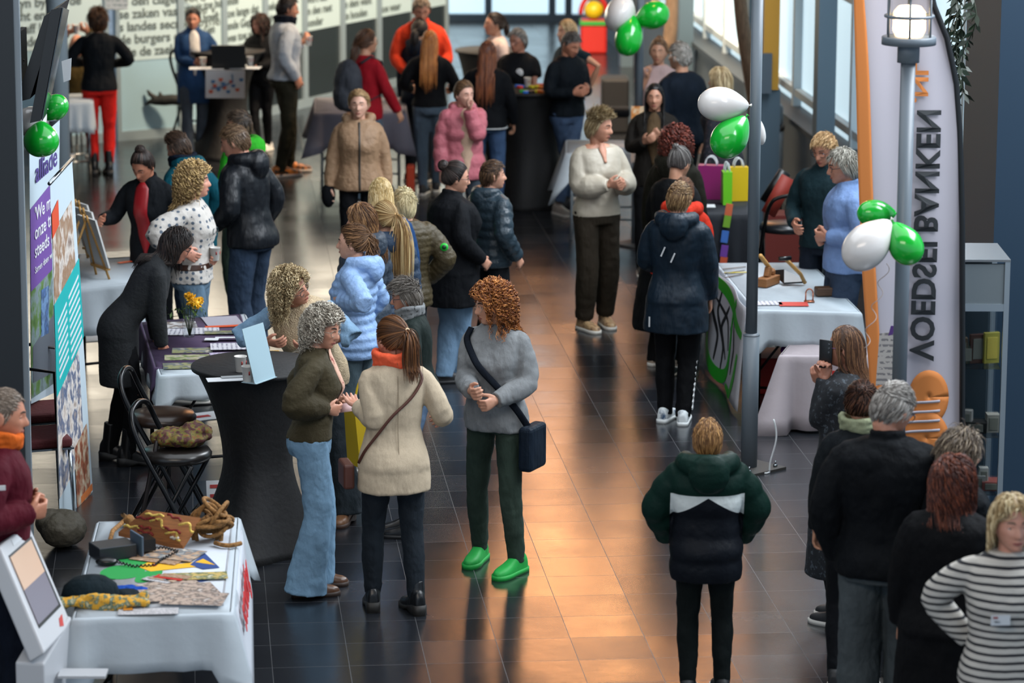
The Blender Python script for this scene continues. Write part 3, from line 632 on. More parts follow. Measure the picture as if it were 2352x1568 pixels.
p3=person('sweater','teenager with shoulder-length curly ginger hair in a grey sweatshirt and bright green sneakers',head=(1152,650),fpx=[(1185,1318),(1100,1290)],feet=(1142,1306),face=206,hy=48,hp=10,
  hair=('curly','7c4420',dict(len=.17,vol=.026,curl=.012,hi='c98748',seed=3,fwd=.5)),
  top=dict(name='sweatshirt',mat=mat('fabric','777a7c',.85),hem=.845,t=.024,sr=.026,wr=.022),bot=dict(mat=mat('fabric','2f3c34',.8),t=.003,knee=.003,cut=.05),shoe=dict(col='0c9438',sole='0c9438',lace='087a2c',k=1.08),
  Lh=('p',1122,930,-.30),Rh=('p',1086,905,-.32),Lc=50,Rc=45,glasses='b09a8a',skin='c09078')
p4=person('vest','woman with curly hair in a cream fleece vest over a blue shirt',head=(657,628),fpx=[(800,1203),(762,1190)],h=1.64,face=188,hy=-72,hp=2,lean=26,side=10,
  hair=('curly','9c8560',dict(len=.16,vol=.030,curl=.010,hi='dcc9a0',seed=4)),
  top=dict(name='fleece_vest',under=mat('fabric','6f8ca6',.8),mat=mat('fleece','b5a387',.95),hem=.84,t=.030,sleeve=.16,wr=.01),bot=dict(mat=denim('1c2830'),flare=.05,knee=.01,cut=.015),shoe=dict(col='6a4a32',kind='boot',heel=1,sole='3a2418'),
  Rh=('p',632,792,-.35),Lh=('p',700,800,-.34),elb={'L':(-1,.2,-.6),'R':(.9,.2,-.6)},glasses='1c1a1c',skin='b8836c')
# shirt sleeves of the vest wearer
p5=person('scarfgrey','short woman with glasses and a grey patterned scarf behind the beige blazer',head=(928,642),fpx=[(925,1255),(912,1238)],h=1.46,face=-88,hy=0,hp=4,lean=6,
  hair=('short','5a534c',dict(len=.06,vol=.022,comb=(0,.5,-.1),lift=.2,hi='8f8a84',seed=5,n=1300)),
  top=dict(name='coat',mat=fab('1b2422'),hem=.84),bot=dict(mat=denim('24425f')),shoe=dict(col='101012',kind='boot',shaft=.2,sole='101012',name='boot'),
  Lh=('l',-.1,.28,1.05),Rh=('l',.12,.28,1.05),glasses='2c3040',skin='a97763',scarf=mat('floral','6d7072',.9,'24282a'))
p6=person('lightblue','girl in a light blue quilted jacket with brown half-up hair',head=(838,521),fpx=[(815,1085),(835,1060)],feet=(822,1080),face=-72,hy=-8,hp=2,
  hair=('pony','5c4029',dict(len=.24,tie=(0,-.10,.05),wave=.012,hi='9c7450',seed=6,band='3a2c20')),
  top=dict(mat=puf('7f9cc4'),hem=.80,quilt=.060,hood=1.15,t=.018,qamp=.014),bot=dict(mat=denim('39505a')),shoe=dict(col='c4c2be'),
  Lh=('p',772,690,-.10),Rh=('l',.22,.12,.92),skin='c79a84')
p7=person('brunettepuffer','girl with wavy brown hair in a slate puffer behind the light blue jacket',head=(828,466),h=1.60,face=-55,hy=-14,hp=6,
  hair=('long','5a3c26',dict(len=.26,wave=.012,hi='a37a50',seed=7)),
  top=dict(mat=puf('2a3440'),hem=.82,quilt=.09,hood=1,t=.024),bot=dict(mat=denim('6f9cb4')),shoe=dict(col='b8b6b0'),Lh=None,Rh=None,skin='c0937e')
p8=person('blondpony','girl with a long light blond ponytail between the brown-haired girls',head=(880,463),h=1.54,face=-20,hy=-30,
  hair=('pony','a07a4a',dict(len=.50,tie=(0,-.11,.03),hi='e0cc9c',seed=8,band='c9a878')),
  top=dict(mat=puf('28384c'),hem=.84,quilt=.09,hood=1),bot=dict(mat=denim('24384c')),shoe=dict(col='c0c0bc'))
p9=person('longblond','tall girl with long loose blond hair in a blue jacket',head=(872,408),h=1.66,face=-12,hy=-10,
  hair=('long','b89a62',dict(len=.55,hi='eedcb0',seed=9,pad=.055,bk=.2)),
  top=dict(mat=fab('1c3c66'),hem=.82,t=.024),bot=dict(mat=denim('28384c')),shoe=dict(col='303030'))
p10=person('olivepuffer','blond boy in an olive quilted jacket with a round green badge on the sleeve',head=(926,432),h=1.56,face=-28,hy=10,sex='m',
  hair=('short','c4b48a',dict(len=.06,hi='ece0bc',seed=10,comb=(0,.4,-.5))),
  top=dict(mat=puf('3d3420'),hem=.82,quilt=.045,t=.030,sr=.034,qamp=.009),bot=dict(mat=denim('20262c')),shoe=dict(col='303030'),Rh=('l',.20,.10,.95),skin='c79a84')
p11=person('blackcoat','woman in a long black coat and light blue jeans with a dark hair bun',head=(1035,374),fpx=[(1030,880),(1052,872)],feet=(1040,878),face=68,hy=12,hp=8,fat=1.30,
  hair=('bun','1c1614',dict(tie=(-.0,-.095,.075),bun=.042,hi='4a3a34',seed=11)),
  top=dict(name='coat',mat=fab('0c0e12'),hem=.62,t=.022,flare=.02,collar=1,wr=.012),bot=dict(mat=denim('4c7ba0'),t=.012),shoe=dict(col='0c0c10',sole='101014'),
  Lh=('l',-.14,.18,.98),Rh=('l',.20,.20,.94),glasses='2a2024',skin='b98a74')
p12=person('blackpuffer','boy in a shiny black puffer jacket with cropped brown hair',head=(1128,367),h=1.54,face=55,hy=22,sex='m',
  hair=('short','3f2c20',dict(len=.035,hi='7a5c40',seed=12)),
  top=dict(mat=puf('26333c',.35),hem=.86,quilt=.075,hood=1.0,t=.030,sr=.030,zip='8a9298'),bot=dict(mat=fab('15181c')),shoe=dict(col='20242a'),Lh=('l',-.20,.14,.92),Rh=('l',.23,.13,.90),skin='b98a74')
# --- centre back
p13=person('pink','girl in a pink puffer jacket with a hand at her mouth',head=(1062,185),h=1.58,face=165,hy=-18,hp=6,near=True,
  hair=('bun','5a4230',dict(tie=(0,-.10,.03),bun=.028,hi='8a6a4c',seed=13)),
  top=dict(mat=puf('b0626c'),hem=.80,quilt=.12,hood=1.0,t=.030,sr=.030,open=(fab('b89a84'),.86)),bot=dict(mat=denim('2c3a48')),shoe=dict(col='c0c0bc'),Lh=('p',1070,238,-.20),Rh=('l',.22,.05,.82),Lc=60,skin='c79a88')
p14=person('tan','girl in a tan winter coat with black mittens and leggings',head=(820,208),h=1.64,face=176,hy=6,near=True,
  hair=('bun','8a6a48',dict(tie=(0,-.10,.0),bun=.03,hi='d2b284',seed=14,wave=.01)),
  top=dict(name='coat',mat=puf('92745a'),hem=.86,t=.026,hood=1.1,zip='2c2a26',flare=.02),bot=dict(mat=fab('0d0e12'),t=.002),shoe=dict(col='15161a'),Lh=('l',-.25,.0,.78),Rh=('l',.27,.02,.78),skin='c79c88')
p15=person('auburnblack','girl with long strawberry blond hair in a black sweater and grey-blue jeans, back turned',head=(985,72),fpx=[(970,448),(1000,440)],feet=(985,445),face=4,near=False,
  hair=('long','a4622c',dict(len=.44,hi='d89a58',seed=15,pad=.045,bk=.2)),top=dict(name='sweater',mat=fab('0c0d10'),hem=.92,t=.018),bot=dict(mat=denim('3c556a')),shoe=dict(col='202024'),Lh=('l',-.2,.25,1.05),Rh=('l',.2,.3,1.05))
p16=person('bluejacket','person with dark tied hair in a dark navy jacket beside the strawberry blond girl',head=(960,44),h=1.60,face=30,hy=-10,near=False,
  hair=('pony','1c1614',dict(len=.25,seed=16)),top=dict(mat=fab('101a28'),hem=.80,t=.026,hood=1),bot=dict(mat=denim('20242c')),shoe=dict(col='202024'))
p17=person('orangejacket','man in a bright orange-red jacket with grey hair facing the camera',head=(962,-8),h=1.82,face=172,hp=22,sex='m',near=False,
  hair=('short','6a5a4c',dict(len=.03,seed=17)),top=dict(mat=fab('c8381c'),hem=.82,t=.026,collar=1),bot=dict(mat=denim('20242c')),shoe=dict(col='202024'),Rh=('l',.14,.28,1.0),Lh=('l',-.14,.28,1.0),skin='b07a62')
p18=person('redcardigan','woman in a red cardigan carrying a grey backpack, brown low ponytail',head=(838,68),h=1.66,face=48,hy=8,near=False,
  hair=('pony','4a3020',dict(len=.22,tie=(0,-.10,-.02),seed=18)),top=dict(name='cardigan',mat=fab('8e1420'),hem=.84,t=.020),bot=dict(mat=denim('3c556a')),shoe=dict(col='202024'),Rh=('l',.26,.22,.86),glasses='8a7a6a')
p19=person('pinkshirtback','woman with dark ponytail and pale shirt looking left behind the black polo',head=(1130,28),h=1.62,face=-110,near=False,
  hair=('pony','2a1e18',dict(len=.14,tie=(0,-.12,.0),seed=19)),top=dict(name='shirt',mat=fab('b3a09a'),hem=.86),bot=dict(mat=denim('20242c')),shoe=dict(col='202024'),glasses='8a6a5a')
p20=person('polo','grey-haired woman in a black polo shirt with a round white badge',head=(1185,64),h=1.62,face=205,hy=15,hp=8,near=False,
  hair=('short','6e6a66',dict(len=.05,seed=20)),top=dict(name='polo_shirt',mat=fab('0e1014'),hem=.86,t=.024,sleeve=.5),bot=dict(mat=denim('15181c')),shoe=dict(col='202024'),Lh=('l',-.12,.36,1.05),Rh=('l',.14,.36,1.05),glasses='3a3040',fat=1.12,skin='a87560')
p21=person('tracktop','girl with long reddish brown hair in a black track jacket with white piping',head=(1115,92),h=1.64,face=8,near=False,
  hair=('long','5c2e1a',dict(len=.44,hi='a0603a',seed=21,pad=.045,bk=.2)),top=dict(name='track_jacket',mat=fab('0b0d11'),hem=.86,t=.022),bot=dict(mat=denim('1f4f80')),shoe=dict(col='202024'),Lh=('l',-.2,.3,1.05),Rh=('l',.24,.15,.85))
p22=person('navysweater','grey-haired man in a navy sweater and blue jeans, looking down',head=(1330,68),fpx=[(1282,495),(1312,472)],feet=(1300,482),face=140,hp=28,sex='m',near=True,
  hair=('short','4a4542',dict(len=.022,hi='8a8582',seed=22)),top=dict(name='sweater',mat=fab('0c1218'),hem=.90,t=.016),bot=dict(mat=denim('24466c'),knee=.008),shoe=dict(col='9c948c',sole='c8c4bc'),Lh=('p',1345,208,-.22),Rh=('p',1328,212,-.28),Lc=60,Rc=60,skin='b07a62')
p23=person('blondtee','blond woman in a teal t-shirt, hand on hip, behind the navy sweater',head=(1298,42),h=1.68,face=-120,near=False,
  hair=('long','a4865e',dict(len=.28,hi='d8c09a',seed=23)),top=dict(name='t_shirt',mat=fab('132630'),hem=.92,sleeve=.4),bot=dict(mat=denim('6f98b8')),shoe=dict(col='c0c0bc'),Lh=('l',-.22,-.08,1.02),elb={'L':(-1,-.6,0)})
p24=person('pinktee','woman in a pale pink t-shirt raising a hand to her mouth',head=(1508,86),h=1.66,face=190,near=False,
  hair=('bun','6a4e38',dict(tie=(0,-.06,.10),bun=.035,seed=24)),top=dict(name='t_shirt',mat=fab('b39a98'),hem=.88,sleeve=.45),bot=dict(mat=denim('2c3a48')),shoe=dict(col='c0c0bc'),Rh=('l',.06,.16,1.42),Rc=60)
p25=person('darkshirtman','man with white hair in a dark navy shirt, back turned, by the windows',head=(1558,92),h=1.80,face=-38,hy=-16,sex='m',near=False,
  hair=('short','8f8a84',dict(len=.03,seed=25,hi='c8c4be')),top=dict(name='shirt',mat=fab('0e1722'),hem=.86,t=.024),bot=dict(mat=denim('15181c')),shoe=dict(col='202024'),fat=1.08)
p26=person('floralblond','woman with blond hair in a dark floral blouse behind the balloons',head=(1650,150),h=1.66,face=-60,near=False,
  hair=('bob','a8906a',dict(len=.14,hi='dccba6',seed=26,vol=.02)),top=dict(name='blouse',mat=mat('floral','10141e',.8,'4a3a44'),hem=.80,t=.03,flare=.03),bot=dict(mat=denim('15181c')),shoe=dict(col='202024'))
p27=person('blacklonghair','young woman with long black hair and a brown scarf looking toward the camera',head=(1500,188),h=1.62,face=185,near=False,
  hair=('long','120f10',dict(len=.40,seed=27,bk=-.4)),top=dict(name='coat',mat=fab('1c1916'),hem=.80,t=.022,open=(fab('4a3a28'),1.0)),bot=dict(mat=fab('0c0c0e')),shoe=dict(col='101010'),Lh=('p',1510,310,-.25),Rh=('p',1485,320,-.25),skin='b08068')
p28=person('curlyred','woman with bushy dark red curls facing away at the gift bag table',head=(1550,292),h=1.62,face=20,near=False,
  hair=('curly','4c1f16',dict(len=.13,vol=.04,curl=.016,hi='8a4030',seed=28,n=500)),top=dict(name='coat',mat=fab('17160f'),hem=.62,t=.030,hood=1.2,flare=.03),bot=dict(mat=fab('0c0c0e')),shoe=dict(col='101010'))
p29=person('greybun','woman with a small grey bun and long black coat at the gift bag table',head=(1560,334),h=1.62,face=38,hp=14,near=False,lean=6,
  hair=('bun','4a4644',dict(tie=(-.01,-.07,.10),bun=.024,hi='8a8682',seed=29,band='b8a890')),top=dict(name='coat',mat=fab('0b0c0e'),hem=.30,t=.032,flare=.09),bot=dict(mat=fab('0c0c0e'),flare=.03),shoe=dict(col='9a8a7a'),Lh=('l',-.1,.3,1.0),Rh=('l',.1,.3,1.0))
p30=person('orangehood','child in an orange-red hooded jacket just behind the boy in navy raincoat',head=(1568,403),h=1.46,face=12,near=True,sex='m',
  hair=('short','5c3a24',dict(len=.04,seed=30)),top=dict(mat=fab('b02c1a'),hem=.80,t=.022,hood=1.35),bot=dict(mat=fab('2c3238')),shoe=dict(col='14201f',sole='8a8478'))
p31=person('navyraincoat','boy in a navy raincoat and black track pants with white leg chevrons',head=(1590,417),fpx=[(1530,962),(1572,968)],feet=(1552,965),face=14,hy=16,hp=8,sex='m',
  hair=('short','6a4e32',dict(len=.035,hi='a88a60',seed=31)),top=dict(name='raincoat',mat=mat('nylon','0e1c28',.5),hem=.66,t=.036,sr=.034,hood=1.2,flare=.03,wr=.015),bot=dict(mat=fab('0a0b0e'),t=.012),shoe=dict(col='a8b4be',mat=mat('photo','c8d0d4',.5,('d0d6d8','d0d6d8','2c4a68'),20),sole='d0d4d4',lace='d8dcdc',k=1.05),
  Lh=('l',-.1,.3,1.05),Rh=('l',.22,.12,.80),skin='c09078')
p32=person('whiteblouse','woman in a loose cream blouse and brown trousers in the middle of the hall',head=(1385,252),fpx=[(1392,748),(1345,758)],feet=(1368,756),face=155,hy=-38,hp=8,
  hair=('short','8c7654',dict(len=.06,vol=.022,comb=(.2,.4,.2),lift=.3,hi='d2c09c',seed=32,n=1200)),top=dict(name='blouse',mat=mat('satin','a39a8b',.5),hem=.90,t=.020,sr=.024,balloon=1,wr=.016,low=1,open=(mat('skin','b8856e',.5),1.32)),
  bot=dict(mat=mat('fabric','2a241c',.7),t=.016,knee=.012,cut=.11,wr=.012),shoe=dict(col='8a6a4c',mat=mat('photo','1a1612',.5,('a88a64','8a6a4c','201a16'),26),sole='c8c4bc',lace='2a2a2a'),
  Lh=('p',1428,425,-.22),Rh=('p',1412,422,-.26),Lc=50,Rc=50,skin='b8856e',fl=None)
# --- right back pair
p33=person('tealsweater','reddish blond man with glasses in a dark teal sweater by the windows',head=(1892,296),h=1.76,face=208,hp=18,hy=10,sex='m',
  hair=('short','9a7448',dict(len=.045,hi='d2b284',seed=33)),top=dict(name='sweater',mat=fab('14272c'),hem=.88,t=.020,collar=1),bot=dict(mat=fab('141b26')),shoe=dict(col='202024'),glasses='2a2024',Lh=('l',-.14,.24,1.05),Rh=('l',.12,.26,1.05),skin='b07a62')
p34=person('blueshirt','grey-haired man with glasses in a light blue shirt, hands together, facing left',head=(1935,333),h=1.78,face=-95,hy=0,hp=10,sex='m',fat=1.10,
  hair=('short','8a857a',dict(len=.05,hi='d0ccc0',seed=34,comb=(0,.2,-.6))),top=dict(name='shirt',mat=fab('7089b4'),hem=.88,t=.018,collar=1),bot=dict(mat=denim('1f3550'),t=.012),shoe=dict(col='202024'),glasses='2a2a30',Lh=('p',1882,538,-.10),Rh=('p',1880,546,.02),Lc=55,Rc=55,skin='b8836c')
# --- right foreground
p35=person('phonewoman','woman with long brown hair in a navy floral dress holding up a phone',head=(1945,740),h=1.64,face=-62,hy=-14,fat=1.14,
  hair=('straight','4a3020',dict(len=.36,hi='8a6444',seed=35,pad=.05,bk=.10)),top=dict(name='dress',mat=mat('floral','0d1219',.8,'3c444c'),hem=.30,t=.020,flare=.05),bot=dict(mat=fab('101216')),shoe=dict(col='101216'),
  Lh=('p',1900,842,-.02),Rh=('p',1878,856,.06),Lc=50,Rc=50,skin='a87560',glasses='5a3a6a')
p36=person('updo','woman with brown updo and pale green collar behind the black jacket man',head=(1980,868),h=1.58,face=8,
  hair=('bun','2e1a12',dict(tie=(0,-.07,.08),bun=.035,wave=.01,hi='6a4430',seed=36)),top=dict(name='coat',mat=fab('12161a'),hem=.80,t=.018),bot=dict(mat=fab('101216')),shoe=dict(col='101216'),scarf=fab('8a9074'))
p37=person('blackjacketman','large grey-haired man in a black jacket and grey jeans, back turned',head=(2052,868),h=1.84,face=10,hy=42,hp=26,sex='m',fat=1.10,
  hair=('short','7c7670',dict(len=.026,hi='b8b4ae',seed=37,n=1500)),top=dict(mat=fab('090c10'),hem=.86,t=.032,sr=.036,collar=1,wr=.02),bot=dict(mat=denim('3a4448'),t=.020,knee=.012),shoe=dict(col='15161a'),glasses='15161a',
  Lh=('l',-.20,.10,.86),Rh=('l',.16,.30,1.05),skin='b8836c')
p38=person('coatbrown','woman with short grey-brown hair and glasses in a dark coat beside the display cabinet',head=(2208,978),h=1.64,face=48,hy=14,hp=8,
  hair=('short','54463a',dict(len=.07,vol=.024,comb=(0,-.2,-.5),hi='9a8a74',seed=38,n=1300)),top=dict(name='coat',mat=fab('0d1115'),hem=.66,t=.028,collar=1),bot=dict(mat=fab('101216')),shoe=dict(col='101216'),glasses='2c2440',skin='b8836c')
p39=person('auburncoat','woman with short auburn hair in a black coat, back turned, beside the striped sweater',head=(2192,1042),h=1.62,face=22,hp=6,fat=1.12,
  hair=('bob','43201a',dict(len=.16,vol=.030,wave=.010,hi='8a4a30',seed=39,n=1300)),top=dict(name='coat',mat=fab('07080b'),hem=.30,t=.036,sr=.034,flare=.03,collar=1),bot=dict(mat=fab('101216')),shoe=dict(col='101216'))
p40=person('stripes','short-haired blond woman in a black and white striped sweater with badge',head=(2330,1128),h=1.68,face=176,hy=-4,hp=2,fat=1.12,
  hair=('bob','b09468',dict(len=.13,vol=.020,wave=.008,hi='e8d8b0',seed=40,fwd=.3)),top=dict(name='striped_sweater',mat=mat('stripes','b9b5ae',.8,'14161e',(.034,.36)),hem=.86,t=.016,wr=.01),bot=dict(mat=fab('101216')),shoe=dict(col='101216'),
  Rh=('l',.10,-.14,.98),Lh=('l',-.10,-.14,.98),elb={'R':(1,-.6,-.2),'L':(-1,-.6,-.2)},skin='c08c78')
p41=person('greenjacket','boy seen from behind in a green and navy jacket with white band',head=(1627,957),h=1.42,face=0,hp=4,sex='m',fl=[(-.10,0),(.11,.02)],
  hair=('short','7a5430',dict(len=.05,hi='c89a60',seed=41,n=1500,comb=(0,-.2,-.7),lift=.05)),top=dict(mat=mat('chevron','0a241e',.55,None,(1.065,1.055,.185)),hem=.74,t=.050,sr=.052,quilt=.13,qamp=.010,hood=1.45),bot=dict(mat=fab('0c1212'),t=.008),shoe=dict(col='101216'),
  Lh=('l',-.20,.20,.90),Rh=('l',.20,.20,.90),elb={'L':(-1.2,-.3,-.4),'R':(1.2,-.3,-.4)},skin='bd8b74')
# --- left side
p42=person('maroon','grey-haired man in a maroon jacket with orange collar, left edge',head=(6,896),h=1.80,face=78,hy=6,hp=8,sex='m',
  hair=('short','7a6a5c',dict(len=.018,vol=.005,hi='a89a8c',seed=42)),top=dict(mat=fab('4a0d1c'),hem=.86,t=.026,sr=.03),bot=dict(mat=fab('0e1420')),shoe=dict(col='101216'),
  Lh=('p',88,1165,.04),Rh=('p',96,1180,-.10),Lc=50,Rc=55,skin='b57c62',scarf=mat('fabric','c85e20',.8))
p43=person('blackdress','dark-haired woman in a black dress leaning over the purple table',head=(405,520),fpx=[(268,1062),(310,1075)],feet=(285,1068),h=1.66,face=82,hy=4,hp=-2,lean=34,
  hair=('straight','15100f',dict(len=.24,wave=.010,hi='3a2c26',seed=43,bk=.08,fwd=.0)),top=dict(name='dress',mat=mat('knit','0a0f13',.85,bump=50),hem=.54,t=.012,wr=.008),bot=dict(name='tights',mat=fab('08090c'),t=-.002),shoe=dict(col='0a0a0c',kind='boot',shaft=.22,heel=1,sole='0a0a0c',name='boot'),
  Lh=('p',362,808,.20),Rh=('p',374,822,-.02),Lc=14,Rc=14,glasses='101014',skin='b07a64',elb={'L':(-.3,-1,-.2),'R':(.3,-1,-.2)})
p44=person('dots','curly blond woman in a white dotted blouse holding a paper cup',head=(425,400),dh=.05,fpx=[(430,930),(468,928)],feet=(450,930),face=100,hy=-14,hp=-2,
  hair=('curly','8a6e46',dict(len=.15,vol=.028,curl=.014,hi='e0c084',seed=44)),top=dict(name='blouse',mat=mat('dots','b9b4ae',.8,'4c5866',(23,.30,.2)),hem=.88,t=.020,sr=.022,balloon=1,wr=.02),bot=dict(mat=denim('4a7390'),t=.010,belt='3a2218'),shoe=dict(col='6f7572',sole='b0aca4',lace='a8a49c'),
  Rh=('p',440,592,-.22),Lh=('p',493,600,-.02),Lc=55,Rc=30,skin='c48d78')
p45=person('darkblazer','woman with a dark top bun in a charcoal blazer over red shirt',head=(322,350),h=1.62,face=200,hy=6,hp=22,lean=10,
  hair=('bun','19120f',dict(tie=(0,-.03,.115),bun=.040,hi='4a342a',seed=45,band='7fa0ac')),top=dict(name='blazer',mat=fab('14171b'),hem=.66,t=.022,sr=.022,open=(mat('satin','8c1018',.4),.86),collar=1),bot=dict(mat=fab('101216')),shoe=dict(col='101216'),
  Rh=('p',228,512,-.28),Lh=('l',-.2,.10,.85),skin='a87058',elb={'R':(.5,-.2,-1)},lips='7a1c20')
p46=person('teal','teenage boy in a teal jacket with a navy collar looking left',head=(402,307),h=1.64,face=-58,hy=-4,hp=10,lean=9,sex='m',
  hair=('short','3c2c22',dict(len=.040,hi='6c5442',seed=46,comb=(0,.6,.5))),top=dict(mat=fab('0b4a58'),hem=.80,t=.030,sr=.030,hood=1.1),bot=dict(mat=denim('1c3a58')),shoe=dict(col='20242a'),Rh=('l',.22,.12,.9),Lh=('l',-.15,.25,1.0),skin='b98672',scarf=mat('fabric','0d1624',.8))
p47=person('raincoatman','man with short brown hair in a black raincoat and blue jeans looking left',head=(532,288),h=1.80,face=-62,hy=-20,hp=12,lean=8,sex='m',
  hair=('short','5c4632',dict(len=.028,hi='8f7458',seed=47)),top=dict(name='raincoat',mat=mat('nylon','101318',.45),hem=.86,t=.036,sr=.034,hood=1.15,wr=.014),bot=dict(mat=denim('17314c'),t=.014,knee=.008),shoe=dict(col='15161a'),Lh=('l',-.16,.22,.98),Rh=('l',.22,.1,.88),skin='b88570')
p48=person('greenhood','boy in a bright green hoodie behind the man in the black raincoat',head=(545,256),h=1.68,face=-62,hy=-30,sex='m',
  hair=('short','33281f',dict(len=.035,seed=48,hi='6a5644')),top=dict(name='hoodie',mat=fab('2c9a24'),hem=.84,t=.024,hood=1.15),bot=dict(mat=fab('3a4a40'),t=.016),shoe=dict(col='c8c8c4'),Lh=('l',-.1,.28,1.0))
# --- back left
p49=person('redtrousers','woman in bright red trousers and a black top, back turned',head=(226,26),fpx=[(215,408),(248,408)],feet=(230,410),face=-8,near=True,
  hair=('short','2e1a10',dict(len=.08,vol=.024,comb=(0,-.3,-.6),hi='6a4428',seed=49,n=900)),top=dict(name='sweater',mat=fab('0b0f14'),hem=.88,t=.016),bot=dict(mat=mat('fabric','c0201a',.75),t=.006,cut=.16),shoe=dict(col='0c0c0e',kind='boot',shaft=.22,heel=1,sole='0c0c0e',name='boot'),
  Lh=('l',-.10,.26,1.12),Rh=('l',.12,.24,1.10),elb={'L':(-1,-.5,-.5),'R':(1,-.5,-.5)})
p50=person('baldman','bald man in an olive sweater drinking from a white cup',head=(171,84),h=1.72,face=172,hp=6,sex='m',near=False,drop=.50,
  top=dict(name='sweater',mat=fab('3c3014'),hem=.88,t=.020,collar=1),bot=dict(mat=fab('20242a')),shoe=dict(col='101216'),Lh=('l',-.06,.22,1.28),Rh=('l',.05,.22,1.26),Lc=50,Rc=50,glasses='3a3a40',skin='b57c62',fl=[(-.12,.35),(.12,.35)])
p51=person('blueblazer','dark-haired woman in a blue blazer at the rear cocktail table',head=(452,24),fpx=[(460,362),(430,368)],feet=(445,364),face=168,hy=12,hp=6,near=True,
  hair=('pony','14100f',dict(len=.30,tie=(.02,-.10,-.03),seed=51)),top=dict(name='blazer',mat=fab('1f3a5e'),hem=.62,t=.022,open=(fab('b0aca8'),.95),collar=1),bot=dict(mat=fab('3f4853'),flare=.03),shoe=dict(col='202428'),Lh=('p',478,140,-.20),Rh=('p',452,150,-.25),Lc=50,skin='a9745c')
p52=person('curlyblack','woman with long dark curls in black clothes at the cocktail table',head=(590,36),fpx=[(610,350),(585,358)],feet=(600,355),face=205,hy=22,hp=8,near=False,
  hair=('curly','170f0d',dict(len=.28,vol=.022,seed=52,n=450,hi='4a2c22')),top=dict(name='sweater',mat=fab('08090c'),hem=.88,t=.022),bot=dict(mat=fab('08090c'),t=.004),shoe=dict(col='c8c6c0'),Lh=('l',-.05,.32,1.08),Rh=('l',.14,.32,1.08),skin='b07a64')
p53=person('whitejacket','man in a white bomber jacket and olive trousers with black and orange sneakers',head=(672,-6),fpx=[(668,398),(648,410)],feet=(655,406),face=72,hy=6,hp=8,sex='m',near=True,
  hair=('short','221a18',dict(len=.025,seed=53)),top=dict(name='bomber_jacket',mat=fab('9aa0a8'),hem=.92,t=.030,sr=.026),bot=dict(mat=mat('fabric','26241a',.75),t=.010),shoe=dict(col='b8641a',mat=mat('photo','100e0c',.5,('14100c','c8701c','c8701c'),26),sole='b8aca4',lace='0c0c0c',k=1.08),
  Lh=('p',700,95,.12),Rh=('l',.20,.08,.90),Lc=55,skin='b57c62',glasses='3a3a40',scarf=mat('fabric','0f141e',.8))
# ------------------------------------------------------------------ the hall
YAW=R(5.56); cy_,sy_=math.cos(YAW),math.sin(YAW); P0=np.array([-1.432,18.58])
loc=(-(cy_*P0[0]+sy_*P0[1]), -(-sy_*P0[0]+cy_*P0[1]))
AX=np.array([cy_,sy_,0]); AW=np.array([-sy_,cy_,0])     # across / away directions of the hall
fm=mat('tile','181a1e',.15,a=(loc[0],loc[1],-YAW))
mb=MB(); mb.box((0,32,-.05),(26,46,.1)); struct(mb.build('floor',fm,smooth=False))
white=mat('paint','b9c4ca',.5); wht=mat('plain_white','c6c9cb',.6); alu=mat('aluminium','8c959b',.35,metal=.6); steel=mat('steel_blue','4c606e',.5); darkm=mat('dark_paint','0c1016',.6); chrome=mat('chrome','9aa0a4',.2,metal=1)
blackp=mat('black_plastic','0a0b0d',.35); blackm=mat('black_metal','0b0c0f',.3,metal=.5); glass=mat('glass','9fb8c0',.05,a=.30); dglass=mat('glass','33424a',.08,a=.55)
greyp=mat('grey_paint','5a636b',.42); paper=mat('paper','c4c8cc',.6); red=mat('red','b01f16',.5); wood=mat('wood','b98c4c',.6)
def unit(v): v=np.asarray(v,float); return v/np.linalg.norm(v)
def quad(m_,a,b,c,d,nrm,n=2,k=2,mi=0):
    a,b,c,d=[np.asarray(q,float) for q in (a,b,c,d)]; u=np.linspace(0,1,n)[:,None,None]; v=np.linspace(0,1,k)[None,:,None]
    m_.slab((a*(1-u)+b*u)*(1-v)+(d*(1-u)+c*u)*v,nrm,mi); return m_
def up(p,z): q=np.array(p,float); q[2]=z; return q
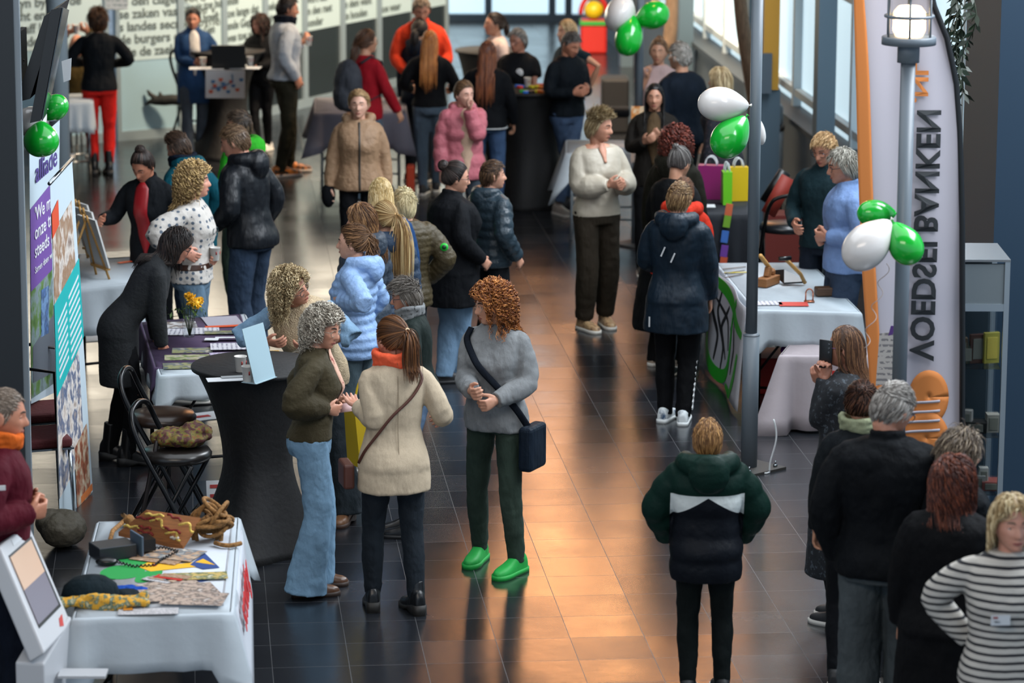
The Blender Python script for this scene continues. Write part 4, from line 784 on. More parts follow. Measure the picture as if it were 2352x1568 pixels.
# left glazed wall, two lines: A almost frontal, B running away to the right
A0=G(268,331); A1=G(420,317); dA=unit(A1-A0); Al=A0-dA*1.5; B0=A1.copy(); B1=G(1027,172); dB=unit(B1-B0)
nA=np.array([dA[1],-dA[0],0]); nB=np.array([dB[1],-dB[0],0])      # towards the hall
film=mat('film','93a3a4',.55,emit=.34); ink=mat('ink','4c5858',.7)
zf=at(300,146,(A0+dA*.2)[1])[2]
def glazed(name,Pa,Pb,nrm,z1,zfilm,lines,lower,tsz=.125,x0=.05,base=.10,pitch=.135):
    root=struct(empty(name,tuple(Pa))); loc_=np.array(Pa); d=unit(Pb-Pa); L=np.linalg.norm(Pb-Pa); n_=nrm*.05
    V=lambda x,z,o=0: d*x+nrm*o+np.array([0,0,z])
    m_=MB()
    for (xa,xb,za,zb) in ((0,L,0,base),(0,.05,base,z1),(L-.05,L,base,z1),(0,L,z1,z1+.1)): quad(m_,V(xa,za),V(xb,za),V(xb,zb),V(xa,zb),-nrm*.07)
    m_.build('frame',[mat('frame_paint','7f8f98',.4,metal=.3)],root,False)
    m_=MB(); quad(m_,V(.05,base,-.03),V(L-.05,base,-.03),V(L-.05,z1,-.03),V(.05,z1,-.03),-nrm*.01); m_.build('pane',[lower],root,False)
    m_=MB(); quad(m_,V(.05,zfilm[0],-.025),V(L-.05,zfilm[1],-.025),V(L-.05,z1,-.025),V(.05,z1,-.025),nrm*.002); m_.build('window_film',[film],root,False)
    m_=MB(); quad(m_,V(.05,1.95,-.020),V(L-.05,1.95,-.020),V(L-.05,z1,-.020),V(.05,z1,-.020),nrm*.002); m_.build('added_glow_pane',[mat('glow_pane_warm','cfc8b8',.4,emit=7)],root,False)  # unseen glowing strip added over the film so the floor reflects cream
    for i,t_ in enumerate(lines):
        z=(zfilm[0]+.05)+pitch*i
        text(t_,tsz,frame(V(x0,z,-.018),d,(0,0,1)),ink,root,name='lettering',bold=.0035)
    return root
lA=['wie de zaeke anbr','de burgers daervan','s landes secreet byne','se zaken vast ende v','te den ciager vord','sy de stede ende']
lL=['anden','staff lou','cht en ans','zyn by alle de']
AL=np.linalg.norm(A1-A0)
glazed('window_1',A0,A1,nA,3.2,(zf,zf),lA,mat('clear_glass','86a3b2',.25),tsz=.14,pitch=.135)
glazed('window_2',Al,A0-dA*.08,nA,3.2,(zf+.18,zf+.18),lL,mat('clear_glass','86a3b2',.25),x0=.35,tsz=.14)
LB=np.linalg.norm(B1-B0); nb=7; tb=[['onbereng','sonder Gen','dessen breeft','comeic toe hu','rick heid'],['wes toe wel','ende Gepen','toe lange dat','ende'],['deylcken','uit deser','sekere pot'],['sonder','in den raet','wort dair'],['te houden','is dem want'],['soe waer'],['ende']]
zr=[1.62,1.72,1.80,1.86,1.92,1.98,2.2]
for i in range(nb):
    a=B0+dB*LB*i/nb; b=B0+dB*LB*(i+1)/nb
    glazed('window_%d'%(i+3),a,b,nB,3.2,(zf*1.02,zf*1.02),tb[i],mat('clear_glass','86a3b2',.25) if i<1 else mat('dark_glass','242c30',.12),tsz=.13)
# dark gallery above the glazed walls and the far glazing of the hall
m_=MB(); q=B0-dA*4; quad(m_,up(Al-dA*3,3.3),up(A1,3.3),up(A1,7.5),up(Al-dA*3,7.5),-nA*.2); quad(m_,up(A1,3.3),up(B1,3.3),up(B1,7.5),up(A1,7.5),-nB*.2); struct(m_.build('wall_gallery_left',darkm,smooth=False))
Lw=MB(); quad(Lw,(-7,14,0),Al-dA*3,up(Al-dA*3,7.5),(-7,14,7.5),(-.2,0,0)); struct(Lw.build('wall_left',mat('wall_paint','20262b',.7),smooth=False))
m_=MB(); quad(m_,(-9,4,7.6),(9.5,4,7.6),(9.5,50,7.6),(-9,50,7.6),(0,0,.15)); struct(m_.build('ceiling',mat('ceiling_paint','15181b',.8),smooth=False))
m_=MB(); quad(m_,up(Al-dA*3,0),Al,up(Al,3.3),up(Al-dA*3,3.3),-nA*.15); struct(m_.build('wall_glazing_end',mat('wall_paint','20262b',.7),smooth=False))
# far end: bright doors and frames
FY=47.0; m_=MB()
for x in (-1.3,-.35,.55,.78,2.0,3.1,4.2,5.2): m_.box((x,FY,1.9),(.10,.12,3.8))
m_.box((2,FY,3.85),(9,.15,.25)); m_.box((2,FY,.05),(9,.15,.1)); r_=struct(empty('window_20',(0,0,0))); m_.build('frame',steel,r_,False)
m_=MB(); m_.box((2,FY+.1,1.9),(9,.02,3.7)); m_.build('pane',mat('daylight_pane','b4cfdc',.3,emit=1.5),r_,False)
m_=MB(); m_.box((-1.6,FY-.3,5.8),(12,.3,3.6)); struct(m_.build('wall_back_upper',darkm,smooth=False))
r_=struct(empty('window_22',(0,0,0))); m_=MB(); m_.box((.42,46.5,5.0),(.55,.05,1.9)); m_.build('pane',[mat('daylight_pane','b4cfdc',.3,emit=2.6)],r_,False)  # unseen bright pane added for the cool streak reflected in the floor
# unseen warm panel, put in so the floor reflects a tan glow
m_=MB(); m_.box((1.05,38.6,5.55),(3.1,.25,3.4)); struct(m_.build('wall_added_warm_panel',mat('wood','c89060',.5),smooth=False))
area('added_panel_light',(1.0,33.0,6.9),(1.0,38.6,5.0),3.0,1.2,3000,(1.0,.76,.52))  # area light added only to light the warm panel
# pendant lamps over the tables, above the picture
def pendant(x,y,z,lab):
    r_=empty('pendant_lamp',(x,y,z)); tag(r_,lab,'lamp','pendant lamps over the tables'); m_=MB(); m_.tube([(0,0,.12),(0,0,7.55-z)],.008,6); m_.build('cord',blackm,r_)
    m_=MB(); m_.lathe([(.03,.14),(.10,.10),(.17,0),(.165,0),(.09,.09),(.02,.12)],k=20); m_.build('lamp_shade',greyp,r_)
    m_=MB(); m_.ball((0,0,-.0),.085,14); m_.build('bulb',mat('bulb','ffb46a',.4,emit=55),r_)
for x,y,z in ((.43,32.2,3.55),(.93,28.4,3.55)): pendant(x,y,z,'small round pendant lamp with warm bulb hanging high over the hall')
# right window wall
W0=G(1960,370,.9); W0=up(W0,0); wd=AW
def wp(t,z,o=0): return W0+wd*t+AX*o+np.array([0,0,z])   # t metres further away
m_=MB(); quad(m_,wp(-9,0),wp(19,0),wp(19,.85),wp(-9,.85),AX*.3); struct(m_.build('wall_right',mat('ledge_paint','4b5660',.6),smooth=False))
m_=MB(); quad(m_,wp(-9,.85,-.06),wp(19,.85,-.06),wp(19,.85,.34),wp(-9,.85,.34),(0,0,.05)); struct(m_.build('trim_1',mat('ledge','2c343b',.5),smooth=False))
m_=MB()
for i,t in enumerate(np.arange(-9,19,1.4)):
    quad(m_,wp(t,.9,.12),wp(t+.09,.9,.12),wp(t+.09,4.2,.12),wp(t,4.2,.12),AX*.1)
for z in (1.0,2.15,3.4): quad(m_,wp(-9,z,.13),wp(19,z,.13),wp(19,z+.07,.13),wp(-9,z+.07,.13),AX*.08)
r_=struct(empty('window_21',(0,0,0))); m_.build('frame',mat('frame_white','a9b6bd',.5),r_,False)
m_=MB(); quad(m_,wp(-9,.9,.20),wp(19,.9,.20),wp(19,4.2,.20),wp(-9,4.2,.20),AX*.02); m_.build('pane',mat('daylight_pane','b4ccd8',.3,emit=1.1),r_,False)
for k,(t) in enumerate((.8,4.4,9.0,14.0)):
    m_=MB(); c=wp(t,2.6,-.12); m_.box(c,(.16,.20,5.2),rz=YAW); struct(m_.build('trim_%d'%(k+2),steel,smooth=False))
# near right: dark blue column wall with its brown-grey side
XR=at(2287,300,18.6)[0]; m_=MB(); m_.box((XR+1.5,19.3,3.2),(3.0,1.4,6.4)); m_.m=[1 if i==0 else 0 for i in range(6)]
struct(m_.build('wall_near_right',[mat('blue_wall','112c40',.6),mat('brown_wall','2c2c30',.7)],smooth=False))
# near left: dark pillar with grey edge strip
xe=at(30,200,18.3)[0]; m_=MB(); m_.box((xe-1.0,18.33,3.2),(2.0,.06,6.4)); struct(m_.build('trim_10',mat('pillar_paint','151c22',.6),smooth=False))
m_=MB(); m_.box((xe+.015,18.34,3.2),(.03,.04,6.4)); struct(m_.build('trim_11',mat('strip_paint','6a737a',.5),smooth=False))
cpos=G(141,560); m_=MB(); m_.tube([(cpos[0],cpos[1],0),(cpos[0],cpos[1],7.5)],.092,28); struct(m_.build('trim_12',mat('column_paint','8a979f',.45)))
# ------------------------------------------------------------------ lantern posts
def lantern_post(px,py,zj,H_,lab,lantern=True,seen=True):
    b=G(px,py); r_=empty('lantern_post',tuple(b)); tag(r_,lab,'lamp post')
    m_=MB(); m_.tube([(0,0,zj-.02),(0,0,H_)],.037,24); m_.build('pole',greyp,r_)
    m_=MB(); m_.tube([(0,0,.012),(0,0,zj)],.053,28); m_.tube([(0,0,zj-.008),(0,0,zj+.006)],[.055,.040],28); m_.build('lower_pole',greyp,r_)
    m_=MB(); m_.box((0,0,.008),(.34,.34,.016),rz=R(42)); m_.build('base_plate',mat('plate','3c3936',.5,metal=.2),r_,False)
    for a in (42,132,222,312):
        m_=MB(); c=np.array([math.cos(R(a+45)),math.sin(R(a+45)),0])*.17; m_.tube([c+(0,0,.016),c+(0,0,.032)],.014,6); m_.tube([c+(0,0,.03),c+(0,0,.055)],.006,6); m_.build('bolt',chrome,r_)
    z=H_
    m_=MB(); m_.lathe([(.055,z-.09),(.055,z-.005),(.05,z),(.135,z),(.135,z+.035),(.13,z+.04)],k=32); m_.build('collar',greyp,r_)
    g_=MB(); ang=np.arange(28)*2*math.pi/28; g_.loft([np.stack([np.cos(ang)*.098,np.sin(ang)*.098,0*ang+zz],1) for zz in (z+.04,z+.24)],cap=False); g_.build('lantern_glass',mat('glass','e8d8c0',.05,a=.22),r_)
    m_=MB(); m_.lathe([(.060,z+.04),(.072,z+.07),(.070,z+.16),(.05,z+.19)],k=20); m_.build('bulb',mat('bulb','ffdcae',.4,emit=9),r_)
    m_=MB()
    for zz in (z+.14,z+.245): m_.tube(np.stack([np.cos(ang)*.118,np.sin(ang)*.118,0*ang+zz],1),.008,8,close=True)
    for a in range(0,360,60): c=np.array([math.cos(R(a+25)),math.sin(R(a+25)),0])*.118; m_.tube([c+(0,0,z+.03),c+(0,0,z+.25)],.006,8)
    m_.lathe([(.14,z+.25),(.14,z+.27),(.06,z+.36),(.02,z+.38)],k=28); m_.build('cage',greyp,r_)
    return r_,b
zj=at(1722,765,G(1722,1075)[1])[2]
lp1,bp1=lantern_post(1722,1072,zj,3.27,'grey lantern post in the middle of the hall with a square base plate')
bz=G(2052,1552); zl=at(2073,86,bz[1])[2]
lp2,bp2=lantern_post(2052,1552,zj,zl-.02,'grey lantern post with glowing caged lantern in front of the tall feather flag')
lp3,bp3=lantern_post(1462,560,zj,3.3,'grey lantern post in the distance with leaflets taped to it')
lt=bpy.data.lights.new('lantern_light','POINT'); lt.energy=14; lt.color=(1,.72,.45); lt.shadow_soft_size=.05; lo=bpy.data.objects.new('lantern_light',lt); C.objects.link(lo); lo.location=(bp2[0],bp2[1]-.0,zl+.30)
# ------------------------------------------------------------------ balloons
GR='0fa02c'; WH='c9c5c2'
def balloon(cx,cy,Y,w_,h_,tie,col,lab,grp):
    c=at(cx,cy,Y); t_=at(tie[0],tie[1],Y+.03); ax=unit(t_-c) if abs(tie[0]-cx)+abs(tie[1]-cy)>3 else unit(np.array([0,.7,-.7])); rw=w_*Y/F; rl=h_*Y/F
    u=np.cross(ax,(0,1,0)); u=unit(u) if np.linalg.norm(u)>.05 else np.array([1,0,0]); v=np.cross(ax,u); k=28; ang=np.arange(k)*2*math.pi/k; rr=[]
    for s_ in np.linspace(0,math.pi,26):
        x=-math.cos(s_); r0=math.sin(s_)*(1-.10*x-.22*max(0,x)**2)*rw+1e-4; rr.append(np.outer(np.cos(ang)*r0,u)+np.outer(np.sin(ang)*r0,v)+ax*x*rl*(1+.10*max(0,x)**3))
    o_=empty('balloon',tuple(c)); m_=MB(); m_.loft(rr); m_.build('bulb',mat('balloon',col,.22),o_); m_=MB(); e=ax*rl*1.10; m_.tube([e-ax*.012,e+ax*.006,e+ax*.016],[.006,.005,.012],10); m_.build('knot',mat('balloon',col,.3),o_)
    tag(o_,lab,'balloon',grp)
balloon(70,286,19.02,36,38,(88,270),WH,'white balloon under the wall screen on the left','balloons under the wall screen')
balloon(91,327,18.95,41,42,(84,290),GR,'large round green balloon in front of the purple roll-up banner','balloons under the wall screen')
balloon(121,256,19.2,29,37,(98,278),GR,'green balloon half behind the wall screen','balloons under the wall screen')
balloon(1420,30,28.6,43,34,(1462,52),WH,'white balloon at the top of the far lantern post cluster','balloons on the far lantern post')
balloon(1493,34,28.6,32,41,(1455,50),GR,'green balloon right of the far lantern post','balloons on the far lantern post')
balloon(1440,82,28.5,32,46,(1448,38),GR,'green balloon hanging down on the far lantern post','balloons on the far lantern post')
balloon(1655,236,20.5,40,58,(1712,238),WH,'white balloon on the left of the middle lantern post','balloons on the middle lantern post')
balloon(1675,311,20.45,42,54,(1712,262),GR,'green balloon on the middle lantern post','balloons on the middle lantern post')
balloon(1740,296,21.15,14,34,(1730,250),WH,'white balloon peeking out behind the middle lantern post','balloons on the middle lantern post')
balloon(2010,484,16.5,32,46,(2052,484),GR,'green balloon behind the white one on the near lantern post','balloons on the near lantern post')
balloon(1992,556,16.1,50,70,(2044,500),WH,'big white balloon on the near lantern post','balloons on the near lantern post')
balloon(2077,554,16.1,40,52,(2050,505),GR,'green balloon in front of the near lantern post','balloons on the near lantern post')
# curled ribbon
t_=np.linspace(0,1,40); m_=MB(); p_=at(2045,600,16.15); m_.tube(np.stack([p_[0]-.02-.10*t_+.02*np.sin(t_*22),p_[1]+.015*np.cos(t_*22),p_[2]-.42*t_],1),.0022,5); tag(m_.build('curled_ribbon',mat('ribbon','a89a94',.4)),'thin curled ribbon hanging below the near balloons','ribbon')
# ------------------------------------------------------------------ cloth covered tables
def cloth(name,corners,drop,material,lab,wave=.022,cdrop=.10,flare=.05,n=16,grp=None,open_=()):
    cs=[np.asarray(c,float) for c in corners]; ctr=sum(cs)/4; per=[];out=[];cor=[];dr=[]
    for i in range(4):
        a,b=cs[i],cs[(i+1)%4]; d=unit(b-a); nn=np.array([d[1],-d[0],0]); 
        if nn@((a+b)/2-ctr)<0: nn=-nn
        for j in range(n):
            u=j/n; per.append(a*(1-u)+b*u); pv=unit(cs[i]-cs[i-1]); pn=np.array([pv[1],-pv[0],0]); pn=pn if pn@((cs[i]+cs[i-1])/2-ctr)>0 else -pn
            out.append(nn if j>0 else unit(nn+pn)*1.3); c_=max(0,1-u*n/2.0,1-(1-u)*n/2.0); cor.append(c_); dr.append(drop[i] if j>0 else (drop[i]+drop[i-1])/2)
    per=np.array(per)-np.array([ctr[0],ctr[1],0]); out=np.array(out); cor=np.array(cor); dr=np.array(dr); z0=cs[0][2]
    ph=np.arange(len(per)); rings=[]
    for f_ in (0,.02,.1,.3,.55,.8,1.0):
        off=.004+.012*(f_>0)+flare*f_*(.35+cor)+wave*f_*np.sin(ph*1.35+1.3*np.sin(ph*.5)); z=-f_*(dr+cdrop*cor)-.0
        q=per+out*off[:,None]; q[:,2]=z0+z+(.0 if f_ else .004); rings.append(q)
    inner=per*1.0; inner[:,2]=z0+.004; rings=[inner]+rings
    m_=MB(); m_.loft(rings[1:],cap=False); N_=len(per); tp=inner.copy(); tp[:,2]=z0+.0045; m_.add(tp,[tuple(range(N_))])
    o=m_.build(name,material,loc=(ctr[0],ctr[1],0)); sol=o.modifiers.new('s','SOLIDIFY'); sol.thickness=.003; sol.offset=-1; tag(o,lab,'tablecloth',grp); return o,ctr
def table(corners,lab,legc=blackm,h=None,cat='table'):
    cs=[np.asarray(c,float) for c in corners]; ctr=sum(cs)/4; z=cs[0][2]; r_=empty('folding_table',(ctr[0],ctr[1],0)); tag(r_,lab,cat)
    m_=MB(); L=[c-np.array([ctr[0],ctr[1],0]) for c in cs]; m_.loft([[l*np.array([.99,.99,1])-np.array([0,0,.03]) for l in L],[l*np.array([.99,.99,1])-np.array([0,0,.004]) for l in L]]); m_.build('tabletop',wht,r_,False)
    for l in L:
        m_=MB(); a=l*np.array([.86,.86,1]); m_.tube([(a[0],a[1],z-.03),(a[0]*1.02,a[1]*1.02,0)],.014,10); m_.build('leg',legc,r_)
    for i,j in ((0,1),(2,3)):
        m_=MB(); a=L[i]*.86;b=L[j]*.86; m_.tube([(a[0],a[1],.18),(b[0],b[1],.18)],.010,8); m_.tube([((a[0]+b[0])/2,(a[1]+b[1])/2,z-.04),(a[0],a[1],.30)],.009,8); m_.build('brace',legc,r_)
    return r_
clothw=mat('cloth_white','aab3ba',.75,bump=9)
# ------- scouting table (front left)
def zq(l,z): return [G(x,y,z) for x,y in l]
ST=zq([(178,1428),(532,1412),(548,1196),(232,1208)],.75); ST[0]=ST[0]; 
table(ST,'folding table under the white cloth in the front left corner')
cloth('tablecloth',ST,[.26,.22,.2,.3],clothw,'white paper tablecloth on the front left scouting table',cdrop=.16,flare=.09,wave=.010)
e0=unit(ST[1]-ST[0]); e1=unit(ST[2]-ST[1]); 
def on(px,py,z=.756): return G(px,py,z)
# white flag laid over the table with printed lily
fl=zq([(262,1440),(520,1400),(540,1222),(352,1270)],.757)
r_=empty('scouting_flag',tuple(fl[0])); tag(r_,'white printed flag with red lettering and a lily, laid across the front left table','flag')
fz=[on(248,1405),on(512,1395),on(532,1215),on(300,1232)]; bs=fl[0]
sub=lambda P: [np.asarray(p)-bs for p in P]
m_=MB(); quad(m_,*sub(fz),(0,0,.002),2,2); side=unit(np.array([e1[1],-e1[0],0])); 
s0,s1=fz[1],fz[2]; s0o=s0+side*.06; s1o=s1+side*.06; quad(m_,s0-bs,s1-bs,s1o-bs+(0,0,-.02),s0o-bs+(0,0,-.02),(0,0,.002)); 
so=.10; quad(m_,s0o-bs+(0,0,-.02),s1o-bs+(0,0,-.02),s1o+side*.05-bs+(0,0,-.36),s0o+side*.09-bs+(0,0,-.50),side*.002,6,6); m_.build('flag_cloth',mat('flag_white','b9bec6',.8,bump=12),r_)
wv=unit((side*.07+np.array([0,0,-.42]))); text('scouting',.26,frame(s0o+side*.055-bs+(0,0,-.20)+e1*.22,e1,-wv),mat('flag_red','c01c20',.6),r_,bold=.006)
def patch(pts,material,name,parent,z=.7595,th=.0012):
    P=[on(x,y,z)-bs for x,y in pts]; m_=MB(); n=len(P); V=P+[p+np.array([0,0,th]) for p in P]; m_.add(V,[tuple(range(n))[::-1],tuple(range(n,2*n))]+[(i,(i+1)%n,(i+1)%n+n,i+n) for i in range(n)]); return m_.build(name,material,parent,False)
def blob(cx,cy,rx,ry,rot,n=22,pinch=0):
    o=[]
    for i in range(n):
        a=2*math.pi*i/n; x=rx*math.cos(a)*(1-pinch*math.sin(a)**2); y=ry*math.sin(a); o.append((cx+x*math.cos(R(rot))-y*math.sin(R(rot)),cy+x*math.sin(R(rot))+y*math.cos(R(rot))))
    return o
gp=mat('print_green','128a3c',.7); yp=mat('print_yellow','d8a40e',.7); bp_=mat('print_blue','163a78',.7); rp=mat('print_red','c4201c',.7)
patch(blob(285,1320,52,16,-4),gp,'print',r_,.7590); patch(blob(318,1296,48,11,12),gp,'print',r_,.7593); patch(blob(345,1328,34,12,-20),gp,'print',r_,.7596); patch(blob(330,1283,32,9,18),yp,'print',r_,.7599)
patch([(322,1308),(345,1296),(420,1300),(478,1292),(470,1305),(400,1312),(350,1318)],yp,'print',r_,.7602)
patch([(440,1302),(474,1275),(508,1308),(470,1312)],bp_,'print',r_,.7605); patch([(452,1296),(470,1288),(498,1302)],yp,'print',r_,.7612); patch(blob(358,1303,6,3,0),rp,'print',r_,.7615); patch(blob(470,1335,18,5,-10),bp_,'print',r_,.7605)
# knot board
kb=[on(275,1228,.80),on(423,1259,.775),on(464,1194,.90),on(339,1176,.93)]; o0=kb[0]; r_=empty('knot_board',tuple(o0)); tag(r_,'brown board with sample knots lying at the back of the front left table','board')
m_=MB(); quad(m_,*[p-o0 for p in kb],(0,0,-.02)); m_.build('board',mat('wood','8a5426',.6),r_,False)
U=kb[1]-o0; V_=kb[3]-o0
for u,v,ln,cc,lp in ((.22,.80,.30,'d8b85a',0),(.50,.86,.30,'7a1e16',0),(.18,.62,.34,'7a1e16',0),(.34,.55,.22,'d8b85a',1),(.75,.62,.26,'d8b85a',1),(.12,.22,.26,'d8b85a',0),(.30,.28,.22,'7a1e16',0),(.38,.12,.3,'7a1e16',0),(.66,.40,.34,'7a1e16',0),(.72,.22,.20,'d8b85a',1),(.82,.14,.14,'c8c0b0',0)):
    m_=MB(); t_=np.linspace(0,1,16); c=U*u+V_*v+(0,0,.012); d=unit(U)*.8+unit(V_)*.15*math.sin(u*9)
    if lp: pts=c+np.outer((t_-.3)*.11,unit(U))+np.outer(.028*np.sin(t_*5),unit(V_))
    else: pts=c+np.outer((t_-.5)*ln*.42,d)+np.outer(.006*np.sin(t_*11),unit(V_))
    m_.tube(pts,.0065,7); m_.build('knot',mat('rope',cc,.8),r_)
# rope coil
rg=np.random.RandomState(5); c=on(492,1228,.80); m_=MB()
for k in range(9):
    a=np.linspace(0,2*math.pi,28); ax=.07+.03*rg.rand(); bx=.05+.03*rg.rand(); tl=rg.uniform(-1.0,1.0); q=np.stack([np.cos(a)*ax,np.sin(a)*bx*math.cos(tl),np.sin(a)*bx*math.sin(tl)],1)@rotz(rg.rand()*3).T; q+= [rg.uniform(-.03,.03),rg.uniform(-.05,.06),.035+.012*k*rg.rand()]; q[:,2]=np.maximum(q[:,2],-.03); m_.tube(q,.0105,8,close=False)
for k in range(3):
    a=np.linspace(-.5,3.6,24); m_.tube(np.stack([np.cos(a)*.065-.02-.02*k,.02*k+0*a,np.sin(a)*(.14-.02*k)+.01],1),.0105,8)
a=np.linspace(0,1,12); m_.tube(np.stack([.02+.13*a,-.10-.05*np.sin(a*3),-.025+0*a],1),.012,8)
o=m_.build('rope_coil',mat('rope','8a6234',.9),loc=tuple(c)); tag(o,'coiled brown hemp rope on the far right corner of the front left table','rope')
m_=MB(); a=np.linspace(0,1,22); pts=[]
for k,(x,y) in enumerate(((255,1250),(262,1225),(285,1205),(300,1192),(285,1188),(300,1200))): pts.append(on(x,y,.78+.01*(k%2)))
m_.tube(pts,.012,8); m_.ball(pts[-1],.03,10); tag(m_.build('rope',mat('rope','8a6234',.9)),'brown rope end running behind the knot board','rope')
# radio with microphone
c=on(275,1285,.76); r_=empty('radio_set',tuple(c),rz=R(28)); tag(r_,'dark two-way radio set with a microphone on a coiled cord','radio')
m_=MB(); m_.box((-.02,.02,.035),(.20,.15,.07)); bevel(m_.build('case',mat('radio_plastic','20242a',.4),r_,False),.005); m_=MB(); m_.box((.10,-.0,.055),(.012,.16,.11)); bevel(m_.build('faceplate',mat('blue_grey','48586a',.4),r_,False))
m_=MB(); m_.box((.15,.02,.05),(.07,.12,.06)); m_.build('control_head',blackp,r_,False)
for i in range(5): m_=MB(); m_.box((.187,-.02+.02*i,.06),(.004,.012,.010)); m_.build('button',mat('button','8c9298',.4),r_,False)
c=on(248,1296,.775); m_=MB(); m_.ball((0,0,0),(.055,.035,.022),16); t_=np.linspace(0,1,120); 
kx=[(.05,0,.0),(.14,-.05,-.008),(.24,-.03,-.008),(.27,.06,.0),(.34,.13,.02),(.26,.20,.02),(.16,.20,.01)]; kx=np.array(kx); cu=np.stack([np.interp(t_*6,range(7),kx[:,i]) for i in range(3)],1); cu[:,2]+=.006*np.sin(t_*200); cu[:,1]+=.006*np.cos(t_*200); m_.tube(cu,.004,5); o=m_.build('microphone',blackp,loc=tuple(c)); tag(o,'black hand microphone with coiled cord on the white flag','microphone')
# magazines and leaflets
def leaf(cx,cy,w_,h_,rot,material,lab,name='leaflet',z=.762,tilt=0,grp=None,th=.003,ez=None):
    c=G(cx,cy,z); m_=MB(); m_.box((0,0,th/2),(w_,h_,th)); o=m_.build(name,material,loc=tuple(c),smooth=False); o.rotation_euler=(R(tilt),0,R(rot)); tag(o,lab,'leaflet' if name=='leaflet' else name.replace('_',' '),grp); return o
mg=mat('photo','c2b8a8',.5,('a88a70','5c6a74','d0c8bc'),18); mg2=mat('photo','6a5440',.4,('a8907a','8c6a50','d0b8a0'),26); mg3=mat('text','b8b6b8',.6,a='6a6a70',b=(.016,1))
leaf(405,1278,.20,.26,70,mg,'open photo magazine on the yellow and blue print of the flag','magazine',.768)
leaf(375,1285,.20,.26,66,mg2,'brown tinted magazine page under the open photo magazine','magazine',.764)
for i in range(4): leaf(365+i*14,1338-i*3,.055,.15,60+i*3,[mg3,mg,mat('cover_red','b02820',.5),mg2][i],'narrow folder in the row of folders on the flag, %s'%['lowest and pale','second with photos','red one','last dark one'][i],'folder',.766+.002*i,grp='row of narrow folders')
leaf(455,1328,.30,.12,8,mat('photo','8a7440',.35,('c8b070','5a6a48','d8d0b8'),22),'glossy yellow brown leaflets near the edge','leaflet',.768)
for i,(x,y,rt) in enumerate(((395,1352,30),(430,1362,20),(375,1372,12),(450,1380,-5))): leaf(x,y,.30,.21,rt,mat('photo','8f8078',.12,('b8a69a','6c625e','cfc6c0'),20+i),'clear sleeve with photo sheet, %s in the fan'%['uppermost','second','third','lowest'][i],'sleeve',.764+.003*i,grp='fan of glossy photo sheets')
leaf(345,1410,.28,.10,4,mg3,'white text sheet at the near edge of the front left table','sheet',.762)
leaf(298,1404,.045,.05,10,mat('card_orange','c07a1c',.5),'small orange card on the text sheet','card',.767)
# cap, scarf and blue cloth
c=on(212,1385,.76); r_=empty('baseball_cap',tuple(c),rz=R(-70)); tag(r_,'dark green baseball cap lying on the front left table','cap'); m_=MB(); m_.lathe([(.12,0),(.122,.03),(.11,.075),(.07,.11),(.01,.125)],k=26,sy=1.15); m_.build('crown',mat('fabric','0c1a20',.8),r_)
a=np.linspace(-1.1,1.1,12); m_=MB(); inn=np.stack([np.sin(a)*.115,np.cos(a)*.125,.012+0*a],1); ou=np.stack([np.sin(a)*.12,np.cos(a)*.15+.085,.0+.02*np.cos(a)],1); m_.slab(np.stack([inn,ou]),(0,0,.004)); m_.build('brim',mat('fabric','0c1a20',.8),r_)
c=on(238,1402,.765); m_=MB(); 
for k in range(3): t_=np.linspace(0,1,16); m_.tube(np.stack([-.20+.42*t_,.02*k+.02*np.sin(t_*6+k),.012+.012*k+.012*np.sin(t_*9+k*2)],1),.020,8)
o=m_.build('patterned_scarf',mat('photo','a8781c',.7,('d09a20','2c5a50','c8b890'),40),loc=tuple(c),rz=R(8)); remesh(o,.006,2,.02,.04); tag(o,'yellow patterned scarf under the cap','scarf')
c=on(300,1358,.77); m_=MB(); 
for k in range(3): m_.ball((-.05+.05*k,.01*(k%2),.0),(.045,.03,.012),12)
o=m_.build('blue_neckerchief',mat('fabric','12439a',.7),loc=tuple(c)); remesh(o,.006,2,.02,.05); tag(o,'crumpled blue neckerchief behind the cap','scarf')
# kiosk
def PQ(l): return [at(x,y,Y) for x,y,Y in l]
kq=PQ([(108,1508,14.55),(170,1440,14.95),(68,1206,15.20),(2,1262,14.80)]); o0=kq[0]; r_=empty('info_kiosk',tuple(up(o0,0))); tag(r_,'white touch screen kiosk at the left front edge','kiosk'); b0=up(o0,0)
e_x=unit(kq[1]-kq[0]); e_y=unit(kq[3]-kq[0]); nn=unit(np.cross(e_x,e_y)); nn=nn if nn[1]<0 else -nn
m_=MB(); quad(m_,*[p-b0 for p in kq],-nn*.09); bevel(m_.build('screen_housing',mat('kiosk_white','b4b6ba',.4),r_,False),.012,3)
kx=lambda u,v: (kq[0]*(1-u)+kq[1]*u)*(1-v)+(kq[3]*(1-u)+kq[2]*u)*v-b0
m_=MB(); quad(m_,kx(.12,.20),kx(.90,.20),kx(.90,.88),kx(.12,.88),nn*.004); m_.build('bezel',blackp,r_,False)
m_=MB(); quad(m_,kx(.12,.23),kx(.84,.23),kx(.84,.86),kx(.12,.86),nn*.006); m_.build('screen',mat('screen','6c6670',.15,emit=.25),r_,False)
m_=MB(); quad(m_,kx(.12,.55),kx(.84,.55),kx(.84,.86),kx(.12,.86),nn*.0075); m_.build('screen_image',mat('screen_peach','b89a84',.15,emit=.3),r_,False)
m_=MB(); quad(m_,kx(.66,.07),kx(.76,.05),kx(.84,.14),kx(.72,.13),nn*.003); m_.build('arrow_mark',red,r_,False)
m_=MB(); quad(m_,kx(.35,.92),kx(.95,.92),kx(.95,.98),kx(.35,.98),nn*.003); m_.build('sticker',paper,r_,False)
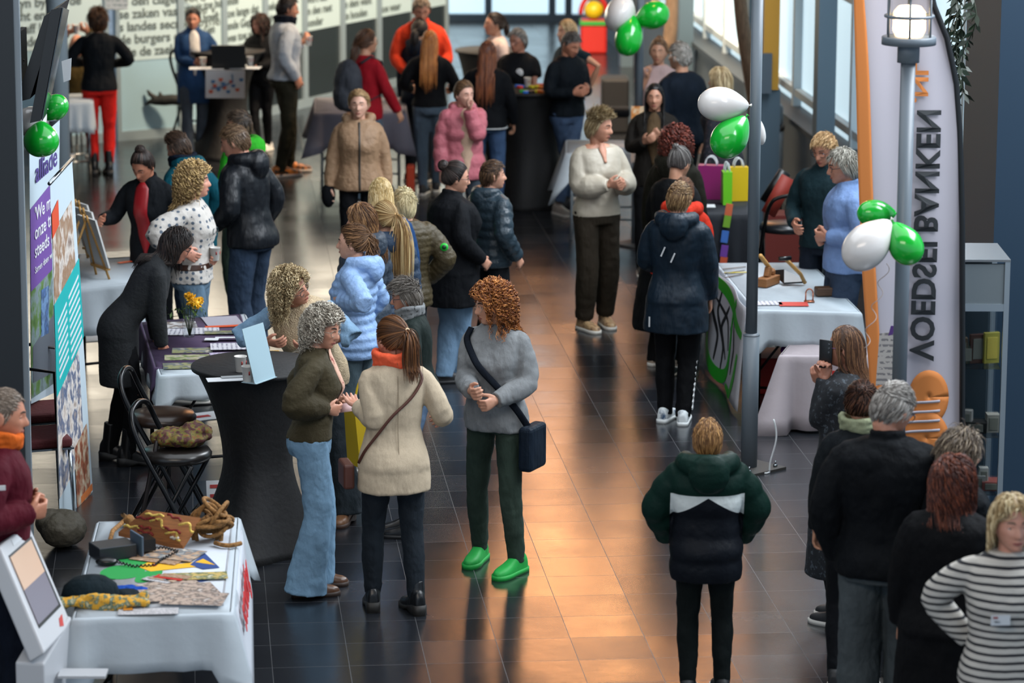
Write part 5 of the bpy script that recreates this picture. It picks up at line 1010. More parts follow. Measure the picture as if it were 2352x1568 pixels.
kb_=[up(kq[0]-np.array([.01,-.03,0]),0)-b0,up(kq[1],0)-b0]; kd=unit(kb_[1]-kb_[0]); kn=np.array([-kd[1],kd[0],0]); hgt=(kq[0][2]+kq[1][2])/2-.05
m_=MB(); quad(m_,kb_[0],kb_[1],up(kb_[1],hgt+.1),up(kb_[0],hgt-.02),kn*.14); bevel(m_.build('column',mat('kiosk_white','b4b6ba',.4),r_,False),.01,2)
m_=MB(); m_.box(kb_[1]*.6+np.array([.10,-.03,hgt-.12]),(.22,.12,.012)); m_.build('shelf',mat('kiosk_white','b4b6ba',.4),r_,False)
# ------- stretch cover cocktail tables
def cocktail(px,py,ztop,rt,rw,rb,lab,sx=1.0):
    b=G(px,py); r_=empty('cocktail_table',tuple(b)); tag(r_,lab,'cocktail table'); k=48; ang=np.arange(k)*2*math.pi/k; rr=[]
    for z in np.linspace(0,ztop,26):
        f_=z/ztop; w_=rw+(rb-rw)*(1-min(1,f_/.5))**1.7+(rt-rw)*(max(0,f_-.45)/.55)**1.9; pin=1+.16*(1-f_)**1.5*np.cos(4*ang+.8)-.03; rr.append(np.stack([np.cos(ang)*w_*pin*sx,np.sin(ang)*w_*pin,0*ang+z],1))
    m_=MB(); m_.loft(rr); m_.build('stretch_cover',mat('stretch','07080b',.75,bump=30),r_)
    m_=MB(); m_.lathe([(rt*.97,ztop-.02),(rt+.004,ztop-.018),(rt+.006,ztop),(rt,ztop+.006),(.01,ztop+.006)],k=48); m_.build('tabletop',mat('stretch','090a0d',.7,bump=30),r_); return r_,b
ct1,cb1=cocktail(598,1262,1.10,.375,.20,.40,'black stretch covered cocktail table beside the woman in the olive blouse')
ctop=np.array([cb1[0],cb1[1],1.107])
def cup(p,lab,tilt=(0,0),grp='paper coffee cups'):
    o_=empty('paper_cup',tuple(p)); o_.rotation_euler=(R(tilt[0]),R(tilt[1]),.4); m_=MB(); m_.lathe([(.024,0),(.026,.003),(.0345,.088),(.037,.090),(.037,.093),(.033,.092),(.0235,.006)],k=22); m_.build('cup',mat('cup_paper','c2c0bc',.5),o_); m_=MB()
    for a in (0,1.2): m_.tube([(math.cos(a-1.6)*.0315,math.sin(a-1.6)*.0315,.045),(math.cos(a-1.6)*.0325,math.sin(a-1.6)*.0325,.066)],.005,6)
    m_.build('print',mat('cup_red','8c2a24',.6),o_); tag(o_,lab,'cup',grp)
cup(G(553,858,1.108),'paper cup at the back of the front cocktail table'); cup(G(570,881,1.108),'paper cup nearest the camera on the front cocktail table')
leaf(520,876,.22,.10,12,paper,'white folded papers on the front cocktail table','paper',1.108); leaf(535,870,.13,.05,14,mat('paper_grey','8a8f92',.6),'small grey card on the folded papers','card',1.113)
c=G(610,878,1.108); r_=empty('sign_holder',tuple(c),rz=R(62)); tag(r_,'clear acrylic sign holder standing on the front cocktail table','sign holder')
m_=MB(); quad(m_,(-.11,0,0),(.11,0,0),(.11,.08,.31),(-.11,.08,.31),(0,.003,0)); m_.build('panel',mat('acrylic','8fa6b0',.15,a=.7),r_,False); m_=MB(); m_.box((0,.04,.002),(.22,.10,.004)); m_.build('foot',mat('acrylic','8fa6b0',.15),r_,False)
# ------- purple table
PT=zq([(372,868),(605,852),(560,728),(328,748)],.75)
table(PT,'folding table under the purple cloth'); cloth('tablecloth',PT,[.16,.2,.14,.2],clothw,'white cloth under the purple runner',cdrop=.05,flare=.03)
PT2=[p+np.array([0,0,.006]) for p in zq([(360,853),(575,846),(548,730),(326,750)],.75)]
cloth('table_runner',PT2,[.03,.03,.03,.22],mat('cloth_purple','3c2c48',.85,bump=9),'dark purple table runner covered with brochures',cdrop=.02,flare=.02,wave=.006)
pgm=[mat('photo','4a5a40',.3,('8a8a60','3c4a5a','c0b8a0'),14),mat('photo','2c3a30',.3,('6a7a48','a8a088','5a6a80'),16)]
tx=mat('text','bcbcc2',.6,a='7a7a88',b=(.03,0))
B_=[(442,810,.20,.09,4,0,'photo card with blue and green picture, back row near the leaning woman'),(430,826,.22,.09,6,1,'long garden photo card in the middle of the runner front'),(432,845,.24,.10,7,0,'long photo card at the near edge of the runner')]
for i,(x,y,w_,h_,rt,k,lb) in enumerate(B_): leaf(x,y,w_*1.3,h_*1.7,rt,pgm[k],lb,'photo_card',.762,grp='photo cards on the runner')
for i,(x,y,w_,h_,rt,m__,lb) in enumerate([(408,752,.25,.20,10,mat('photo','8a8f96',.3,('c8c8c8','6a5a50','a0a8b0'),12),'grey photo brochure behind the vase'),(510,742,.24,.30,14,mat('paper_grey','9c9aa4',.6),'grey folder with orange edge at the far end'),(512,754,.24,.05,14,mat('orange_edge','c84c20',.6),'orange strip of the folder'),
    (400,768,.22,.20,0,tx,'white text flyer left of the vase'),(465,765,.22,.20,6,tx,'white text flyer right of the vase'),(515,768,.26,.10,4,pgm[0],'long flyer with a landscape photo'),(524,782,.26,.10,4,mat('flyer_purple','2c1e3c',.5),'dark purple flyer with a white label'),(526,780,.18,.04,4,paper,'white label of the dark purple flyer'),
    (486,784,.09,.07,0,paper,'small white notepad near the photo cards'),(530,800,.26,.20,6,tx,'text flyer with purple flowers'),(522,818,.22,.10,10,mat('photo','5c5070',.5,('8a80a0','c0b8c8','3c3450'),50),'flyer printed with purple flowers, near the cups')]):
    leaf(x,y,w_,h_,rt,m__,lb,'brochure',.762+.0015*i,grp='brochures on the purple runner')
c=G(597,838,.76); m_=MB(); m_.box((0,0,.03),(.26,.20,.06)); o=m_.build('card_box',mat('box_yellow','b98a1a',.5),loc=tuple(c),rz=R(8)); bevel(o); tag(o,'flat yellow box on the purple table behind the sign holder','box')
# vase with flowers
c=G(434,778,.762); r_=empty('flower_vase',tuple(c)); tag(r_,'glass vase with yellow chrysanthemums on the purple table','vase')
m_=MB(); m_.lathe([(.035,0),(.045,.03),(.044,.09),(.030,.125),(.034,.135)],k=20); m_.build('glass_jar',mat('glass','a8b8bc',.05,a=.30),r_)
m_=MB(); rg=np.random.RandomState(2)
heads=[(.02,0,.245,.05),(.055,-.02,.225,.045),(.0,-.01,.275,.03),(.075,.02,.235,.03)]
for x,y,z,rr_ in heads: m_.tube([(x*.1,y*.1,.01),(x*.5,y*.5,.13),(x,y,z)],.0028,5)
for k in range(7): a=rg.rand()*6; m_.tube([(0,0,.01),(.03*math.cos(a),.03*math.sin(a),.14),(-.10+.03*k*.6,.04*math.sin(a),.13+.03*k)],.002,5)
m_.build('stem',mat('stem','2c3a1c',.7),r_)
for x,y,z,rr_ in heads:
    m_=MB()
    for k in range(46):
        q=unit(rg.randn(3)+[0,0,.5]); t2=unit(np.cross(q,rg.randn(3))); c0=np.array([x,y,z]); m_.add([c0+q*.008,c0+q*rr_*.7+t2*.008,c0+q*rr_,c0+q*rr_*.7-t2*.008],[(0,1,2,3)])
    m_.ball((x,y,z),rr_*.45,10); m_.build('blossom',mat('petal','dba81e',.6),r_,False)
m_=MB()
for k in range(60):
    a=rg.rand()*6.28; rr_=.03+.10*rg.rand(); p=np.array([math.cos(a)*rr_*(1.3 if math.cos(a)<0 else .9),math.sin(a)*rr_*.6,.13+.08*rg.rand()]); d=unit(rg.randn(3)); e=unit(np.cross(d,rg.randn(3))); L_=.012+.012*rg.rand(); m_.add([p-d*L_,p+e*L_*.4,p+d*L_,p-e*L_*.4],[(0,1,2,3)])
m_.build('foliage',mat('leaf','3f5a1e',.6),r_,False)
# ------- easel table (white, behind)
ET=zq([(150,668),(300,652),(322,598),(175,560)],.75); ET=[G(150,672,.75),G(312,655,.75),G(318,590,.75),G(180,592,.75)]
table(ET,'folding table with easels behind the roll-up banners'); cloth('tablecloth',ET,[.34,.25,.2,.3],clothw,'white cloth on the easel table behind the roll-up banners',cdrop=.06)
def easel(px,py,rz,lab):
    c=G(px,py,.756); r_=empty('table_easel',tuple(c),rz=R(rz)); tag(r_,lab,'easel','row of small wooden easels')
    for x in (-.11,.11):
        m_=MB(); m_.tube([(x,0,0),(x*.25,.13,.46)],.009,8); m_.build('leg',wood,r_)
    m_=MB(); m_.tube([(0,.30,0),(0,.12,.42)],.009,8); m_.build('leg',wood,r_); m_=MB(); m_.box((0,.018,.075),(.26,.035,.014)); m_.build('ledge',wood,r_,False)
    b_=empty('canvas_board',tuple(c),rz=R(rz)); tag(b_,lab.replace('wooden easel','white canvas board on the easel'),'canvas','canvas boards on the easels'); m_=MB(); quad(m_,(-.15,.020,.085),(.15,.020,.085),(.15,.12,.44),(-.15,.12,.44),(0,-.012,.003)); m_.build('canvas',mat('canvas','d4d4d2',.8),b_,False)
easel(235,642,122,'nearest small wooden easel on the white table'); easel(226,622,122,'middle small wooden easel on the white table'); easel(215,604,122,'farthest small wooden easel on the white table')
leaf(285,590,.3,.25,20,mat('photo','15181c',.3,('3c4248','5a6068','20242a'),8),'black and white photo print lying behind the easels','photo_print',.76); leaf(300,606,.22,.04,40,mat('orange_edge','c84c20',.6),'orange edged card at the corner of the easel table','card',.764)
# ------- bar chairs
def bar_chair(x,y,rz,lab,cushion='1a1614'):
    r_=empty('bar_chair',(x,y,0),rz=R(rz)); tag(r_,lab,'bar chair'); m_=MB()
    lo=np.array([(.30,-.20,0),(.05,-.19,.50),(-.14,-.18,.82),(-.20,-.17,.95),(-.22,-.13,1.03),(-.225,0,1.06),(-.22,.13,1.03),(-.20,.17,.95),(-.14,.18,.82),(.05,.19,.50),(.30,.20,0)]); u=np.linspace(0,10,46); P=np.stack([np.interp(u,range(11),lo[:,i]) for i in range(3)],1)
    for _ in range(3): P[1:-1]=(P[:-2]+2*P[1:-1]+P[2:])/4
    m_.tube(P,.0155,12); m_.build('back_frame',blackm,r_)
    for sy in (-1,1): m_=MB(); m_.tube([(.14,sy*.15,.74),(-.26,sy*.17,0)],.013,10); m_.build('leg',blackm,r_)
    m_=MB(); m_.tube([(.20,-.195,.24),(.20,.195,.24)],.011,8); m_.build('footrest',blackm,r_); m_=MB(); m_.tube([(-.17,-.165,.17),(-.17,.165,.17)],.011,8); m_.build('crossbar',blackm,r_)
    m_=MB(); m_.lathe([(.10,.735),(.18,.740),(.195,.755),(.197,.775),(.18,.80),(.10,.812),(.01,.815)],k=32); m_.build('seat',mat('leather_seat',cushion,.3),r_); return r_
s1=G(375,952,.80); s2=G(408,1035,.80)
bar_chair(s1[0]+.0,s1[1],-8,'black folding bar chair nearer the purple table with an empty brown seat','2a1d16'); bar_chair(s2[0],s2[1],-14,'black folding bar chair in front carrying a patterned bag')
r_=empty('patterned_bag',(s2[0]+.03,s2[1]-.01,.815),rz=R(10)); tag(r_,'colourful embroidered bag lying on the front bar chair','bag'); m_=MB(); m_.ball((0,0,.05),(.17,.12,.055),20); m_.ball((.08,.02,.08),(.10,.08,.05),14); o=m_.build('body',mat('photo','1c1214',.8,('4a1e1a','5a5a1c','7a2c1c'),36),r_); remesh(o,.007,2,.05,.07)
m_=MB(); a=np.linspace(0,1,20); m_.tube(np.stack([-.14-.09*np.sin(a*3.1),-.06+.03*a,.05-.42*np.sin(a*3.1)],1),.012,6,ry=.004); m_.build('strap',mat('leather','1a1210',.5),r_)
# ------- roll-up banners
def rollup(tl,tr,br,bl,label,base=True):
    a,b,c,d=PQ([bl,br,tr,tl]); o0=up((a+b)/2,0); r_=empty('rollup_banner',tuple(o0)); tag(r_,label,'banner'); f_=lambda u,v: ((a*(1-u)+b*u)*(1-v)+(d*(1-u)+c*u)*v)-o0
    ex=unit(b-a); nn=np.cross(ex,(0,0,1)); nn=nn if nn[1]<0 else -nn
    def panel(u0,u1,v0,v1,material,name,off=.0,sh=(0,0),n=6):
        m_=MB(); U=np.linspace(0,1,n); P=np.array([[f_(u0+(u1-u0)*x,(v0+(v1-v0)*y)+(sh[0]*(1-y)+sh[1]*y)*x)+nn*off for x in U] for y in U]); m_.slab(P,nn*.0015); o=m_.build(name,material,r_,False); return o
    return r_,f_,nn,ex,panel,o0
# measured corners, with depth from the base on the floor
r_,f_,nn,ex,panel,o0=rollup((112,428,19.45),(162,372,20.25),(216,1148,20.25),(141,1240,19.45),'white and teal roll-up banner with photos and an orange tag, on the left')
bw=mat('banner_white','b4c3cc',.5); panel(0,1,0,1,bw,'banner_sheet')
panel(0.02,.86,.56,.86,mat('photo','b0a090',.5,('8a6a50','c8c0b8','5a3c30'),7),'banner_photo',.003,sh=(0,.03)); panel(0,1,.50,.66,mat('teal','0fa0a0',.5),'banner_block',.005,sh=(.03,.05)); panel(0.0,1,.40,.50,mat('teal','0fa0a0',.5),'banner_block',.0046,sh=(.08,.03))
for i in range(9): panel(.52,.93,.455+i*.022,.463+i*.022,paper,'text_line',.0068,sh=(.03,.03),n=2)
for i in range(8): panel(.10,.44,.44+i*.022,.448+i*.022,paper,'text_line',.0068,sh=(.03,.03),n=2)
panel(0,.80,.11,.40,mat('photo','a89888',.5,('4a5a78','d0c8c0','6a4a38'),9),'banner_photo',.004,sh=(.05,.06)); panel(.50,.92,.02,.20,mat('photo','4a2c20',.5,('8a4a30','a8947c','c8b8a8'),14),'banner_photo',.0052,sh=(.0,.03))
panel(.62,.97,-.0+.025,.045,mat('banner_orange','c06a30',.5),'banner_tag',.006); panel(.0,.28,.845,.915,mat('banner_orange_red','c84420',.5),'banner_tag',.006,sh=(.02,.02))
m_=MB(); m_.tube([f_(-.02,1.0),f_(1.02,1.0)],.012,10); m_.build('top_rail',chrome,r_)
m_=MB(); quad(m_,f_(0,0)+nn*.0-(0,0,.05),f_(1.05,0)-(0,0,.05),f_(1.05,0)-(0,0,.05)+nn*.13,f_(0,0)-(0,0,.05)+nn*.13,(0,0,.06)); bevel(m_.build('base_housing',mat('alu_base','7d868d',.3,metal=.7),r_,False),.012,3)
r_,f_,nn,ex,panel,o0=rollup((64,345,20.3),(133,283,20.9),(133,905,20.9),(72,935,20.3),'purple and white roll-up banner with a gardening photo, behind the teal one')
panel(0,1,0,1,bw,'banner_sheet'); panel(.0,1,.44,.76,mat('banner_purple','6c4a94',.5),'banner_block',.004,sh=(.04,.05)); panel(0,1,.02,.46,mat('photo','2c4a28',.5,('5a7a40','7a8a90','384c30'),8),'banner_photo',.003,sh=(.02,.04))
panel(.35,.62,.24,.42,mat('photo','4a6a9a',.5,('6a8ab0','3c5070'),10),'banner_photo',.0055); panel(.05,1,.08,.22,mat('banner_grey','5a6068',.6),'banner_block',.005,sh=(.0,.10))
pw=mat('banner_ink','d4d4da',.5); pi=mat('banner_indigo','4a3a7c',.5); th2=unit(f_(1,.5)-f_(0,.46))
ey2=unit(f_(0,.8)-f_(0,.2)); ex2=unit(f_(1,.5)-f_(0,.47))
def btxt(t_,sz,u,v,mt,b_=0):
    o_=f_(u,v)+nn*.009; text(t_,sz,Matrix(((ex2[0],ey2[0],nn[0],o_[0]),(ex2[1],ey2[1],nn[1],o_[1]),(ex2[2],ey2[2],nn[2],o_[2]),(0,0,0,1))),mt,r_,bold=b_)
btxt('alliade',.185,.16,.845,pi,.002); btxt("'We maken",.125,.12,.70,pw,.001); btxt("onze tuin",.125,.12,.63,pw,.001); btxt("steeds mo",.12,.12,.56,pw,.001); btxt('Samen doen wat wel',.06,.12,.50,pw)
# red chairs behind
def red_chair(px,py,z,rz,lab):
    c=G(px,py,z); r_=empty('banquet_chair',(c[0],c[1],0),rz=R(rz)); tag(r_,lab,'chair'); m_=MB(); m_.box((0,0,z-.02),(.40,.40,.06)); o=m_.build('seat',mat('red_seat','4a1014',.8,bump=40),r_,False); bevel(o,.02,3); m_=MB(); m_.box((0,0,z-.055),(.41,.41,.012)); m_.build('seat_frame',chrome,r_,False)
    for x in(-.18,.18):
        for y in (-.18,.18): m_=MB(); m_.tube([(x*1.1,y*1.15,0),(x,y,z-.05)],.011,8); m_.build('leg',chrome,r_)
    m_=MB(); m_.tube([(-.19,.19,z-.05),(-.19,.24,z+.32),(0,.25,z+.36),(.19,.24,z+.32),(.19,.19,z-.05)],.011,8); m_.build('back_frame',blackm,r_)
red_chair(92,945,.50,20,'dark red padded chair half hidden behind the roll-up banners, the farther one'); red_chair(78,1005,.50,20,'dark red padded chair half hidden behind the roll-up banners, the nearer one')
# pouf-like bag
c=G(150,1262); m_=MB(); m_.ball((0,0,.11),(.14,.17,.11),20); m_.ball((-.08,.03,.14),(.09,.12,.08),16); o=m_.build('puffy_bag',mat('puffer','4a453a',.6),loc=tuple(c)); remesh(o,.009,2,.03,.09); tag(o,'olive grey puffy bag on the floor by the roll-up banner','bag')
# wall screen
r_=empty('wall_screen',(0,0,0)); tag(r_,'flat television on a wall bracket seen from the side, top left','television'); sc=PQ([(90,285,18.45),(104,262,19.35),(150,30,19.35),(136,25,18.45)])
o0=sc[0]; r_.location=tuple(o0); nl=np.array([-.06,-.004,-.012]); m_=MB(); quad(m_,*[p-o0 for p in sc],nl); m_.build('housing',mat('tv_black','14171a',.4),r_,False); m_=MB(); quad(m_,*[(p-o0)+np.array([.004,0,0]) for p in sc],np.array([.006,0,0])); m_.build('screen',mat('tv_panel','30383e',.15),r_,False)
m_=MB(); a_=sc[3]-o0; quad(m_,a_+(-.10,.02,-.05),a_+(-.02,.02,.0),sc[0]-o0+(-.06,.02,.12),sc[0]-o0+(-.14,.02,.10),(0,.5,0)); m_.build('back_cover',mat('tv_black','14171a',.4),r_,False)
m_=MB(); cc=at(68,150,18.7)-o0; m_.box(cc+(-.06,0,0),(.03,.3,.36)); m_.tube([cc+(-.22,0,.12),cc+(-.05,0,-.02)],.016,8); m_.tube([cc+(-.22,0,-.16),cc+(-.05,0,.02)],.016,8); m_.tube([cc+(-.24,0,.25),cc+(-.24,0,-.35)],.018,8); m_.build('bracket',mat('bracket','3c4246',.4,metal=.6),r_,False)
m_=MB(); quad(m_,*[p for p in PQ([(137,148,20),(160,140,20),(158,190,20),(142,196,20)])],(0,-.003,0)); o=m_.build('notice',paper,smooth=False); tag(o,'white notice taped to the round column','notice')
m_=MB(); quad(m_,*[p for p in PQ([(230,0,35.2),(288,0,35.2),(288,28,35.2),(232,30,35.2)])],(0,-.003,0)); o=m_.build('notice',mat('text','aab4bc',.6,a='7a8890',b=(.05,2)),smooth=False); tag(o,'white text notice on the glazed wall above the woman in red trousers','notice')
# striped cards
def stripecard(px,py,w_,h_,rz,lab,z=0,tilt=18):
    c=G(px,py,z); r_=empty('striped_card',tuple(c),rz=R(rz)); r_.rotation_euler=(R(-tilt),0,R(rz)); tag(r_,lab,'card','white cards with red bars standing on the floor'); m_=MB(); m_.box((0,0,h_/2),(w_,.006,h_)); m_.build('card',paper,r_,False)
    for i in range(5): m_=MB(); m_.box((.0+(.03 if i%2 else -.02)*w_,-.005,h_*(.12+.19*i)),(w_*(.75-.12*(i%3)),.003,h_*.07)); m_.build('bar',mat('bar_red','9c2c2c',.6),r_,False)
stripecard(506,1222,.13,.30,10,'white card with red bars standing behind the rope coil'); stripecard(542,1490,.12,.30,-20,'white card with red bars beside the near right corner of the front table')
leaf(462,962,.34,.22,30,paper,'white sheet with a red bar on the floor under the purple table','sheet',.002); leaf(452,963,.20,.05,30,mat('bar_red','9c2c2c',.6),'red bar printed on the floor sheet','card',.006)
leaf(640-420,775,.5,.5,20,paper,'white sheets on the floor under the easel table','sheet',.002)
# under the front table
c=G(470,1560); m_=MB(); m_.box((0,0,.09),(.34,.26,.18)); o=m_.build('storage_box',mat('dark_box','15181c',.6),loc=tuple(c+np.array([0,.5,0])),rz=R(12)); bevel(o); tag(o,'dark box on the floor under the front left table','box')
# ------------------------------------------------------------------ back left furniture
ct2,cb2=cocktail(520,362,1.10,.40,.20,.40,'black stretch covered cocktail table with a laptop in front of the glazed wall')
T2=lambda x,y,z=1.108: G(x,y,z)
c=T2(522,160); r_=empty('laptop',tuple(c),rz=R(2)); tag(r_,'open black laptop seen from the back on the rear cocktail table','laptop'); m_=MB(); m_.box((0,-.02,.008),(.34,.24,.016)); m_.build('base',blackp,r_,False); m_=MB(); quad(m_,(-.165,.08,.014),(.165,.08,.014),(.165,.02+.10,.235),(-.165,.12,.235),(0,.010,0)); r_.rotation_euler.z=R(182); m_.build('lid',blackp,r_,False)
cup(T2(462,158),'paper cup in front of the woman in the blue blazer'); cup(T2(570,155),'paper cup right of the laptop')
leaf(470,162,.34,.2,5,paper,'white papers left of the laptop','paper',1.109); leaf(560,160,.3,.2,-5,paper,'white papers right of the laptop','paper',1.109)
m_=MB(); pq=PQ([(468,230,33.75),(558,230,33.75),(558,166,33.6),(468,166,33.6)]); o0=pq[0]; r_=empty('poster',tuple(o0)); tag(r_,'white poster with a coloured diagram hanging from the rear cocktail table','poster'); quad(m_,*[p-o0 for p in pq],(0,-.003,0)); m_.build('sheet',paper,r_,False)
rg=np.random.RandomState(9); pf=lambda u,v:(pq[0]*(1-u)+pq[1]*u)*(1-v)+(pq[3]*(1-u)+pq[2]*u)*v-o0
for i in range(12):
    u=.14+.72*i/11+.03*rg.randn(); v=.25+.5*((i*5)%7)/7; m_=MB(); a=np.arange(14)*2*math.pi/14; m_.loft([[pf(u,v)+np.array([math.cos(q)*.022,-.006,math.sin(q)*.022]) for q in a],[pf(u,v)+np.array([math.cos(q)*.022,-.009,math.sin(q)*.022]) for q in a]]); m_.build('diagram_dot',mat('dot%d'%(i%2),['b8502c','3c6a94'][i%2],.6),r_,False)
m_=MB(); m_.tube([pf(.15,.35)+(0,-.008,0),pf(.45,.42)+(0,-.008,0),pf(.7,.6)+(0,-.008,0),pf(.68,.85)+(0,-.008,0)],.008,6); m_.build('diagram_line',mat('dot1','3c6a94',.6),r_,False)
CT=zq([(150,248),(205,244),(205,225),(160,228)],.75); CT=[G(100,246,.78),G(206,240,.78),G(206,222,.78),G(105,226,.78)]; table(CT,'white counter table in front of the bald man',chrome); cloth('tablecloth',CT,[.30,.3,.2,.3],clothw,'white cloth on the counter table behind the round column',cdrop=.02,flare=.02)
cup(np.array(p50['w'](np.array([0,.235,1.235])*p50['s'])),'white cup at the mouth of the bald man') 
c=PEOPLE['baldman']; r_=empty('stool',(c[0],c[1],0)); tag(r_,'plain stool under the bald man','stool'); m_=MB(); m_.lathe([(.01,.55),(.17,.55),(.18,.57),(.17,.59),(.01,.59)],k=24); m_.build('seat',blackp,r_); 
for a in range(4): m_=MB(); m_.tube([(.12*math.cos(a*1.57),.12*math.sin(a*1.57),.55),(.2*math.cos(a*1.57),.2*math.sin(a*1.57),0)],.012,8); m_.build('leg',chrome,r_)
# sculpture behind / at the glass
c=at(372,236,(A0+dA*.55)[1]-.12); m_=MB(); sk=lambda x,y,dz=0: at(x,y,c[1])-c
m_.tube([sk(412,236),sk(392,234),sk(372,236),sk(352,238),sk(336,240)],[.055,.06,.06,.045,.02],10); m_.tube([sk(356,232),sk(340,222),sk(334,212)],[.03,.025,.012],8); m_.tube([sk(366,228),sk(362,216)],[.025,.014],8); m_.tube([sk(344,240),sk(328,246)],[.025,.01],8)
o=m_.build('dark_sculpture',mat('sculpture','14181a',.7),loc=tuple(c)); remesh(o,.012,2); tag(o,'small dark antlered sculpture in front of the glazed wall','sculpture')
bc=G(446,342); m_=MB()
bar_chair(bc[0],bc[1],60,'black bar chair beside the woman in the blue blazer')
# grey lilac table
GT=zq([(728,240),(930,240),(925,226),(735,226)],.78); GT=[G(722,262,.78),G(925,262,.78),G(925,228,.78),G(722,228,.78)]
table(GT,'folding table under the lilac grey cloth at the back',alu); cloth('tablecloth',GT,[.34,.3,.3,.36],mat('cloth_lilac','5f5d68',.8,bump=9),'lilac grey cloth on the table by the backpack woman',cdrop=.08,flare=.10)
m_=MB(); c=G(905,300,.5); m_=MB(); m_.box((0,0,.1),(.2,.1,.2)); 
c=G(855,330); m_=MB(); 
for k in range(5): m_.box((.10*k-.2,0,.03),(.06,.2,.05),rz=.3*k)
tag(m_.build('metal_stand',chrome,loc=tuple(c),smooth=False),'metal feet of a display stand under the lilac grey table','stand')
ct3,cb3=cocktail(1213,470,1.10,.40,.27,.38,'wide black draped table covered with small coloured goods in the centre back')
rg=np.random.RandomState(11)
for i in range(22):
    a=rg.rand()*6.28; r0=.34*math.sqrt(rg.rand()); cc=['c8c020','c83c28','2c9a40','2c6ac0','d8702c','1c1c20'][i%6]; m_=MB(); m_.box((0,0,.012),(.05+.05*rg.rand(),.04,.024)); o=m_.build('trinket',mat('trinket'+str(i%6),cc,.5),loc=(cb3[0]+math.cos(a)*r0,cb3[1]+math.sin(a)*r0,1.107),rz=rg.rand()*3,smooth=False); bevel(o); tag(o,'small coloured item among the goods on the wide black table','trinket','coloured goods on the wide black table')
cup(G(1208,200,1.108),'paper cup held beside the woman in the black polo')
ct4,cb4=cocktail(1120,330,1.0,.36,.25,.34,'black draped table behind the girl in the pink jacket')
# white table behind the blouse woman
WT=[G(1300,352,.78),G(1470,352,.78),G(1462,322,.78),G(1300,322,.78)]; table(WT,'folding table behind the woman in the cream blouse',alu); cloth('tablecloth',WT,[.10,.3,.2,.34],clothw,'white cloth behind the woman in the cream blouse',cdrop=.22,flare=.12)
leaf(1425,340,.4,.2,0,paper,'stack of white papers on the table behind the cream blouse','paper',.79,th=.03)
# play stand and far things
c=G(1358,118); r_=empty('play_stand',tuple(c)); tag(r_,'red and yellow play stand at the far end of the hall','play stand'); m_=MB(); m_.box((0,0,.22),(.34,.4,.44)); bevel(m_.build('cabinet',mat('toy_red','b81c14',.5),r_,False),.03); m_=MB(); m_.ball((0,-.1,.56),(.13,.13,.12),18); m_.build('ball',mat('toy_yellow','d2b416',.4),r_); m_=MB(); m_.tube(np.stack([np.cos(np.linspace(0,3.14,14))*.17,0*np.linspace(0,1,14)-.05,.50+np.sin(np.linspace(0,3.14,14))*.24],1),.03,10); m_.build('hoop',mat('toy_red','b81c14',.5),r_); m_=MB(); m_.box((0,-.02,.40),(.36,.42,.05)); m_.build('band',mat('toy_green','2a9a3a',.5),r_,False)
# black suitcase-like bags on far table right of the navy sweater man
c=G(1408,300); r_=empty('trolley_table',tuple(c)); tag(r_,'black covered side table with bags right of the navy sweater man','table'); m_=MB(); m_.box((0,0,.30),(.30,.4,.60)); bevel(m_.build('cover',mat('stretch','0a0b0f',.7),r_,False),.03)
m_=MB(); c=G(1408,262,.62); m_.box((0,0,.03),(.30,.2,.10)); o=m_.build('black_bag',mat('fabric','0b0c10',.7),loc=tuple(c)); bevel(o,.03,3); tag(o,'black bag on the side table right of the navy sweater man','bag')
# leaning trunks, yellow column, fluted bin
def trunk(a,b,Y,r0,r1,lab):
    A_=at(*a,Y); B_2=at(*b,Y); B_2=B_2+(B_2-A_)*.0; t_=np.linspace(0,1,16)[:,None]; P=A_*(1-t_)+B_2*t_; P[:,0]+=.015*np.sin(np.linspace(0,9,16)); o0=P[-1].copy(); m_=MB(); m_.tube(P-o0,np.linspace(r0,r1,16),12); o=m_.build('tree_trunk',mat('streaky','6a5644',.8),loc=tuple(o0)); tag(o,lab,'trunk')
trunk((1662,-260),(1742,330),31,.045,.085,'slanting bare tree trunk behind the middle lantern post'); trunk((1562,-300),(1528,120),36,.05,.08,'slanting bare tree trunk beside the far lantern post')
c=at(1765,200,30); m_=MB(); m_.box((c[0],30,c[2]/2+2.4),(.13,.13,5.4-c[2]+.6)); m_=MB(); m_.box((c[0],30,(c[2]+6.5)/2),(.14,.14,6.5-c[2])); struct(m_.build('trim_20',mat('yellow_paint','b98a2c',.5),smooth=False))
m_=MB(); m_.box((c[0],30.05,c[2]/2),(.18,.18,c[2])); struct(m_.build('trim_21',steel,smooth=False)); m_=MB(); m_.box((c[0]-.05,29.85,c[2]+.16),(.10,.05,.36)); struct(m_.build('trim_22',mat('panel_grey','4c5a66',.5),smooth=False))
c=G(1762,486); r_=empty('fluted_bin',tuple(c)); tag(r_,'round white fluted bin with a dark rim by the windows','bin'); k=60; ang=np.arange(k)*2*math.pi/k; m_=MB(); rad=.125+.004*np.cos(ang*30); m_.loft([np.stack([np.cos(ang)*rad,np.sin(ang)*rad,0*ang+z],1) for z in (0,.80)]); m_.build('body',mat('bin_white','a4acb2',.5),r_)
m_=MB(); m_.lathe([(.135,.79),(.14,.80),(.14,.83),(.12,.835),(.01,.82)],k=36); m_.build('rim',mat('rim','3c3430',.5),r_); m_=MB(); m_.box((0,.02,.93),(.24,.20,.20)); bevel(m_.build('lid_box',mat('lid_grey','5a646c',.5),r_,False),.03)
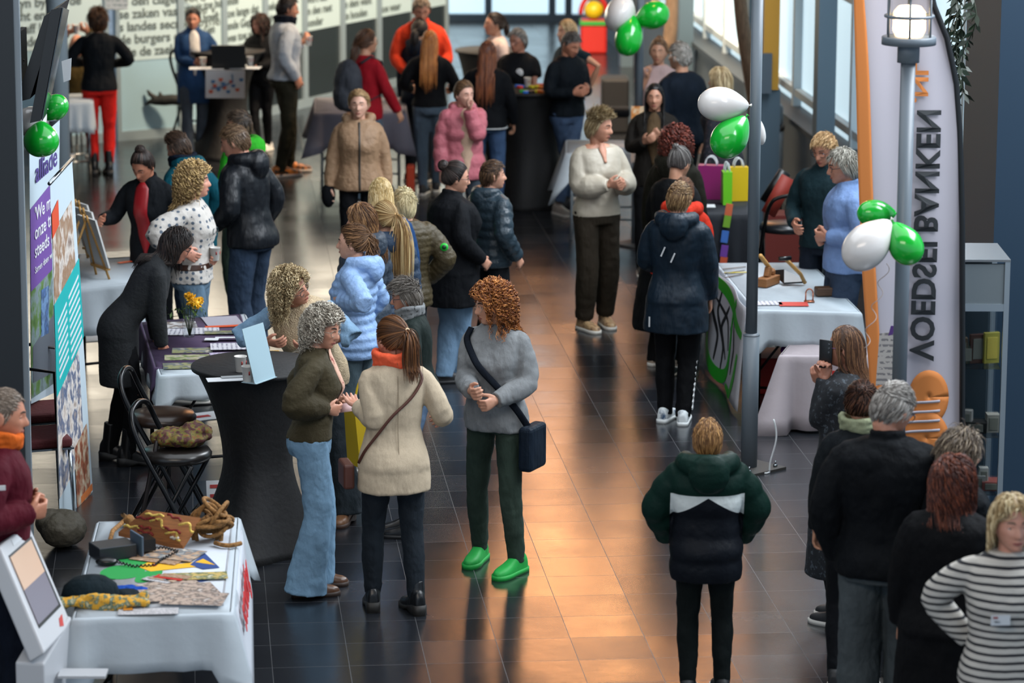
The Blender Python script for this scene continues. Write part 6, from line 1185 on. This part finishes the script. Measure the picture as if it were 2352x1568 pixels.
# ------------------------------------------------------------------ right: gift bag table
BT=[G(1592,486,.86),G(1730,486,.86),G(1722,452,.86),G(1598,452,.86)]; table(BT,'table under the dark navy cloth with gift bags'); cloth('tablecloth',BT,[.60,.6,.6,.6],mat('cloth_navy','10161f',.7,bump=9),'dark navy cloth hanging over the gift bag table',cdrop=.0,flare=.02,wave=.02)
def gift(px,py,w_,d_,h_,rz,col,lab):
    c=G(px,py,.868); r_=empty('gift_bag',tuple(c),rz=R(rz)); tag(r_,lab,'gift bag','gift bags on the navy table'); m_=MB(); a=np.array([(-1,-1),(1,-1),(1,1),(-1,1)]); m_.loft([np.c_[a*[w_/2,d_/2],np.full(4,0)],np.c_[a*[w_/2*1.05,d_/2*.8],np.full(4,h_)]]); m_.build('body',mat('bag_'+col,col,.4),r_,False)
    for y in (-d_*.3,d_*.3): m_=MB(); t_=np.linspace(0,math.pi,12); m_.tube(np.stack([np.cos(t_)*w_*.25,0*t_+y,h_+np.sin(t_)*.07],1),.005,6); m_.build('handle',wht,r_)
gift(1630,452,.19,.12,.27,-10,'7a1458','magenta gift bag with pale handles'); gift(1666,464,.07,.15,.26,4,'5cae14','narrow light green gift bag between the magenta and yellow ones'); gift(1692,456,.15,.10,.27,8,'c2a40c','bright yellow gift bag')
for i,(x,y,cc) in enumerate(((1672,478,'c0603c'),(1668,505,'6c9a2a'),(1663,540,'3c6ab4'),(1662,573,'6a3c94'),(1660,600,'c05434'))):
    p=at(x,y,G(1665,486,.86)[1]-.06); m_=MB(); m_.box((0,0,0),(.055,.006,.095)); o=m_.build('coloured_card',mat('card_'+cc,cc,.5),loc=tuple(p),smooth=False); o.rotation_euler=(0,R(8),0); tag(o,'%s card in the chain hanging from the navy table'%['orange','green','blue','purple','lower orange'][i],'card','chain of coloured cards')
leaf(1620,470,.14,.14,0,wht,'white plate beside the magenta gift bag','plate',.87)
# leaflets on far post
for i,(x,y,h_) in enumerate(((1461,268,.20),(1461,342,.22))):
    p=at(x,y,bp3[1]-.07); m_=MB(); m_.box((0,0,0),(.115,.012,h_)); o=m_.build('leaflet_holder',mat('photo','8a4a2c',.4,[('c8803c','d8c0a0','5a3428'),('6a5a50','a89080','303a48')][i],14),loc=tuple(p),smooth=False); tag(o,['orange toned photo leaflet on the far lantern post','lower photo leaflet with small pictures on the far lantern post'][i],'leaflet')
# bar stools by the windows
b=G(1800,508,.80); bar_chair(b[0],b[1],96,'black bar chair with a round seat by the windows','15181c'); b=G(1838,552,.80); bar_chair(b[0]+.2,b[1]+.2,150,'second bar chair close to the blue shirted man','2a2220')
m_=MB(); c=at(1785,445,26.6); m_.box((0,0,0),(.12,.03,.34)); o=m_.build('leaning_board',mat('panel_red','8a2c20',.6),loc=tuple(c)); o.rotation_euler=(0,R(28),0); tag(o,'leaning red board behind the bar chairs','board'); m_=MB(); m_.box((0,0,0),(.10,.03,.30)); o=m_.build('leaning_board',blackp,loc=tuple(at(1778,425,26.7))); o.rotation_euler=(0,R(32),0); tag(o,'leaning black board behind the bar chairs','board')
m_=MB(); m_.box((0,0,.22),(.34,.3,.44)); o=m_.build('red_crate',mat('crate_red','6a241c',.6),loc=tuple(G(1798,600)),smooth=False); tag(o,'dark red crate under the bar chair by the windows','crate')
# ------------------------------------------------------------------ tool table (right)
TT=[G(1736,708,.75),G(1974,713,.75),G(1858,600,.75),G(1648,603,.75)]; table(TT,'folding table with tools on the right'); cloth('tablecloth',TT,[.24,.20,.2,.30],clothw,'white cloth on the tool table on the right',cdrop=.08,flare=.05)
q0,q1=TT[3],TT[0]; d_=unit(q1-q0); sn=np.array([-d_[1],d_[0],0]); sn=sn if sn[0]<0 else -sn
r_=empty('graffiti_banner',tuple(up(q0,0))); tag(r_,'white banner with green and black graffiti strokes beside the tool table','banner'); b0=up(q0,0); L_=np.linalg.norm(q1-q0)
gf=lambda u,z,o=0: d_*(L_*u)+sn*(.05+o+.02*math.sin(u*9)+.05*(1-z/.75))+np.array([0,0,z])
m_=MB(); P=np.array([[gf(u,z) for u in np.linspace(.02,.98,16)] for z in np.linspace(.03,.76,12)]); m_.slab(P,sn*.003); m_.build('banner_cloth',mat('flag_white','b2b2b8',.7,bump=10),r_)
rg=np.random.RandomState(4)
def stroke(pts,r0,mt,nm): 
    m_=MB(); t_=np.linspace(0,len(pts)-1,30); p=np.array(pts,float); U=np.interp(t_,range(len(pts)),p[:,0]); Z=np.interp(t_,range(len(pts)),p[:,1]); 
    for _ in range(3): U[1:-1]=(U[:-2]+U[2:])/2; Z[1:-1]=(Z[:-2]+Z[2:])/2
    P=[]; 
    for i in range(30):
        j=min(i+1,29); k=max(i-1,0); du=(U[j]-U[k])*L_; dz=Z[j]-Z[k]; l=math.hypot(du,dz)+1e-6; wv=r0*(.5+.5*math.sin(math.pi*i/29)); P.append([gf(U[i]-dz/l*wv/L_,Z[i]+du/l*wv,.006),gf(U[i]+dz/l*wv/L_,Z[i]-du/l*wv,.006)])
    m_.slab(np.array(P),sn*.002); m_.build(nm,mt,r_,False)
gg=mat('graffiti_green','1d9a1c',.6); gb=mat('graffiti_black','16181c',.6)
for pts,r0 in (([(.05,.70),(.10,.4),(.12,.15),(.30,.05),(.55,.08),(.62,.3),(.60,.6),(.75,.72)],.05),([(.15,.72),(.4,.70),(.7,.62),(.95,.55)],.05),([(.55,.05),(.75,.05),(.85,.2),(.9,.4)],.035)): stroke(pts,r0,gg,'green_stroke')
for pts,r0 in (([(.12,.72),(.2,.5),(.35,.35),(.3,.15)],.025),([(.35,.66),(.3,.5),(.45,.3),(.42,.12)],.022),([(.5,.6),(.38,.42),(.5,.22)],.02),([(.25,.6),(.5,.5),(.55,.3)],.016),([(.7,.58),(.8,.4),(.72,.2)],.022)): stroke(pts,r0,gb,'black_stroke')
# tools on it
def tool(pts,r0,mt,lab,name,head=None,hm=None):
    P=[at(x,y,Y) for x,y,Y in pts]; o0=P[0]; r_=empty(name,tuple(o0)); tag(r_,lab,'tool'); m_=MB(); m_.tube([p-o0 for p in P],r0,8); m_.build('handle',mt,r_)
    if head is not None: m_=MB(); head(m_,o0); m_.build('blade',hm,r_,False)
y_=lambda x,y,z=.77: G(x,y,z)
def H1(m_,o): 
    a,b,c,d=[G(*q)-o for q in ((1768,625,.79),(1835,655,.77),(1815,630,.86),(1775,618,.88))]; quad(m_,a,b,c,d,(0,0,.01))
r_=empty('hand_scoop',tuple(y_(1770,630))); o0=y_(1770,630); tag(r_,'wooden handled black scoop on the tool table','tool'); m_=MB(); m_.tube([G(1745,583,1.0)-o0,G(1775,622,.82)-o0],.016,8); m_.build('handle',wood,r_); m_=MB(); quad(m_,G(1768,620,.80)-o0,G(1800,648,.77)-o0,G(1852,645,.77)-o0,G(1800,618,.84)-o0,(0,0,.012)); m_.build('blade',blackp,r_,False)
o0=y_(1840,640); r_=empty('hammer',tuple(o0)); tag(r_,'wooden handled hammer leaning on the tool table','tool'); m_=MB(); m_.tube([G(1803,590,.98)-o0,G(1838,625,.84)-o0,G(1848,645,.77)-o0],.014,8); m_.build('handle',wood,r_); m_=MB(); m_.tube([G(1788,590,.99)-o0,G(1815,588,.99)-o0],.016,8); m_.build('head',blackp,r_)
for i,(x,y,w_,cc,lb) in enumerate(((1762,650,.22,'8a5a30','wood plane made of brown timber on the tool table'),(1920,672,.30,'4a3424','dark leather tool roll at the right end of the tool table'))):
    c=y_(x,y,.76); m_=MB(); m_.box((0,0,.03),(w_,.09,.06)); 
    if i==0: m_.box((.0,0,.09),(.05,.04,.07),rot=roty(.4)); m_.ball((.08,0,.08),(.03,.02,.03),10)
    o=m_.build(['wood_plane','tool_roll'][i],mat('wood',cc,.6),loc=tuple(c),rz=R([60,10][i]),smooth=False); bevel(o,.008); tag(o,lb,'tool')
leaf(1822,694,.20,.14,0,mat('paper_red','b43c34',.6),'red sheet at the near edge of the tool table','sheet',.76); leaf(1765,692,.18,.14,4,tx,'white printed sheet beside the red sheet','sheet',.76)
for i in range(3): leaf(1685,612+i*9,.20,.012,30+i*8,blackp,'thin tool at the far left of the tool table, %s'%['farthest','middle','nearest'][i],'file',.762,grp='thin tools on the tool table')
leaf(1700,622,.02,.24,-80,mat('pencil_yellow','b8a83c',.6),'yellow rule on the tool table','ruler',.762)
c=y_(1858,688,.76); m_=MB(); a=np.linspace(0,math.pi,14); m_.tube(np.stack([np.cos(a)*.025,0*a,.06+np.sin(a)*.03],1),.005,6); m_.tube([(-.025,0,0),(-.025,0,.06)],.005,6); m_.tube([(.025,0,0),(.025,0,.06)],.005,6); m_.box((0,0,.004),(.07,.05,.008)); tag(m_.build('copper_clip',mat('copper','a86a50',.3,metal=.7),loc=tuple(c)),'small copper hoop standing on the tool table','tool')
c=G(1785,905); m_=MB(); m_.box((0,0,.13),(.30,.4,.26)); o=m_.build('plastic_crate',mat('crate_bright','9c1410',.45),loc=tuple(c+np.array([0,.25,0])),smooth=False); bevel(o,.012); tag(o,'bright red plastic crate under the tool table','crate')
c=G(1862,800,.42); m_=MB(); 
for k in range(4): m_.ball((-.12+.09*k,.02*(k%2),0),(.09,.10,.05),12)
o=m_.build('purple_cloth',mat('fabric','6c1c80',.7),loc=tuple(c)); remesh(o,.010,2,.04,.08); tag(o,'bright purple cloth heap under the tool table','cloth')
# white and pink draped stand
DS=[G(1795,812,.52),G(1990,812,.52),G(1980,778,.52),G(1830,770,.52)]; m_=MB(); r_=table(DS,'low stand under the white and pink drape',alu); o_,c_=cloth('drape',DS,[.50,.5,.4,.50],mat('cloth_pinkwhite','a49a9e',.8,bump=9),'white drape with faded pink hem over the low stand beside the phone woman',cdrop=.03,flare=.14,wave=.03)
text('JC',.16,frame(np.array([0.02,-(c_[1]-DS[0][1])-.10,.20])+0,(1,0,.15),(-.1,0,1)),mat('ink_dark','2c3038',.7),o_,bold=.004); 
m_=MB(); m_.box((.03,-(c_[1]-DS[0][1])-.085,.40),(.05,.004,.07)); m_.build('print',red,o_,False)
m_=MB(); t_=np.linspace(0,1,16); p=G(1778,960,.35); m_.tube(np.stack([p[0]-.0+.02*np.sin(t_*5),p[1]+0*t_,p[2]-.35*t_+.004],1),.006,6); q=np.array([p[0]-.02,p[1],.006]); m_.tube([q,q+(-.02,-.03,0),q+(-.06,-.02,0)],.006,6); tag(m_.build('white_cord',wht),'white cord hanging to the floor beside the drape','cord')
# ------------------------------------------------------------------ feather flag
FYY=17.0; r_=empty('feather_flag',tuple(at(2208,1300,FYY))); o0=np.array(r_.location); tag(r_,'tall white feather flag with orange edge and mirrored black lettering on the right','flag')
Lx=[(-420,2060),(-300,1990),(-150,1948),(0,1956),(200,1963),(400,1969),(600,1977),(800,1992),(1000,2008),(1180,2040),(1250,2080)]; Rx=[(-420,2060),(-300,2085),(-150,2105),(0,2135),(80,2168),(180,2190),(300,2199),(500,2206),(800,2209),(1100,2210),(1250,2211)]
Lx=np.array(Lx,float); Rx=np.array(Rx,float)
def ripple(P): P=np.array(P,float); return P+np.array([0,.011*math.sin(P[0]*24+P[2]*1.5)+.016*math.sin(P[0]*5-P[2]*2.4),0])
def fpt(px,py,o=0): return ripple(at(px,py,FYY))-o0+np.array([0,-o,0])
ys=np.linspace(-420,1250,60); 
def band(u0,u1,mt,nm,o,n,y0=-420,y1=1250):
    yy=[y for y in np.linspace(y0,y1,60)]; P=np.array([[fpt(np.interp(y,Lx[:,0],Lx[:,1])*(1-u)+np.interp(y,Rx[:,0],Rx[:,1])*u,y,o) for u in np.linspace(u0,u1,n)] for y in yy]); m_=MB(); m_.slab(P,(0,.0012,0)); m_.build(nm,mt,r_)
fw=mat('flag_fabric','a9a5ae',.75); fo=mat('flag_orange','c8793a',.75); band(0,1,fw,'flag_cloth',0,60); band(0,.135,fo,'flag_edge',.004,6)
m_=MB(); pp=np.array([fpt(np.interp(y,Rx[:,0],Rx[:,1])+2,y) for y in np.linspace(-420,1330,50)]); pp[:,1]=pp[:,1]*.2; m_.tube(pp,.0155,10); m_.build('pole',blackp,r_)
m_=MB(); m_.tube([(0,0,-o0[2]+.01),(0,0,.05)],.012,8); m_.box((0,0,-o0[2]+.01),(.5,.5,.02)); m_.build('ground_plate',blackm,r_)
base_p=at(2092,818,FYY); sc_=F/FYY; 
def ff(co): v=ripple(np.array(co)+o0)-o0; return Vector((v[0],v[1]-.006,v[2]))
me_w=.0
def fittext(t_,y0,y1,x0,x1,mt,bold):
    me=text_mesh(t_,1.0,bold=bold); xs=[v.co.x for v in me.vertices]; ys_=[v.co.y for v in me.vertices]
    Ltot=(y0-y1)*FYY/F/math.cos(TH*.9); Wt=(x1-x0)*FYY/F; kx=Ltot/(max(xs)-min(xs)); ky=Wt/(max(ys_)-min(ys_)); a=at(x0,y0,FYY)-o0
    for v in me.vertices:
        P=ripple(np.array([a[0]+(v.co.y-min(ys_))*ky,0,a[2]+(v.co.x-min(xs))*kx])+o0)-o0; v.co=Vector((P[0],P[1]-FYY-.014-(.002 if v.co.z>0 else 0),P[2]))
    me.materials.clear(); me.materials.append(mt); o=bpy.data.objects.new('lettering',me); C.objects.link(o); o.parent=r_
    for v in me.vertices: v.co.y+=FYY
fittext('VOEDSELBANKEN',822,238,2088,2146,mat('flag_ink','202428',.7),.03)
fittext('.NL',228,136,2092,2126,fo,.03)
def disc(cx,cy,rx,ry,mt,o,nm='logo'):
    m_=MB(); P=np.array([[fpt(cx+rx*r*math.cos(a),cy+ry*r*math.sin(a),o) for a in np.linspace(0,2*math.pi,29)] for r in np.linspace(.02,1,5)]); m_.slab(P,(0,.001,0)); m_.build(nm,mt,r_)
disc(2135,905,46,62,fo,.0050); disc(2130,1000,52,62,fo,.0062)
for i in range(4):
    y=918+i*22; m_=MB(); P=np.array([[fpt(x,yy_+(y-0)-(x-2085)*.10,.011) for x in np.linspace(2078,2160,6)] for yy_ in (0,6)]); m_.slab(P,(0,.001,0)); m_.build('logo_bar',fw,r_)
# notice at the flag foot
m_=MB(); quad(m_,*[p for p in PQ([(2012,880,16.75),(2078,868,16.75),(2076,752,16.75),(2020,760,16.75)])],(0,.002,0)); tag(m_.build('notice',mat('text','a29e9a',.6,a='6c6a6c',b=(.03,2)),smooth=False),'text sheet hanging on a purple tab next to the near lantern post','notice')
m_=MB(); quad(m_,*[p for p in PQ([(2040,765,16.7),(2050,762,16.7),(2056,742,16.7),(2046,742,16.7)])],(0,.002,0)); tag(m_.build('tape',mat('tape_purple','4a2c6c',.5),smooth=False),'purple strip of tape above the hanging text sheet','tape')
# ------------------------------------------------------------------ display cabinet
cy0=17.5; xr=at(2313,590,cy0)[0]; xl=at(2140,590,cy0)[0]; zt=at(2313,590,cy0)[2]; dp=.48; r_=empty('display_cabinet',((xl+xr)/2,cy0+dp/2,0)); tag(r_,'aluminium framed glass display cabinet behind the feather flag','display cabinet'); w_=xr-xl; hx=w_/2; hy=dp/2
xs_=-.21
def post(x,y,nm='post'): m_=MB(); m_.box((x,y,zt/2),(.028,.028,zt)); m_.build(nm,alu,r_,False)
for x in (-hx,hx):
    for y in(-hy,hy): post(x,y)
m_=MB(); m_.box((0,0,zt-.0),(w_+.03,dp+.03,.012)); m_.build('top',mat('cab_top','5d6266',.5),r_,False)
m_=MB(); m_.box((0,-hy+.004,zt-.13),(w_,.02,.22)); m_.m=[0]*6; m_.build('fascia',mat('cab_fascia','5f686c',.5),r_,False); m_=MB(); m_.box((0,-hy,zt-.255),(w_,.026,.04)); m_.build('rail',alu,r_,False)
m_=MB(); m_.box((0,-hy,zt/2),(w_-.03,.006,zt-.3)); m_.build('glass_door',mat('glass','50646c',.05,a=.35),r_,False)
m_=MB(); m_.box((0,hy-.01,zt/2),(w_-.03,.008,zt-.1)); m_.build('back_panel',mat('cab_back','18262e',.4),r_,False); m_=MB(); m_.box((0,0,.20),(w_-.02,dp-.02,.40)); m_.build('plinth',mat('cab_back','18262e',.4),r_,False)
sh=[]
for i,z in enumerate((.70,1.02,1.40)): m_=MB(); m_.box((0,0,z),(w_-.03,dp-.04,.008)); m_.build('shelf',mat('glass','6c848c',.05,a=.6),r_,False); sh.append(z)
rg=np.random.RandomState(8); cx0,cyc=(xl+xr)/2,cy0+hy
its=[(.05,1.404,.10,.02,.16,'4a2c20'),(.12,1.404,.09,.02,.17,'8c8430'),(-.02,1.404,.08,.05,.10,'2c3a2c'),(.14,1.024,.07,.07,.10,'8a867c'),(.05,1.024,.12,.10,.06,'15120f'),(.0,1.024,.06,.05,.12,'9a948c'),(.14,.704,.10,.12,.05,'7a3c34'),(.05,.704,.12,.08,.08,'8c8c88'),(-.04,1.404,.06,.05,.14,'5a4a38'),(.10,.704,.05,.05,.12,'a8a49c')]
for i,(x,z,a,b,c,cc) in enumerate(its):
    m_=MB(); m_.box((0,0,c/2),(a,b,c)); m_.box((0,-b/2-.002,c/2),(a*.7,.003,c*.7)); m_.m=[0]*6+[1]*6; o=m_.build('souvenir',[mat('it'+cc,cc,.5),mat('it2'+cc,'6a6a60' if cc!='8c8430' else 'a8983c',.5)],loc=(cx0+x+.03,cyc-.10,z+.001),rz=R(rg.uniform(-20,20)),smooth=False); bevel(o,.004); tag(o,'%s souvenir object on the %s shelf of the display cabinet'%(['brown framed','yellow framed','green','pale','dark box shaped','grey upright','red brown flat','light grey','small brown','pale upright'][i],{1.404:'upper',1.024:'middle',.704:'lower'}[z]),'souvenir')
# hanging plant
rg=np.random.RandomState(3); c=at(2222,-60,18.0); r_=empty('hanging_plant',tuple(c)); tag(r_,'hanging plant with dark green leaves beside the blue column','plant'); m_=MB(); m2=MB()
for k in range(7):
    x0=-.05+.03*rg.randn(); y0=.08*rg.randn(); L_=.5+.5*rg.rand(); n=14
    P=np.array([[x0+.03*math.sin(q*.6+k)-.004*q,y0+.02*math.cos(q*.7),-L_*q/n] for q in range(n)]); m2.tube(P,.004,5)
    for q in range(2,n):
        for _ in range(3):
            d=unit(np.array([rg.randn()*1.0-.3,rg.randn()*.6,-.9])); e=unit(np.cross(d,rg.randn(3))); l=.05+.03*rg.rand(); p=P[q]; m_.add([p,p+d*l*.5+e*l*.2,p+d*l,p+d*l*.5-e*l*.2],[(0,1,2,3)])
m2.build('vine',mat('vine','1c2414',.7),r_); m_.build('foliage',mat('leaf_dark','10200f',.5),r_,False)
# ------------------------------------------------------------------ things held or carried
def strap_pts(p,za,t):
    s=p['s']; out=[]
    for z,a in za:
        rr_=torso_ring(z,t,1,'f',72); out.append(p['T'](rr_[int(round(a/5))%72][None]*s)[0])
    out=np.array(out); u=np.linspace(0,len(za)-1,30); P=np.stack([np.interp(u,range(len(za)),out[:,i]) for i in range(3)],1)
    for _ in range(3): P[1:-1]=(P[:-2]+2*P[1:-1]+P[2:])/4
    return P
def carry(p,name,lab,cat='bag'):
    r_=empty(name,tuple(p['base']),rz=p['ph']); tag(r_,lab,cat); return r_
r_=carry(p3,'shoulder_bag','navy shoulder bag worn across the grey sweatshirt'); s_=p3['s']
m_=MB(); m_.tube(strap_pts(p3,[(1.44,35),(1.38,50),(1.25,85),(1.1,120),(.98,150),(.88,172)],.052),.020*s_,6,ry=.005,up=(1,0,0)); m_.build('strap',mat('fabric','10161f',.8),r_)
m_=MB(); c=np.array([-.235,.0,.76])*s_; m_.box(c,(.085,.22,.26)); o=m_.build('body',mat('fabric','111c28',.6),r_,False); bevel(o,.025,3)
r_=carry(p1,'crossbody_bag','thin brown leather strap of a bag crossing the back of the beige blazer'); m_=MB(); m_.tube(strap_pts(p1,[(1.45,335),(1.38,318),(1.28,290),(1.18,262),(1.08,235),(.98,205),(.90,185)],.036),.008,6,ry=.004); m_.build('strap',mat('leather','4a2418',.5),r_); m_=MB(); m_.box(np.array([-.25,.06,.80]),(.06,.18,.14)); bevel(m_.build('body',mat('leather','4a2418',.5),r_,False),.015,3)
m_=MB(); m_.tube(strap_pts(p1,[(z,270) for z in (1.40,1.3,1.2,1.1,1.0,.92,.86)],.0225),.0022,5); m_.build('back_seam',mat('seam','8a7b66',.8),p1['o'])
c=at(838,1068,19.0); r_=empty('tote_bag',tuple(c),rz=R(35)); tag(r_,'bright yellow tote bag hanging left of the beige blazer','bag'); m_=MB(); m_.loft([np.array([(-.07,-.07,0),(.07,-.07,0),(.07,.07,0),(-.07,.07,0)]),np.array([(-.10,-.06,.34),(.10,-.06,.34),(.10,.06,.34),(-.10,.06,.34)])]); m_.build('body',mat('tote','c0a008',.6),r_,False); m_=MB(); a=np.linspace(0,3.14,14); m_.tube(np.stack([np.cos(a)*.06,0*a,.34+.18*np.sin(a)],1),.007,6); m_.build('handle',mat('tote','c0a008',.6),r_)
r_=carry(p18,'backpack','grey backpack worn by the woman in the red cardigan'); s_=p18['s']; m_=MB(); m_.ball(np.array([0,-.22,1.18])*s_,np.array([.17,.12,.26])*s_,20); m_.ball(np.array([0,-.30,1.08])*s_,np.array([.12,.06,.14])*s_,14); o=m_.build('body',mat('fabric','3c3f46',.7),r_); remesh(o,.012,2,.02,.1)
for sx in (-1,1): m_=MB(); m_.tube(np.array([(sx*.10,-.14,1.40),(sx*.115,-.03,1.455),(sx*.12,.09,1.40),(sx*.13,.13,1.25),(sx*.15,.05,1.08),(sx*.14,-.12,1.02)])*s_,.022*s_,8,ry=.008); m_.build('strap',mat('fabric','30343a',.7),r_)
ar=p35['arms']['R']; c=p35['w'](ar[2]+ar[3]*.05); m_=MB(); m_.box((0,0,0),(.009,.075,.155)); 
for k in range(3): m_.tube([(-.0045,-.02,.055-.022*k),(-.009,-.02,.055-.022*k)],.007,10,m=1)
pc=at(1897,808,p35['base'][1]-.02); o=m_.build('smartphone',[blackp,mat('lens','3c4248',.1)],loc=tuple(pc),rz=R(60)); bevel(o,.003); tag(o,'black smartphone with three lenses held up by the long haired woman','phone')
cup(at(493,603,p44['base'][1]-.05),'paper cup held by the woman in the dotted blouse'); cup(at(704,108,p53['base'][1]+.1),'dark takeaway cup held by the man in the white bomber jacket')
c=at(798,938,p2['base'][1]+.0); m_=MB(); m_.box((0,0,0),(.085,.055,.001)); o=m_.build('small_card',mat('card_pink','b89a9a',.5),loc=tuple(c)); o.rotation_euler=(R(50),R(-8),0); tag(o,'small pale card held by the woman in the olive blouse','card')
r_=carry(p44,'reading_glasses','dark green reading glasses hanging on the dotted blouse','glasses'); m_=MB(); s_=p44['s']
for sx in(-1,1): a=np.linspace(0,2*math.pi,17)[:-1]; m_.tube(np.stack([sx*.036+.027*np.cos(a),.165+0*a,1.24+.020*np.sin(a)],1)*s_,.0024,6,close=True)
m_.tube(np.array([(-.009,.165,1.245),(.009,.165,1.245)])*s_,.002,6); m_.build('frame',mat('frame_teal','123038',.3),r_)
r_=carry(p40,'name_badge','white name badge pinned to the striped sweater','badge'); m_=MB(); m_.box(np.array([.072,.178,1.20])*p40['s'],(.082,.004,.045)); m_.build('badge',paper,r_,False); m_=MB(); m_.box(np.array([.095,.182,1.212])*p40['s'],(.02,.003,.008)); m_.build('print',mat('cup_red','8c2a24',.6),r_,False); text('Bibian',.010,frame(np.array([.100,.185,1.192])*p40['s'],(-1,0,0),(0,0,1)),blackp,r_)
for sd in 'LR':
    a_=p14['arms'][sd]; m_=MB(); m_.ball(a_[2]+a_[3]*.075,(.058,.052,.105),14); m_.tube([a_[2]-a_[3]*.01,a_[2]+a_[3]*.03],.038,12); m_.build('mitten',mat('fabric','0d0e12',.9),p14['o'])
# badges and chevrons
a_=p10['arms']; sh_,el,_,_=a_['R']; c=p10['w'](sh_*.45+el*.55)+np.array([.045,-.075,0]); m_=MB(); m_.tube([(0,0,0),(0,-.006,0)],.028,20); m_.tube([(0,-.004,0),(0,-.009,0)],.016,16,m=1); 
o=m_.build('badge',[mat('badge_green','12b832',.5),mat('badge_dark','0c3a1c',.5)],p10['o']); o.location=tuple(p10['o'].matrix_basis.inverted()@Vector(c)); o.rotation_euler.z=-p10['ph']
for i in range(9):
    l=p31['legs'][1]; kn,an=l[1],l[2]; q=kn+(an-kn)*(.10+.1*i); m_=MB(); m_.box(q+np.array([.063,-.01,0]),(.006,.035,.022),rot=rotx(.5)); m_.build('chevron_mark',wht,p31['o'],False)
c=np.array([.20,-.16,.72])*p31['s']; 
for i,(x,z) in enumerate(((-.07,1.24),(.0,1.20),(-.16,.74))): m_=MB(); m_.box(np.array([x,-.165,z])*p31['s'],(.010,.006,.07),rot=roty(.4 if i<2 else 0)); m_.build('reflective_mark',wht,p31['o'],False)
for sx in (-1,1): pass
m_=MB(); m_.ball(np.array([-.08,.165,1.28])*p20['s'],(.04,.01,.04),14); m_.build('badge',wht,p20['o'])
m_=MB(); rings=[p21['T'](torso_ring(z,.030,1,'f',28)*p21['s']) for z in (.875,.885)]; m_.loft(rings); m_.build('white_hem',wht,p21['o'])
m_=MB(); m_.box(np.array([.10,.0,1.20])*p42['s'],(.012,.05,.012)); 
ar=p42['arms']['R']; q=ar[0]*.5+ar[1]*.5; m_=MB(); m_.box(q+np.array([.075,0,.05]),(.006,.13,.022)); m_.build('sleeve_stripe',wht,p42['o'],False); q=ar[0]*.1+ar[1]*.9; m_=MB(); m_.box(q+np.array([.072,0,.0]),(.006,.055,.075)); m_.build('sleeve_patch',mat('photo','c8c8c8',.6,('c8a020','2c8a4c','3c5a9a'),30),p42['o'],False)
c=G(940,392,.25); m_=MB(); m_.box((0,0,-.08),(.08,.18,.26)); o=m_.build('orange_bag',mat('bag_orange','c8401c',.6),loc=tuple(c),smooth=False); bevel(o,.02,3); tag(o,'orange shopping bag on the floor by the strawberry blond girl','bag')
